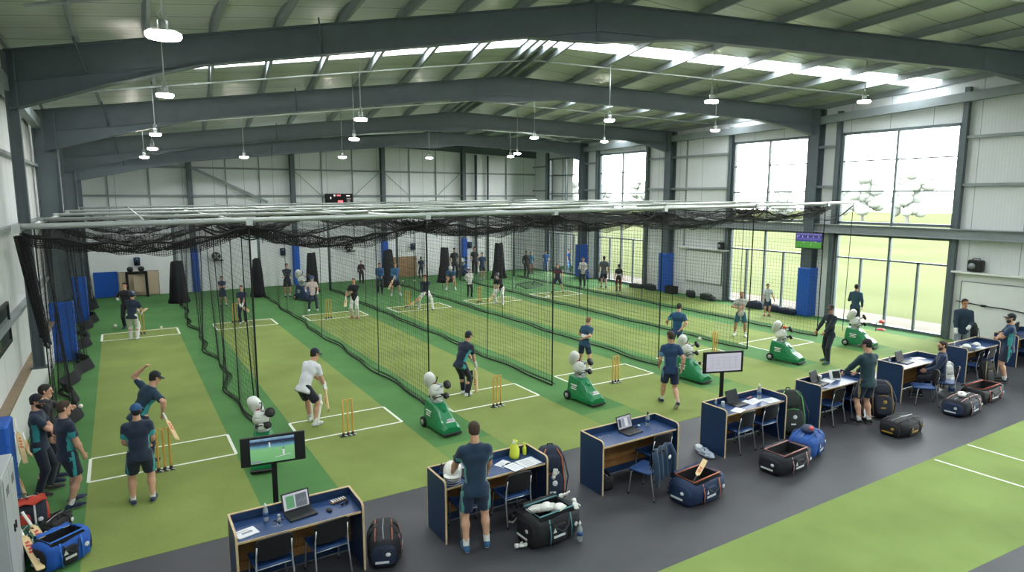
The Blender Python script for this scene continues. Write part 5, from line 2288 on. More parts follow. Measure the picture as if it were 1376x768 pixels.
# backpack desk
x, y = dz(3, .13, .80); bottle('small clear bottle at the back left of the backpack desk', x, y, TZ, .8)
x, y = dz(3, .19, .64)
t = thing('glass_jar', 'clear jar beside the bottle at the left of the backpack desk', 'jar', (x, y, TZ))
q = MB(); q.lathe([(.035, 0), (.04, .01), (.04, .1), (.03, .115)], (0, 0, 0), CLEAR, n=14); q.build('jar_body', CLEAR, t)
q = MB(); q.lathe([(.033, .115), (.033, .135), (.03, .138)], (0, 0, 0), WHITEP, n=14); q.build('lid', WHITEP, t)
x, y = dz(3, .27, .16); sheet('white sheet left of the laptop on the backpack desk', x, y, TZ, .28, .2, 18)
x, y = dz(3, .66, .60); sheet('wide white sheet right of the laptop on the backpack desk', x, y, TZ, .44, .26, 10, 4)
x, y = dz(3, .86, .28); sheet('white sheet at the right end of the backpack desk', x, y, TZ, .34, .26, -8)
x, y = dz(3, .78, .62); bottle('tall clear bottle with thin neck on the backpack desk', x, y, TZ, 1.35, WHITEP)
x, y = dz(3, .70, .86)
t = thing('pencil_tray', 'tray of red and blue pens at the back of the backpack desk', 'pens', (x, y, TZ), R(8))
q = MB(); q.box((0, 0, .01), (.22, .08, .02), NAVYP, bev=.005); q.build('tray', NAVYP, t)
for k, m in enumerate((REDGRIP, WATERB, PAPER, REDGRIP)):
    q = MB(); q.tube([(-.09 + k * .01, -.025 + k * .017, .026), (.08 + k * .01, -.022 + k * .016, .026)], .006, m, n=6); q.build('pen', m, t)
t = thing('plastic_wrapping', 'crumpled clear plastic wrapping on the floor at the foot of the backpack desk', 'wrapping', (9.46, 8.22, 0), R(75))
CRUMP = mat('crumpled_film', 'aeb7c4', .25, bump=1.0, bscale=18)
q = MB(); q.ell((0, 0, .06), (.27, .09, .055), CRUMP, n=22, k=12, power=.6)
rdc = random.Random(4)
q.v = [(a_ * (1 + rdc.uniform(-.07, .07)), b_ * (1 + rdc.uniform(-.25, .25)), max(.002, c_ * (1 + rdc.uniform(-.35, .15)))) for a_, b_, c_ in q.v]
q.sm = [False] * len(q.sm)
q.build('film', CRUMP, t)
q = MB(); q.ell((.2, 0, .07), (.08, .07, .065), PAPER, n=10, k=6, power=.7); q.build('folded_end', PAPER, t)
# capped man's desk
x, y = dz(4, .14, .55)
t = thing('tape_roll', 'white tape roll at the left of the capped man\'s desk', 'tape', (x, y, TZ))
q = MB(); q.lathe([(.03, 0), (.05, 0), (.05, .045), (.03, .045), (.03, 0)], (0, 0, 0), WHITEP, n=18); q.build('roll', WHITEP, t)
t2 = MB(); t2.lathe([(.029, .002), (.031, .002), (.031, .043), (.029, .043)], (0, 0, 0), LEA, n=18); t2.build('core', LEA, t)
x, y = dz(4, .50, .70); sheet('white sheet behind the laptop on the capped man\'s desk', x, y, TZ, .4, .24, 16)
x, y = dz(4, .16, .12)
small('mobile_phone', 'dark phone at the front left of the capped man\'s desk', 'phone', x, y, TZ, lambda q: (q.box((0, 0, .005), (.075, .15, .009), BLACK, bev=.003), q.box((0, 0, .0098), (.068, .135, .001), SCREEN_OFF)), 70)
x, y = dz(4, .42, .88)
t = thing('paper_cup', 'white paper cup at the back of the capped man\'s desk', 'cup', (x, y, TZ))
q = MB(); q.lathe([(.03, 0), (.042, .12), (.044, .122), (.044, .126), (.038, .126)], (0, 0, 0), WHITEP, n=16); q.build('cup_body', WHITEP, t)
q = MB(); q.lathe([(.045, .122), (.045, .13), (.03, .138), (.005, .138)], (0, 0, 0), WHITEP, n=16); q.build('lid', WHITEP, t)
x, y = dz(4, .66, .62)
t = thing('tablet_computer', 'tablet on a stand with dark picture, left of the capped man\'s hands', 'tablet', (x, y, TZ), R(-18))
rm = Euler((R(-20), 0, 0)).to_matrix()
q = MB(); q.box(rm @ Vector((0, 0, .12)), (.30, .014, .22), WHITEP, rot=rm, bev=.005); q.build('frame', WHITEP, t)
q = MB(); q.box(rm @ Vector((.03, -.009, .12)), (.2, .003, .16), SCREEN_OFF, rot=rm); q.box(rm @ Vector((-.1, -.0095, .12)), (.05, .003, .18), PAPER, rot=rm); q.build('display', SCREEN_OFF, t)
q = MB(); q.beam(rm @ Vector((0, .008, .15)), (0, .12, 0), .1, .005, BLACK); q.build('stand', BLACK, t)
# seated man's desk
x, y = dz(5, .08, .70); bottle('dark-capped bottle at the left of the seated man\'s desk', x, y, TZ, .95, BLACK)
x, y = dz(5, .20, .45); sheet('white sheet left of the laptop on the seated man\'s desk', x, y, TZ, .24, .3, 10)
x, y = dz(5, .66, .45); sheet('white sheet in the middle of the seated man\'s desk', x, y, TZ, .32, .26, 20)
x, y = dz(5, .80, .66)
t = thing('folder', 'open pale folder right of the laptop on the seated man\'s desk', 'folder', (x, y, TZ), R(-20))
q = MB(); q.box((0, 0, .006), (.34, .24, .012), MATS['print_grey'], bev=.003); q.build('cover', MATS['print_grey'], t)
q = MB(); q.box((-.08, 0, .0145), (.15, .21, .005), PAPER); q.box((.085, 0, .0145), (.15, .21, .005), PAPER); q.build('pages', PAPER, t)
# white caps desk
for lab, u, v, rz in (('round white cap left on the desk by the white board', .42, .62, 40), ('second white cap, right of the first, on the desk by the white board', .66, .52, -30)):
    x, y = dz(6, u, v)
    t = thing('sports_hat', lab, 'hat', (x, y, TZ), R(rz), group='white caps on the desk')
    q = MB(); q.ell((0, 0, .0), (.095, .11, .095), WHITEP, n=16, k=10); q.v = [(a, b, max(c, .001)) for a, b, c in q.v]; q.build('crown', WHITEP, t)
    q = MB(); q.grid(lambda u, v: Vector(((u - .5) * .17, .09 + .09 * v * (1 - (2 * u - 1) ** 2 * .5), .012 - .006 * v)), 8, 3, WHITEP); q.build('brim', WHITEP, t)
x, y = dz(6, .28, .35)
t = thing('clipboard', 'dark clipboard lying at the left of the white caps desk', 'clipboard', (x, y, TZ), R(25))
q = MB(); q.box((0, 0, .005), (.3, .34, .009), BLACK, bev=.002); q.build('board', BLACK, t)
q = MB(); q.box((0, .14, .016), (.1, .03, .014), ZIP, bev=.004); q.build('clip', ZIP, t)
x, y = dz(6, .55, .12); sheet('white sheet at the front edge of the white caps desk', x, y, TZ, .3, .18, 5)
x, y = dz(6, .10, .70); bottle('clear bottle at the back left of the white caps desk', x, y, TZ, .9)
x, y = dz(7, .4, .55)
t = thing('monitor', 'black monitor standing on the last desk at the right edge', 'monitor', (x, y, TZ), R(10))
q = MB(); q.box((0, 0, .24), (.5, .03, .3), BLACK, bev=.008); q.build('bezel', BLACK, t)
q = MB(); q.box((0, -.017, .24), (.46, .003, .26), SCREEN_OFF); q.build('display', SCREEN_OFF, t)
q = MB(); q.box((0, .02, .06), (.05, .03, .14), BLACK); q.box((0, 0, .006), (.22, .16, .012), BLACK, bev=.004); q.build('foot', BLACK, t)

# jacket over the chair back
JK = cloth('1b3550')
t = thing('jacket', 'navy training jacket draped over the back of the pulled-out chair', 'jacket', (7.36, 7.62, 0), R(16))
q = MB()
def jk(u, v):
    a = (u - .5) * .50
    w = -1 + 2 * v
    z = .895 - .56 * max(0, abs(w) - .06) * (1 if w < 0 else .55) + .012 * math.sin(u * 17 + 2 * w)
    yb = -.265 + (-.075 - .03 * math.sin(u * 21)) * max(0, -w) ** .5 + (.075 + .012 * math.sin(u * 19)) * max(0, w) ** .5
    return Vector((a * (1 + .06 * abs(w)), yb, z))
q.grid(jk, 22, 26, JK)
q.grid(lambda u, v: jk(1 - u, v) + Vector((0, 0, .006)), 22, 26, JK)
q.build('body', JK, t)
for s in (-1, 1):
    q = MB()
    q.tube([(s * .24, -.28, .87), (s * .285, -.34, .70), (s * .27, -.36, .48), (s * .25, -.35, .30)], [.05, .055, .05, .042], JK, n=10)
    q.build('sleeve', JK, t)
q = MB(); q.ell((.12, -.362, .70), (.05, .01, .035), WHITEP, n=10, k=6); q.build('badge', WHITEP, t)

# machines ---------------------------------------------------------------
for lab, p, rz, s, ob in (
        ('green bowling machine partly behind the match screen', (2.05, 12.35), -12, 1.0, False),
        ('green bowling machine at the end of the second net, beside the navy batsman', (5.66, 12.2), 3, 1.0, False),
        ('green bowling machine in front of the boy with white-banded shirt', (9.5, 12.1), 4, 1.0, False),
        ('green bowling machine beside the walking man in shorts', (13.18, 12.05), 4, 1.0, False),
        ('green bowling machine with orange knob', (17.15, 11.95), 6, 1.0, True),
        ('green bowling machine nearest the window, behind the capped man', (21.05, 11.9), 8, 1.0, False)):
    bowling_machine(lab, p[0], p[1], rz, True, s, ob)
bowling_machine('blue bowling machine behind the far wicket of the third lane', 7.55, 31.6, 20, False, 1.2)
bowling_machine('small pale bowling machine by the back wall near the white shelf', 18.6, 36.2, 10, False, 1.15)

# stumps -----------------------------------------------------------------
SN = ['first', 'second', 'third', 'fourth', 'fifth', 'sixth']
for i, (px, py, h) in enumerate([(222, 632, .80), (468, 585, .78), (668, 546, .76), (827, 514, .74), (960, 476, .74)]):
    p = G(px, py)
    stumps('wooden stumps at the near crease of the %s lane from the left' % SN[i], p.x, p.y, h)
for i, (px, py, h) in enumerate([(190, 449, .80), (317, 433, .76), (442, 428, .80), (548, 413, .76), (645, 406, .74)]):
    p = G(px, py)
    stumps('wooden stumps at the far crease of the %s lane from the left' % SN[i], p.x, p.y, h)

# balls ------------------------------------------------------------------
for lab, px, py, r in (('white ball on the turf left of the far batsman in the first lane', 155, 440, .07), ('pale ball beyond the far crease of the first lane', 217, 441, .05),
                       ('white ball lying by the third divider net hem', 478, 413, .05), ('white ball beside the divider net near the walking man', 940, 457, .06),
                       ('white ball near the foot of the machine with the orange knob', 996, 479, .045), ('white ball behind the man with bat in blue jacket', 557, 378, .07),
                       ('white ball by the feet of the man standing before the beige board', 541, 379, .06)):
    p = G(px, py)
    ball(lab, p.x, p.y, r, BALLW, r)
p = G(938, 499 + 4)
ball('dark ball under the document screen', 14.6, 13.0, .05, BLACK, .05)

# bags by the desks ------------------------------------------------------
duffel('black and navy kit bag on the floor right of the nearest desk', 2.86, 8.10, 70, L=.66, Wd=.46, H=.42, col='12151d', pipe='a8624a', pocket='1a2740')
duffel('big black kit bag packed with pads and gloves in front of the helmet desk', 5.12, 7.32, 4, L=.84, Wd=.60, H=.48, col='14171c', pipe='4d7f86', opened=True)
upright_bag('tall navy kit bag leaning at the right end of the helmet desk', 5.74, 8.12, -20, H=.95, Wd=.44, D=.30, col='15233a', trim='a8552f', lean=8)
duffel('navy kit bag with orange piping lying open below the draped chair', 7.98, 7.06, 6, L=.92, Wd=.60, H=.42, col='1a2f52', pipe='b8674a', opened=True)
duffel('black kit bag with salmon piping in front of the backpack desk', 10.28, 7.02, 4, L=1.0, Wd=.60, H=.38, col='171b26', pipe='c08a86', opened=True)
duffel('bright blue kit bag with gear on top, right of the salmon-piped bag', 11.25, 7.25, 18, L=.84, Wd=.55, H=.44, col='1c4f9c', pipe='2a62ac', pocket='153a78')
upright_bag('tall black backpack with green trim leaning at the backpack desk', 11.80, 7.98, -30, H=.95, Wd=.60, D=.34, col='1a2420', trim='4fa052', lean=14)
duffel('black kit bag with gold patches at the feet of the capped man', 14.0, 6.86, 0, L=.92, Wd=.56, H=.34, col='14161a', pipe='26282c', patch='b08c3c')
upright_bag('navy and gold backpack standing behind the black and gold bag', 14.52, 7.58, -40, H=.85, Wd=.50, D=.34, col='1a2032', trim='9c7a44', lean=16, patch='b08c3c')
duffel('black kit bag with pink piping near the chair of the seated man', 16.55, 6.82, 4, L=1.05, Wd=.58, H=.40, col='161a22', pipe='cf9a98', pocket='1d2c4c')
duffel('long open kit bag with red-orange edges, right of the pink-piped bag', 18.05, 7.02, 0, L=1.25, Wd=.58, H=.38, col='17181d', pipe='c25540', opened=True)
duffel('black kit bag with orange trim at the right edge, beside the man with folded arms', 20.55, 6.55, 10, L=1.0, Wd=.55, H=.38, col='14171f', pipe='b86a4c')
upright_bag('white and black upright bag behind the chair of the seated man', 18.12, 7.86, -30, H=.74, Wd=.36, D=.24, col='c9c9c6', trim='1a1a1c', lean=8)
bottle('tall clear shaker bottle standing by the open red-edged bag', 17.62, 7.52, 0, 2.0, WHITEP)
upright_bag('black upright bag standing behind the white caps desk', 22.3, 9.2, -60, H=1.15, Wd=.50, D=.32, col='17191c', trim='3a3d40', lean=8)
upright_bag('dark bag with tan straps hung under the white caps desk', 19.72, 7.62, -10, H=.62, Wd=.34, D=.2, col='1d2024', trim='8a7a4c', lean=4, patch=None)
# what sticks out of the open bag by the helmet desk
def batting_pad(label, p, rot, L=.5, m=None, group=None):
    t = thing('leg_guard', label, 'pad', p, 0, group)
    t.rotation_euler = rot
    m = m or PADM
    q = MB()
    for k in range(5):
        q.ell((-.064 + k * .032, 0, 0), (.021, .035, L / 2), m, n=10, k=10, power=.7)
    q.build('ribs', m, t)
    q = MB(); q.ell((0, .01, L * .22), (.1, .05, .075), m, n=14, k=8, power=.7); q.build('knee_roll', m, t)
    q = MB()
    for z in (-.15, .0):
        q.tube([(-.09, 0, z), (-.07, -.05, z), (.07, -.05, z), (.09, 0, z)], .012, BLACK, n=6, flat=.4)
    q.build('strap', BLACK, t)
    return t


def glove(label, p, rot, m=None):
    t = thing('batting_glove', label, 'glove', p, 0, 'loose batting gloves', scale=.72)
    t.rotation_euler = rot
    m = m or GLOVEM
    q = MB(); q.ell((0, 0, 0), (.055, .03, .07), m, n=12, k=8, power=.8); q.tube([(0, 0, -.06), (0, 0, -.13)], [.045, .05], m, n=10); q.build('palm', m, t)
    for k in range(4):
        q = MB(); q.tube([(-.04 + k * .027, 0, .04), (-.042 + k * .028, .01, .10), (-.042 + k * .028, .035, .125 - abs(k - 1.4) * .012)], [.015, .0145, .012], m, n=7); q.build('finger', m, t)
    q = MB(); q.tube([(.05, 0, -.02), (.085, .01, .02), (.09, .025, .055)], [.016, .015, .012], m, n=7); q.build('thumb', m, t)
    return t


batting_pad('white leg guard lying in the big black bag', (4.98, 7.36, .46), (R(72), 0, R(40)), .50)
glove('white glove on the right rim of the big black bag', (5.50, 7.42, .52), (R(60), R(10), R(30)))
glove('white glove hanging at the corner of the big black bag', (5.53, 7.20, .44), (R(120), 0, R(-20)))
glove('pale glove beside the left end of the big black bag', (4.60, 7.24, .05), (R(90), 0, R(70)))
bottle('clear bottle held in the side pocket of the big black bag', 5.42, 6.94, .02, 1.25, WHITEP)
batting_pad('white and grey leg guard beside the first in the big black bag', (5.20, 7.30, .44), (R(75), 0, R(20)), .40)
glove('white glove tucked into the tall navy bag at the helmet desk', (5.66, 7.92, .62), (R(20), R(10), R(-20)))
bat('white-edged bat lying in the open navy bag below the draped chair', (7.74, 6.94, .34), (8.32, 7.20, .52), (0, -.4, 1), BLACK)
t = thing('shoe_pair', 'dark trainer under the chair at the helmet desk', 'shoe', (4.95, 8.02, 0), R(-50))
q = MB(); q.ell((0, 0, .05), (.045, .13, .045), BLACK, n=12, k=8, power=.8); q.ell((0, -.07, .08), (.04, .05, .045), BLACK, n=10, k=8); q.build('upper', BLACK, t)
q = MB(); q.box((0, 0, .012), (.085, .27, .024), WHITEP, bev=.01); q.build('sole', WHITEP, t)
t.name = 'training_shoe'
duffel('black rucksack lying in the shade under the draped-chair desk', 6.88, 8.18, 80, L=.36, Wd=.26, H=.26, col='101216', pipe='26282c', patch=None)
# gear lying on the bright blue bag
t = thing('towel', 'dark blue and red towel bundled on the bright blue bag', 'towel', (11.28, 7.25, .48), R(30))
TW = bagm('1d2b4e')
q = MB(); q.ell((0, 0, 0), (.2, .12, .06), TW, n=14, k=8, power=.8); q.build('cloth', TW, t)
q = MB(); q.ell((-.06, -.06, .04), (.09, .05, .03), REDGRIP, n=12, k=6, power=.8); q.build('red_corner', REDGRIP, t)
t = thing('shin_guard', 'white guard resting on the pink-piped bag', 'pad', (16.50, 6.82, .44), R(20))
q = MB(); q.ell((0, 0, 0), (.16, .09, .05), PADM, n=14, k=8, power=.8); q.build('shell', PADM, t)
q = MB(); q.tube([(-.1, -.08, 0), (-.1, 0, .055), (-.1, .08, 0)], .012, BLACK, n=6, flat=.4); q.build('strap', BLACK, t)

# left-hand corner -------------------------------------------------------
duffel('blue and black kit bag in the near left corner, lying open', -.98, 10.28, 35, L=.60, Wd=.44, H=.42, col='1d57b0', pipe='2a6cc4', pocket='15171c', opened=True)
duffel('small black kit bag on the turf behind the leaning bats', -1.12, 11.28, 60, L=.44, Wd=.30, H=.26, col='121316', pipe='1e2024')
duffel('green kit bag under the bats at the left edge', -1.44, 10.55, 80, L=.6, Wd=.36, H=.42, col='1c5a3a', pipe='d0d2d0', pocket='16181c')
duffel('dark navy kit bag with red flap against the blue pad at the left edge', -1.50, 11.36, 10, L=.56, Wd=.36, H=.58, col='1a2233', pipe='c8c9c6', pocket='b0392a')
t = thing('towel', 'red cloth thrown over the dark bag at the left edge', 'towel', (-1.38, 11.3, .62), R(15))
RC = mat('red_cloth', 'b03a28', .8, bump=.4, bscale=12)
q = MB(); q.grid(lambda u, v: Vector(((u - .5) * .34, (v - .5) * .26, .02 * math.sin(9 * u) * math.cos(7 * v) - .10 * abs(v - .5))), 12, 10, RC); q.grid(lambda u, v: Vector(((.5 - u) * .34, (v - .5) * .26, .02 * math.sin(9 * (1 - u)) * math.cos(7 * v) - .10 * abs(v - .5) - .012)), 12, 10, RC); q.build('cloth', RC, t)
def bat_up(label, toe_px, toe_y, top_px, face, far=True, **k):
    toe = at_y(toe_px[0], toe_px[1], toe_y)
    d = ray(*top_px).normalized()
    C = Vector((0, 0, CAMH))
    b_ = d.dot(C - toe)
    disc = b_ * b_ - (C - toe).length_squared + .86 ** 2
    tt = -b_ if disc < 0 else -b_ + (math.sqrt(disc) if far else -math.sqrt(disc))
    top = toe + (C + d * tt - toe).normalized() * .86
    top.x = max(top.x, -1.84)
    return bat(label, top, toe, face, **k)


bat_up('red-marked bat leaning on the bags, nearer the left edge', (55, 765), 9.92, (21, 700), (.6, -1, .4))
bat_up('red-marked bat leaning across the blue bag, right one of the leaning pair', (71, 746), 10.22, (30, 688), (.6, -1, .4))
bat_up('plain bat standing between the two leaning bats', (50, 742), 10.35, (40, 702), (.4, -1, .3))
bat_up('bat leaning against the low white wall beside the capped man', (34, 622), 13.75, (12, 562), (1, -.7, .2), sticker=BATORG, group='bats leaning along the left wall')
bat_up('second bat beside it along the low white wall, orange marks', (41, 612), 14.15, (21, 583), (1, -.7, .2), sticker=BATORG, group='bats leaning along the left wall')
bat_up('bat leaning at the right side of the blue pad at the left edge', (35, 667), 12.30, (20, 630), (1, -.7, .2), group='bats leaning along the left wall')
t = thing('locker', 'pale grey metal locker at the near left edge', 'locker', (-1.60, 9.72, 0))
LOCK = mat('locker_grey', 'a9aeb0', .45)
q = MB(); q.box((0, 0, .85), (.42, .9, 1.7), LOCK, bev=.01); q.build('body', LOCK, t)
for s in (-1, 1):
    q = MB(); q.box((.216, s * .22, .87), (.012, .42, 1.58), LOCK, bev=.004)
    for k in range(4):
        q.box((.224, s * .22, 1.5 - k * .03), (.004, .2, .008), BLACK)
    d = q.build('door', LOCK, t)
    q = MB(); q.box((.23, s * .06, .9), (.02, .025, .1), BLACK, bev=.004); q.build('handle', BLACK, d)

# padding on the columns -------------------------------------------------
def pad(label, x, y, z0, z1, w, d, face):
    t = thing('column_padding', label, 'padding', (x, y, 0), R(face), group='blue padding on the steel columns')
    q = MB()
    q.box((0, 0, (z0 + z1) / 2), (w, d, z1 - z0), BLUEPAD, bev=.03)
    q.build('cushion', BLUEPAD, t)
    for z in (z0 + .3, (z0 + z1) / 2, z1 - .3):
        q = MB()
        q.box((0, 0, z), (w + .006, d + .006, .03), BLUEPAD)
        q.build('strap', BLUEPAD, t)
    return t


pad('blue padding at the foot of the left wall at the near left edge', -1.79, 12.0, .02, 1.62, .34, .62, 0)
pad('blue padding on the left wall column behind the net', -1.64, 23.5, .02, 1.85, .62, .36, 0)
pad('blue padding on the farther left wall column', -1.54, 30.5, .02, 1.85, .62, .36, 0)
pad('blue padding on the right column that carries the television', 24.62, 16.3, .02, 2.05, .56, .58, 0)
pad('blue padding on the right column beside the wall board', 24.62, 24.5, .02, 2.05, .56, .58, 0)
pad('blue padding on the right column between the two far windows', 24.62, 31.8, .02, 2.05, .56, .58, 0)
for x, o in ((3.32, 'first'), (8.52, 'second'), (13.81, 'third'), (19.25, 'fourth')):
    pad('blue padding on the %s back wall column from the left' % o, x, YB - .22, .02, 2.3, .34, .36, 0)

# boards, speakers, mirrors on the walls ---------------------------------
BEIGE = mat('beige_board', 'c8b49a', .6, var=.05, scale=2)
BROWNB = mat('brown_board', '9a7b58', .6, var=.1, scale=3)


def wall_board(label, x0, x1, z1, m, frame=None, y=YB - .13, name='wall_board', cat='board'):
    t = thing(name, label, cat, ((x0 + x1) / 2, y, 0))
    q = MB(); q.box((0, 0, z1 / 2 + .01), (x1 - x0, .05, z1 - .02), m, bev=.01); q.build('panel', m, t)
    q = MB()
    q.box((0, -.005, z1), (x1 - x0 + .02, .06, .025), frame or m)
    for s in (-1, 1):
        q.box((s * (x1 - x0) / 2, -.005, z1 / 2), (.025, .06, z1 - .02), frame or m)
    q.build('edge_trim', frame or m, t)
    return t


wall_board('blue crash mat standing against the back wall at the left end', -1.2, -.2, 1.28, BLUEPAD, name='crash_mat', cat='mat')
wall_board('beige board against the back wall behind the first lane', -.15, 1.6, 1.24, BEIGE, LEDGE)
wall_board('brown wooden board against the back wall right of the curtain', 14.3, 15.9, 1.28, BROWNB, LEDGE)
wall_board('tall white board against the back wall in the second lane', 6.0, 8.2, 2.3, WHITE)
wall_board('tall white board against the back wall left of the fourth column', 16.5, 18.3, 2.3, WHITE)


def wall_unit(label, px, py, kind, name='wall_speaker', cat='speaker'):
    p = at_y(px, py, YB - .2)
    t = thing(name, label, cat, p)
    q = MB()
    if kind == 'speaker':
        q.box((0, 0, 0), (.28, .2, .42), BLUEDK, bev=.03); q.build('case', BLUEDK, t)
        q = MB(); q.lathe([(.02, 0), (.10, .004), (.11, .012)], (0, -.104, -.06), BLACK, n=16, axis=(0, -1, 0)); q.lathe([(.01, 0), (.045, .006)], (0, -.104, .12), GALV, n=12, axis=(0, -1, 0)); q.build('cone', BLACK, t)
        q = MB(); q.box((0, .12, 0), (.06, .06, .2), BLACK); q.build('wall_bracket', BLACK, t)
    else:
        q = MB(); q.lathe([(.20, -.08), (.22, -.06), (.22, .06), (.20, .08)], (0, -.16, .1), BLACK, n=20, axis=(0, -1, 0)); q.build('drum', BLACK, t)
        for k in range(4):
            q = MB(); a = k * PI / 2 + .4; q.prism([(0, -.26, .1), (.17 * math.cos(a), -.255, .1 + .17 * math.sin(a)), (.17 * math.cos(a + .6), -.265, .1 + .17 * math.sin(a + .6))], (0, 0, 0), (0, -.012, 0), GALV); q.build('fan_blade', GALV, t)
        q = MB(); q.box((0, .0, -.02), (.12, .3, .08), BLACK); q.box((.1, -.1, -.14), (.5, .2, .06), BLACK, bev=.01); q.build('wall_bracket', BLACK, t)
    return t


BLUEDK = mat('dark_blue_case', '1d3a5e', .45)
wall_unit('dark blue loudspeaker on the back wall above the beige board', 184, 351, 'speaker')
wall_unit('black fan on a bracket on the back wall of the second lane', 290, 346, 'fan', 'wall_fan', 'fan')
wall_unit('dark loudspeaker high on the back wall above the man in black shorts', 380, 338, 'speaker')
wall_unit('black fan with a white shelf on the back wall of the fourth lane', 468, 334, 'fan', 'wall_fan', 'fan')
wall_unit('small dark loudspeaker on the back wall above the brown board', 555, 331, 'speaker')
wall_unit('dark loudspeaker beside the fourth padded column of the back wall', 631, 329, 'speaker')

t = thing('equipment_cabinet', 'black arched equipment stand with pale panel before the beige board', 'stand', (.62, 36.9, 0))
q = MB()
for s in (-1, 1):
    q.box((s * .42, 0, .62), (.12, .3, 1.24), BLACKM, bev=.03)
q.box((0, 0, 1.24), (.96, .3, .12), BLACKM, bev=.04)
q.build('frame', BLACKM, t)
q = MB(); q.box((.1, .05, .72), (.5, .04, .9), BEIGE); q.build('panel', BEIGE, t)
for s in (-.26, .22):
    q = MB(); q.ell((s, 0, 1.42), (.14, .12, .13), BLACK, n=14, k=9, power=.85); q.box((s, -.12, 1.38), (.16, .08, .03), BLACK); q.build('hung_helmet', BLACK, t)

# mirror on the left wall
t = thing('wall_mirror', 'framed wall mirror on the left wall at the near left edge', 'mirror', (XL + .06, 13.3, 2.6), R(90))
MIR = mat('mirror_glass', 'b9c0bc', .08, 1.0)
q = MB(); q.box((0, 0, 0), (4.4, .02, .72), MIR); q.build('glass', MIR, t)
q = MB()
for s in (-1, 1):
    q.box((0, -.005, s * .37), (4.48, .05, .05), BLACK)
    q.box((s * 2.22, -.005, 0), (.05, .05, .74), BLACK)
q.build('frame', BLACK, t)
# white boards of the right wall
def side_board(label, y0, y1, z0, z1, x=XR - .06, name='white_board'):
    t = thing(name, label, 'board', (x, (y0 + y1) / 2, (z0 + z1) / 2), R(-90))
    w, h = y1 - y0, z1 - z0
    q = MB(); q.box((0, 0, 0), (w, .03, h), WHITE, bev=.006); q.build('panel', WHITE, t)
    q = MB()
    for s in (-1, 1):
        q.box((0, -.008, s * h / 2), (w, .045, .03), STEEL2)
        q.box((s * w / 2, -.008, 0), (.03, .045, h), STEEL2)
    q.build('edge_trim', STEEL2, t)
    q = MB(); q.box((0, .035, h * .3), (w * .8, .05, .05), STEEL2); q.build('wall_mount', STEEL2, t)
    return t


side_board('large framed white board on the right wall behind the last desks', 8.4, 10.6, .25, 2.1)
side_board('framed white board on the right wall between the two tall window bays', 21.0, 23.3, .75, 2.3)
q = MB(); q.box((XR - .12, 8.6, 2.42), (.24, 4.6, .06), WHITE); struct(q.build('trim_1', WHITE), 'white ledge above the board')
for lab, p, s in (('black loudspeaker standing on the ledge above the large white board', at_x(1311, 362, XR - .14), 1.25), ('small black loudspeaker on top of the board between the windows', at_x(970, 330, XR - .16), 1.1)):
    t = thing('speaker', lab, 'speaker', (p.x, p.y, 2.46), R(-90), scale=s)
    q = MB(); q.box((0, 0, .17), (.36, .2, .32), BLACK, bev=.03); q.build('case', BLACK, t)
    q = MB(); q.lathe([(.02, 0), (.085, .004), (.09, .012)], (-.06, -.104, .16), MATS['print_grey'], n=14, axis=(0, -1, 0)); q.build('cone', BLACK, t)
    q = MB(); q.tube([(-.1, 0, .32), (-.08, 0, .37), (.08, 0, .37), (.1, 0, .32)], .012, BLACK, n=6); q.build('handle', BLACK, t)
q = MB(); q.box((XR - .12, 22.2, 2.43), (.22, 3.2, .05), WHITE); struct(q.build('trim_2', WHITE), 'white ledge above the wall board')
for lab, y, z in (('dark cable bar across the large white board', 9.5, 1.32),):
    t = thing('stretch_band', lab, 'band', (XR - .12, y, z))
    q = MB(); q.tube([(0, -1.3, -.1), (0, -.3, .0), (0, .4, .02), (0, 1.2, .08)], .018, BLACK, n=6); q.build('cord', BLACK, t)
    q = MB(); q.ell((-.02, .35, .02), (.04, .12, .04), cloth(TRK), n=10, k=7); q.build('grip', BLACK, t)

# bags and gear along the right wall -------------------------------------
for lab, px, py, L_, H_, col, pipe, rz in (
        ('flat dark bag on the floor by the far windows', 867, 385, .9, .22, '23272c', '30343a', 95),
        ('dark kit bag at the foot of the left board panel, right of the flat bag', 887, 388, .7, .32, '20252a', '30343a', 85),
        ('black bag beside the padded column under the wall board', 935, 398, .55, .34, '1d2328', '2e3a34', 70),
        ('black and green bag under the wall board', 953, 402, .62, .30, '18241e', '3f7a48', 88),
        ('small dark bag at the corner of the window under the wall board', 970, 402, .4, .2, '1b1e22', '2a2d31', 80),
        ('dark kit bag with yellow pocket at the window behind the man in grey', 1022, 409, .7, .3, '22262a', 'b8b03c', 90),
        ('navy kit bag at the window, left of three', 1047, 410, .62, .34, '1a2340', '28324e', 90),
        ('navy kit bag at the window with a pale pink badge, middle of three', 1060, 415, .6, .3, '1a2138', '28324e', 92),
        ('navy kit bag at the window next to the padded column, right of three', 1076, 419, .72, .26, '18203a', '28324e', 90),
        ('blue bag at the foot of the far padded column', 793, 374, .6, .4, '1d4c92', '28324e', 60),
        ('navy bag right of the far padded column', 812, 378, .5, .25, '1b2a48', '28324e', 80)):
    p = G(px, py)
    duffel(lab, min(p.x, 24.3), p.y, rz, L=L_, Wd=.34, H=H_, col=col, pipe=pipe, patch='d8a8a4' if 'pink badge' in lab else None)
p = G(913, 391)
t = thing('plastic_crate', 'black plastic crate against the right wall beside the padded column', 'crate', (24.3, 23.75, 0), R(90))
q = MB()
for s in (-1, 1):
    q.box((0, s * .18, .2), (.6, .02, .36), BLACK)
    q.box((s * .29, 0, .2), (.02, .36, .36), BLACK)
q.box((0, 0, .03), (.58, .36, .02), BLACK)
q.build('body', BLACK, t)
q = MB()
for s in (-1, 1):
    q.box((0, s * .19, .385), (.64, .04, .03), BLACK); q.box((s * .30, 0, .385), (.04, .38, .03), BLACK)
q.build('rim', BLACK, t)
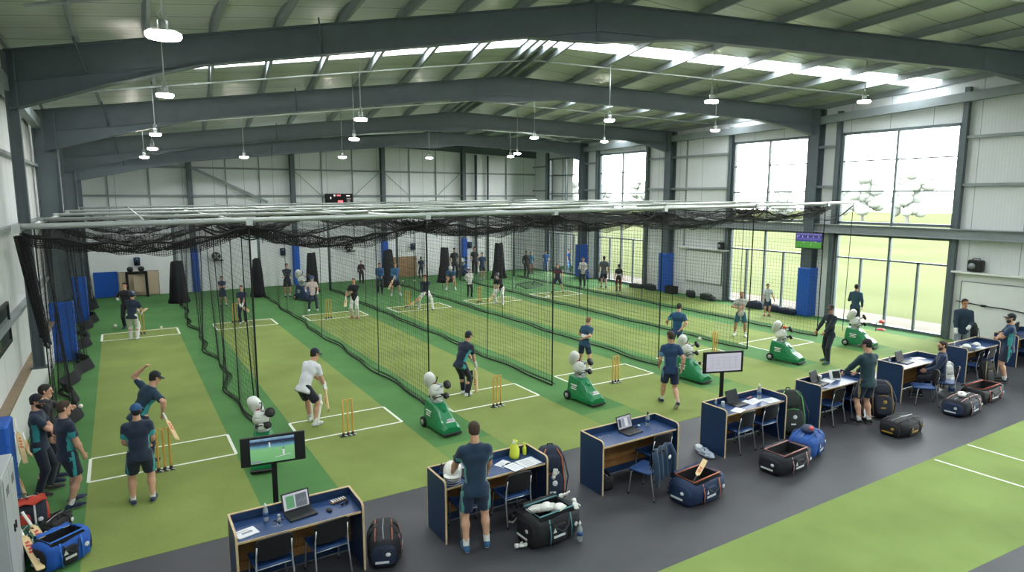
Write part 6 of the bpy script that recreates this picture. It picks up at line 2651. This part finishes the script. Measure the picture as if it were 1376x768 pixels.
# red cone and rod by the window
p = G(1199, 440)
t = thing('floor_marker', 'flat red disc marker on the turf by the nearest tall window', 'marker', (p.x - .8, p.y, 0))
REDM = mat('red_marker', 'c04438', .55)
q = MB(); q.lathe([(.17, 0), (.165, .015), (.07, .06), (.06, .06)], (0, 0, 0), REDM, n=18); q.build('disc', REDM, t)
q = MB(); q.lathe([(.06, .058), (.05, .07), (.01, .072)], (0, 0, 0), REDM, n=14); q.build('top', REDM, t)
p = G(1176, 434)
t = thing('collector_tube', 'pale ball collector rod with red head lying behind the window machine', 'rod', (p.x - 1.5, p.y - .9, 0))
q = MB(); q.tube([(-1.0, .5, .35), (.1, 0, .35)], .03, WHITEP, n=8); q.build('tube', WHITEP, t)
q = MB(); q.ell((.2, -.04, .36), (.15, .07, .07), REDM, n=12, k=8); q.build('head', REDM, t)
q = MB(); q.tube([(-.9, .45, .35), (-.9, .45, 0)], .015, BLACK, n=6); q.tube([(.0, .05, .33), (.0, .05, 0)], .015, BLACK, n=6); q.build('support', BLACK, t)

# rebound frame and gear in the sixth lane
p = G(712, 386)
t = thing('rebound_net', 'low rebound frame lying on the turf of the fifth lane', 'rebounder', (p.x, p.y, 0), R(20))
q = MB(); q.tube([(-.8, -.35, .05), (.8, -.35, .05), (.8, .3, .25), (-.8, .3, .25)], .025, BLACK, n=6, closed=True); q.build('frame', BLACK, t)
q = MB(); net_sheet(q, lambda u, v: Vector((-.78 + 1.56 * u, -.34 + .63 * v, .06 + .19 * v)), 16, 7, 2, 2, .005, NETM); q.build('mesh', NETM, t)
for s in (-1, 1):
    q = MB(); q.tube([(s * .8, .3, .25), (s * .8, .42, 0)], .02, BLACK, n=6); q.build('leg', BLACK, t)
t = thing('marker_pole', 'white marker pole standing in front of the man in dark red shirt', 'pole', tuple(G(735.5, 398)))
q = MB(); q.tube([(0, 0, .03), (0, 0, 1.75)], .02, WHITEP, n=8); q.build('pole', WHITEP, t)
q = MB(); q.lathe([(.14, 0), (.13, .03), (.03, .045)], (0, 0, 0), WHITEP, n=16); q.build('base', WHITEP, t)

# ------------------------------------------------------------------ people
def man(label, px, py, face, head_py=None, H=None, **k):
    P = G(px, py)
    if H is None:
        H = height_at(P, head_py)
    return person(label, (P.x, P.y, 0), face, H, **k), P, H


FOLD = ((.13, .25, 1.13), (-.12, .27, 1.17))
FPOLE = ((-.9, -.1, -.3), (.9, -.1, -.3))
FRONT = ((-.12, .30, 1.02), (.12, .30, 1.02))
SIDE = None

# the group at the near left
man('man in dark cap, navy polo and long trousers, arms folded, beside the bats', 60, 662, -98, 531, top='16283f', side=TEAL, bottom=('trousers', '141d30'), cap=('10151f', False), hands=FOLD, poles=FPOLE, shoes='3a3430', hair='dark', head=(-8, -8, 0), feet=((-.12, .06, 0, -8), (.14, -.05, 0, 14)), build=1.05, logo=WHT, beard=True)
p, P, H = man('bare-headed man in navy shirt and shorts seen from behind at the left, white socks', 97, 679, -62, 540, top='15253b', side=TEAL, hair='brown', shoes='1c2a42', build=1.06, hands=(None, (.20, .16, .88)), head=(-12, -4, 0), feet=((-.13, .08, 0, -6), (.13, -.08, 0, 6)), socks=True)
Pb = G(72, 646)
Hb = 1.75
bp = at_y(100, 546, 13.2)
person('man in black behind the folded-arms man, stretching out an arm with ball', (Pb.x, Pb.y, 0), -92, Hb, top='16181e', bottom=('trousers', '151b29'), hair='dark', hands=(loc_of(Pb, -92, Hb, (bp.x, bp.y - .02, bp.z)), None), sleeve='long', shoes='1b2a40', grip=(True, False))
ball('white ball held out by the man in black at the left', bp.x + .09, bp.y - .01, bp.z, BALLW, .036, None)
man('stocky man in blue cap seen from behind, facing the first lane', 193, 676, -2, 544, top='16263d', side=TEAL, cap=('1f4d78', False), hands=((-.15, .27, 1.0), (.15, .27, 1.0)), build=1.12, shoes='1b2c46', hair='dark', feet=((-.15, .02, 0, -10), (.15, .0, 0, 14)))
# bowler leaning to the right with an arm up
Pc = Vector((.10, 13.55, 0))
fc_, Hc = -38, 1.80
hl_ = at_y(193, 494, 13.7)
hr_ = at_y(219, 556, 13.2)
bw = person('man leaning right with one arm raised and a bat in the other hand', Pc, fc_, Hc, hip=(0, -.05, .92), lean=(.42, .38, 1), twist=-18, hands=(loc_of(Pc, fc_, Hc, hl_), loc_of(Pc, fc_, Hc, hr_)), poles=((-.6, .1, .8), (.7, -.4, 0)), top='143349', side=TEAL, bottom=('trousers', '16223a'), cap=('14171d', False), hair='dark', head=(-30, -18, 0), feet=((-.2, .1, 0, -10), (.2, -.1, 0, 10)), grip=(False, True))
bat_px('bat with red marks held low by the leaning man at the first stumps', bw['hand']['R'] + Vector((0, 0, .12)), (238, 590), (.7, -1, .2), far=False)

# batsmen of the near creases
def batsman(label, px, py, face, head_py, toe_px, hip=(-.02, -.14, .88), lean=(.05, .62, 1), hands=((.10, .40, .78), (.14, .36, .68)), batlab='', far=False, batface=None, sticker=BATRED, Hf=None, grip=WHITEP, **k):
    P = G(px, py)
    H = Hf or 1.8
    p = person(label, (P.x, P.y, 0), face, H, hip=hip, lean=lean, hands=hands, grip=(True, True), **k)
    hm = (p['hand']['L'] + p['hand']['R']) / 2
    d = ray(*toe_px)
    up_ = Vector((0, 0, 1))
    top = hm + (hm - (hm + (G(*toe_px, .3) - hm).normalized())).normalized() * .14
    bat_px(batlab, top, toe_px, batface or (math.sin(R(-face)), math.cos(R(-face)), .2), far=far, sticker=sticker, grip=grip)
    return p


batsman('batsman in white shirt and dark shorts with pads, second lane', 418, 570, -58, 475, (441, 551), top='d9dbdf', bottom=('shorts', '151b2b'), cap=('131b2e', False), pads=PADM, gloves=True, shoes='cfd2d4', feet=((-.16, .14, 0, -25), (.16, -.04, 0, 5)), head=(-15, -14, 0), batlab='bat of the white-shirted batsman, orange marks', sticker=BATORG, Hf=1.80, hair='dark')
PADK = mat('black_batting_pad', '23252b', .6, bump=.3, bscale=30)
batsman('batsman all in navy with black pads, third lane', 624, 531, -62, 455, (640, 527), top='142238', side=TEAL, bottom=('trousers', '131c2e'), cap=('131b30', False), pads=PADK, gloves=True, shoes='d3d5d6', feet=((-.11, .10, 0, -20), (.11, -.05, 0, 5)), head=(-12, -16, 0), batlab='bat of the navy batsman, held to the ground', Hf=1.74, hair='dark')
# boy
Pk = G(785, 497)
person('boy in navy and white banded shirt, twisting, seen from behind in the fourth lane', (Pk.x, Pk.y, 0), away(Pk) - 14, 1.56, lean=(.14, .22, 1), twist=-20, hands=((-.02, .22, 1.05), (-.02, -.16, 1.12)), poles=((-1, .2, .2), (.9, -.6, 0)), top='1f4a63', stripe=(WHT, -.02, .09), bottom=('shorts', '18284a'), hair='sandy', shoes='d0d2d0', head=(-25, -12, 0), feet=((-.17, .02, 0, -8), (.15, .0, 0, 8)))
# walker
man('man in navy shirt and shorts walking away beside the fourth bowling machine, white socks', 899, 546, -28, 446, top='193a5c', side='5b86a8', bottom=('shorts', '172748'), hair='brown', shoes='20283a', lean=(0, .05, 1), hands=((-.20, .22, .95), (.24, -.10, .95)), head=(18, -6, 0), feet=((-.09, .30, 0, 0), (.10, -.32, 0, 4)), lift=(0, .20))
# man behind the machine
man('man in navy shirt with a hand behind his back, between the fourth and fifth nets', 908, 482, -44, 408, top='1d466a', side=TEAL, bottom=('trousers', '16233a'), hair='dark', hands=((-.30, .34, 1.08), (.12, -.17, 1.02)), poles=(None, (1, -.5, 0)), head=(-18, -10, 0), lean=(.08, .14, 1), feet=((-.16, .05, 0, -6), (.16, -.05, 0, 10)))
# man in grey
man('bearded man in grey shirt and teal shorts facing the camera in the sixth lane', 994, 451, 132, 392, top='a9aaa2', stripe=('cfc9c0', -.2, -.02), bottom=('shorts', '1f5668'), hair='sandy', shoes='e4e4e2', socks=True, hands=((.10, .28, 1.05), (.22, .30, 1.22)), beard=True, feet=((-.18, .12, 0, -16), (.20, -.02, 0, 12)), skin=1)
man('person in white top and dark shorts by the window behind the grey-shirted man', 1030, 424, 140, 381, top='c3cbd2', side='3c5f86', bottom=('shorts', '1f2c48'), hair='dark', hands=((-.3, .25, .95), (.25, .3, .75)), lean=(.05, .12, 1), shoes='8a3a30', vox=.02)
man('man in black tracksuit and cap walking in front of the right-hand machines', 1112, 487, 78, 410, top='17232c', sleeve='long', bottom=('trousers', '16222a'), cap=('1a1a1c', False), hands=((-.12, .34, 1.0), (.22, .30, .98)), head=(8, -6, 0), shoes='1d4a4a', socks=False, feet=((-.16, .16, 0, -6), (.18, -.14, 0, 10)), logo=WHT, skin=1)
man('man in dark jacket looking out of the nearest tall window', 1147, 441, -66, 382, top='27485a', sleeve='long', bottom=('trousers', '1a2536'), hair='dark', head=(14, 0, 0), hands=((-.1, .25, 1.2), None), vox=.018)
# at the desks
man('capped man in dark green jacket and navy shorts standing at a desk', 1161, 569, -14, 457, top='1c3a44', sleeve='long', bottom=('shorts', '152036'), trim='8a7a52', cap=('17181b', False), hands=((-.24, .38, 1.03), (.10, .40, 1.0)), poles=((-.8, -.5, -.2), (.8, -.6, -.2)), head=(18, -16, 0), lean=(0, .06, 1), shoes='17181c', build=1.05, hair='dark')
Pa = Vector((21.75, 9.15, 0))
person('man in dark top with grey pads and white gloves behind the white caps desk', Pa, 124, height_at(Pa, 402), top='183040', side=TEAL, sleeve='long', bottom=('trousers', '7d878c'), hair='dark', hands=((-.10, .27, 1.05), (.20, .24, .92)), gloves=True, grip=(True, True), head=(12, 0, 0), pads=mat('grey_pad', '8f979b', .7), skin=1)
man('capped man in navy hooded top with folded arms, right of all desks', 1350, 513, 28, 422, top='1b3a5c', side='3f9aa0', sleeve='short', bottom=('shorts', '162036'), cap=('171a20', False), hands=FOLD, poles=FPOLE, head=(10, 0, 0), shoes='2e2f2c', beard=True, hair='dark', build=1.06)
man('man in navy shirt and shorts leaning over the helmet desk, seen from behind', 640, 739, -18, 570, top='15304a', side='4d9a94', bottom=('shorts', '16294a'), hair='brown', shoes='255a86', hands=((-.27, .38, .97), (.24, .36, .97)), poles=((-.9, -.5, 0), (.9, -.5, 0)), lean=(0, .10, 1), head=(0, -18, 0), feet=((-.14, .0, 0, -6), (.16, .06, 0, 8)), vox=.012)
Ps = Vector((17.20, 7.60, 0))
person('bearded man in navy jacket sitting on a chair with headset', Ps, 32, 1.78, hip=(0, .02, .60), lean=(0, -.02, 1), feet=((-.13, .42, 0, -4), (.13, .40, 0, 4)), hands=((-.14, .34, .72), (.12, .34, .70)), top='1b2c4c', sleeve='long', bottom=('trousers', '151b28'), hair='brown', beard=True, head=(10, 0, 0), knees=((-.1, .8, .9), (.1, .8, .9)), shoes='202428')
# headset
hp_ = PEOPLE[-1]

# far end of the lanes
vf = .022
batsman('far batsman in white trousers and navy shirt, first lane', 180, 456, -15, 393, (197, 414), hip=(0, -.05, .90), lean=(.08, .25, 1), hands=((.18, .30, 1.0), (.24, .26, .95)), top='14263c', bottom=('trousers', 'd9d9d6'), cap=('16294a', True), pads=PADM, gloves=True, batlab='bat held out by the far batsman in the first lane', far=True, vox=vf, Hf=1.72, hair='dark', shoes='d8d8d6')
man('dark-clad wicketkeeper standing behind the far batsman of the first lane', 172, 441, 168, 380, top='15171c', sleeve='long', bottom=('trousers', '15171c'), hair='dark', hands=((-.2, .2, .95), (.25, .1, 1.2)), vox=vf, gloves=True)
man('man in blue shirt and shorts with folded arms by the second lane fan', 300, 411, 172, 371, top='1d3458', bottom=('shorts', '1a2a48'), hair='dark', hands=FOLD, poles=FPOLE, vox=vf, feet=((-.18, .1, 0, 0), (.12, -.1, 0, 10)))
batsman('far batsman in navy polo and long navy trousers, second lane', 327, 435, 165, 387, (335, 418), hip=(0, -.02, .92), lean=(0, .12, 1), hands=((-.04, .30, .92), (.04, .30, .84)), top='1c2c4a', bottom=('trousers', '151e33'), hair='dark', batlab='bat held by the far batsman in the second lane', vox=vf, Hf=1.55, gloves=True, shoes='c9c9c6')
man('man in dark top and shorts standing before the white board of the third lane', 387, 399, 170, 354, top='1f2a33', side='56707c', sleeve='long', bottom=('shorts', '14161b'), hair='dark', hands=FOLD, poles=FPOLE, vox=vf)
man('player in pale pink shirt and blue helmet behind the stumps of the third lane', 421, 417, 165, 371, top='d5c3c1', bottom=('trousers', '18253c'), cap=('21467e', True), hands=((-.26, .2, .98), (.32, .16, 1.1)), vox=vf, feet=((-.2, .05, 0, -10), (.2, .05, 0, 10)), shoes='dcdcda', gloves=True)
batsman('far batsman in black shirt and white pads, third lane', 477, 427, 150, 373, (464, 412), hip=(0, -.04, .90), lean=(0, .12, 1), hands=((.30, .10, 1.0), (.36, .08, .92)), top='16191f', bottom=('trousers', 'dcdbd6'), pads=PADM, hair='sandy', batlab='bat carried at the side by the far batsman in the third lane', vox=vf, Hf=1.7, shoes='a8463a', skin=0)
man('man in dark maroon top and dark trousers near the back wall, fourth lane', 486, 381, 165, 350, top='3a2630', sleeve='long', bottom=('trousers', '1c1a20'), hair='brown', vox=vf, hands=((-.1, .2, 1.15), None))
man('man in blue jacket and dark trousers, left one of two in blue jackets', 511, 394, 160, 353, top='2a5a86', sleeve='long', bottom=('trousers', '141c2c'), hair='dark', vox=vf, hands=FRONT)
jp, P, H = man('man in blue jacket and black shorts holding a bat across his body', 532, 397, 165, 353, top='2b628e', sleeve='long', bottom=('shorts', '14181f'), hair='sandy', vox=vf, hands=((.02, .28, 1.0), (.10, .26, 1.08)), feet=((-.24, .05, 0, -10), (.24, .05, 0, 10)), shoes='dcdcda', grip=(True, True))
bat('bat held across his body by the man in blue jacket and black shorts', jp['hand']['R'] + Vector((.0, -.05, .1)), jp['hand']['R'] + Vector((-.45, -.25, -.55)), (0, -1, 0))
man('man in navy shirt standing before the brown board at the back wall', 566, 374, -10, 345, top='1b3346', side=TEAL, bottom=('trousers', '18222c'), hair='dark', vox=vf)
batsman('crouching far batsman in navy jacket and white pads, fourth lane', 572, 415, 150, 371, (551, 410), hip=(0, -.15, .80), lean=(0, .6, 1), hands=((.04, .42, .66), (.08, .40, .58)), top='17263c', sleeve='long', bottom=('trousers', 'dad9d4'), pads=PADM, gloves=True, cap=('6b3a30', False), batlab='bat of the crouching far batsman in the fourth lane', vox=vf, Hf=1.75, feet=((-.32, .1, 0, -25), (.30, -.1, 0, 20)), hair='dark', shoes='dcdcda')
man('player in blue top bending, hands on knees, behind the fourth lane', 606, 389, 150, H=1.72, hip=(0, -.28, .74), lean=(0, 1.0, .55), hands=((-.16, .22, .52), (.16, .22, .52)), top='2b5f9a', bottom=('shorts', '1a2233'), cap=('d8d8d4', True), hair='dark', vox=vf, feet=((-.25, .05, 0, -15), (.25, .05, 0, 15)), shoes='dcdcda')
man('man in dark top standing behind the bending player, by the curtain', 611, 373, 170, 333, top='2a2d2e', bottom=('trousers', '1e2024'), hair='dark', vox=vf)
man('umpire in white shirt and long black trousers', 631, 399, 165, 361, top='d6d4d2', sleeve='long', bottom=('trousers', '15171c'), hair='brown', vox=vf, hands=((-.12, -.14, 1.0), (.12, -.14, 1.0)), shoes='15161a')
man('man in navy shirt and shorts with white shoes right of the umpire, further back', 648, 375, 165, 339, top='1d3a60', side='4a86b0', bottom=('shorts', '161c2a'), hair='dark', vox=vf, shoes='dcdcda')
person('man half hidden behind the pale machine at the back wall', (19.55, 36.5, 0), 165, 1.75, top='2c2f33', bottom=('trousers', '1e2024'), hair='dark', vox=vf)
batsman('crouching far batsman in black helmet and white pads, fifth lane', 671, 408, 120, 373, (657, 405), hip=(0, -.18, .80), lean=(0, .85, .9), hands=((.02, .40, .60), (.06, .40, .52)), top='181b22', bottom=('trousers', 'd9d8d3'), pads=PADM, gloves=True, cap=('15171b', True), batlab='bat of the crouching far batsman in the fifth lane', vox=vf, Hf=1.72, feet=((-.26, .1, 0, -20), (.22, -.1, 0, 20)), hair='dark', shoes='dcdcda')
man('man in black standing at the right end of the back wall', 707, 372, 172, 337, top='1a1c20', sleeve='long', bottom=('trousers', '17191d'), hair='dark', vox=vf)
man('person in teal jacket and rust trousers beside the man in black', 713, 368, 165, 338, top='2a6a86', sleeve='long', bottom=('trousers', '7a4a3c'), hair='dark', vox=vf)
man('small figure in blue top by the corner of the far window', 733, 366, 150, 337, top='2a5fa8', bottom=('trousers', '3f6ea0'), hair='dark', vox=vf)
man('player in navy and dark red shirt with legs apart in the fifth lane', 749, 393, 140, 353, top='2a2a44', stripe=('6a2a34', .12, .26), bottom=('shorts', '1a2744'), hair='brown', vox=vf, feet=((-.34, .05, 0, -10), (.30, .0, 0, 15)), hands=((-.3, .25, .95), (.2, .3, 1.0)), shoes='2a2226', hip=(0, 0, .88))
man('young woman in white top and dark leggings by the far window', 783, 386, 135, 346, top='d3d2d0', sleeve='long', bottom=('trousers', '1d2230'), hair='brown', vox=vf, hands=((-.12, .22, 1.1), (.1, .25, 1.15)), build=.9, shoes='2a2c30')
man('man in grey shirt and navy shorts walking towards the far window', 811, 387, -30, 344, top='5a626c', bottom=('shorts', '1d2740'), hair='dark', vox=vf, feet=((-.1, .2, 0, 0), (.1, -.2, 0, 4)), lift=(0, .12), shoes='23252a', socks=False)
man('boy in black shirt and maroon trousers right of the man in grey', 831, 391, -30, 355, top='24282e', stripe=('c4c6c8', -.05, .04), bottom=('trousers', '7a3a36'), hair='dark', vox=vf, hands=((-.26, .1, .85), (.3, .2, .8)))
# ================================================================== light
W = bpy.data.worlds.new('world')
SC.world = W
W.use_nodes = True
wn = W.node_tree
bg = wn.nodes['Background']
# bright overcast sky, a little whiter towards the horizon
tc = wn.nodes.new('ShaderNodeTexCoord')
sx = wn.nodes.new('ShaderNodeSeparateXYZ')
wn.links.new(tc.outputs['Generated'], sx.inputs[0])
cr = wn.nodes.new('ShaderNodeValToRGB')
cr.color_ramp.elements[0].position = 0.0
cr.color_ramp.elements[0].color = (1.0, 1.0, .98, 1)
cr.color_ramp.elements[1].position = 0.9
cr.color_ramp.elements[1].color = (.88, .95, 1.0, 1)
wn.links.new(sx.outputs['Z'], cr.inputs[0])
wn.links.new(cr.outputs[0], bg.inputs['Color'])
bg.inputs['Strength'].default_value = SKY_STRENGTH


def portal(name, loc, rot, sx_, sy_):
    l = bpy.data.lights.new(name, 'AREA')
    l.shape = 'RECTANGLE'
    l.size, l.size_y = sx_, sy_
    l.cycles.is_portal = True
    o = bpy.data.objects.new(name, l)
    COL.objects.link(o)
    o.location = loc
    o.rotation_euler = rot
    return o


for a, b in WINS:
    portal('window_portal', (XR + .2, (a + b) / 2, ZT / 2), (PI / 2, 0, PI / 2), b - a, ZT)
for k, (a, b) in {1: (.42, .50), 2: (.465, .59), 3: (.39, .49), 4: (.42, .55), 0: (.3, .45)}.items():
    for sd in 'LR':
        c = [slope_pt(k, sd, 0, a), slope_pt(k, sd, 1, a), slope_pt(k, sd, 1, b), slope_pt(k, sd, 0, b)]
        ctr = sum(c, Vector((0, 0, 0))) / 4 + UPZ + Vector((0, 0, .03))
        ex = (c[1] - c[0]); ey = (c[3] - c[0])
        L1 = ex.length
        ex.normalize()
        nz = ex.cross(ey)
        if nz.z < 0:
            nz = -nz
        nz.normalize()
        ey2 = nz.cross(ex)
        M = Matrix((ex, ey2, nz)).transposed().to_4x4()
        o = portal('skylight_portal', ctr, (0, 0, 0), L1, abs(ey.dot(ey2)))
        o.rotation_euler = M.to_euler()

# high-bay lamps ----------------------------------------------------------
LAMPG = emit('lamp_diffuser', 'fff6e8', LAMP_STRENGTH)
LAMPB = mat('lamp_housing', 'b9bcba', 0.35, 0.6)
LAMPS = [  # pixel of the disc, height it hangs at, how the label singles it out
    (220, 51, 6.9, .30, 'large round high-bay lamp hanging at the top left near the first steel frame'),
    (222, 130, 7.0, .24, 'high-bay lamp hanging second down the left row, below the big one'),
    (209, 182, 6.7, .22, 'small high-bay lamp hanging third down the left row'),
    (205, 201, 6.5, .22, 'small far lamp of the left row hanging just under the third rafter'),
    (194, 212, 6.4, .22, 'farthest and lowest lamp of the left row'),
    (485, 162, 6.9, .24, 'high-bay lamp hanging against the second rafter, left of the ridge'),
    (476, 188, 6.8, .24, 'small high-bay lamp hanging below the one at the second rafter'),
    (460, 212, 6.6, .24, 'small lamp before the back wall, above the scoreboard'),
    (328, 212, 6.5, .24, 'small lamp on a long rod before the left of the back wall'),
    (577, 213, 6.8, .24, 'small lamp before the middle of the back wall, right of the scoreboard'),
    (956, 138, 7.4, .26, 'high-bay lamp on a long rod over the right of the hall near the ridge side'),
    (961, 176, 7.4, .24, 'high-bay lamp hanging in front of the upper panels between two tall windows'),
    (1161, 138, 7.5, .24, 'high-bay lamp hanging above the nearest tall window'),
    (819, 163, 7.4, .24, 'high-bay lamp hanging at the right part of the third rafter'),
    (812, 191, 7.4, .24, 'high-bay lamp hanging above the farther tall window'),
    (718, 186, 7.3, .24, 'small high-bay lamp hanging under the third frame right of the ridge'),
    (686, 211, 6.9, .24, 'far flat lamp at the right end of the back wall'),
    (695, 207, 6.95, .24, 'far round lamp at the right end of the back wall, slightly higher'),
]


def roof_z(x, y):
    best = 8.2
    dv = bpy.context.evaluated_depsgraph_get()
    hit = SC.ray_cast(dv, Vector((x, y, 7.0)), Vector((0, 0, 1)))
    return hit[1].z if hit[0] else 8.5


lamp_roots = []
bpy.context.view_layer.update()
for px, py, z, r, lab in LAMPS:
    r *= .66
    p = G(px, py, z)
    zr = roof_z(p.x, p.y)
    t = thing('high_bay_lamp', lab, 'lamp', p, group='high-bay lamps under the roof')
    q = MB()
    q.lathe([(r * .96, .0), (r, .012), (r, .05), (r * .9, .075), (r * .3, .09), (.06, .13), (.06, .2), (.02, .21)], (0, 0, 0), LAMPB, n=24)
    q.build('housing', LAMPB, t)
    q = MB()
    q.lathe([(.001, -.012), (r * .6, -.012), (r * .93, -.004), (r * .955, .008)], (0, 0, 0), LAMPG, n=24)
    q.lathe([(r * 1.004, .012), (r * 1.006, .03), (r * 1.004, .05)], (0, 0, 0), LAMPG, n=24)
    q.build('diffuser', LAMPG, t)
    q = MB()
    q.tube([(0, 0, .2), (0, 0, zr - z)], .012, GALV, n=6)
    q.tube([(0.0, 0, .2), (.05, 0, .27), (0, 0, .34), (-.05, 0, .27), (0, 0, .2)], .008, GALV, n=5)
    q.build('hanging_rod', GALV, t)

SC.view_settings.view_transform = 'Standard'
SC.view_settings.look = 'None'
SC.view_settings.gamma = 1
SC.view_settings.use_curve_mapping = False
SC.view_settings.exposure = EXPOSURE
cy = SC.cycles
cy.use_denoising = True
cy.max_bounces = 8
cy.diffuse_bounces = 4
cy.glossy_bounces = 3
cy.transparent_max_bounces = 16
cy.caustics_reflective = False
cy.caustics_refractive = False
cy.sample_clamp_indirect = 6
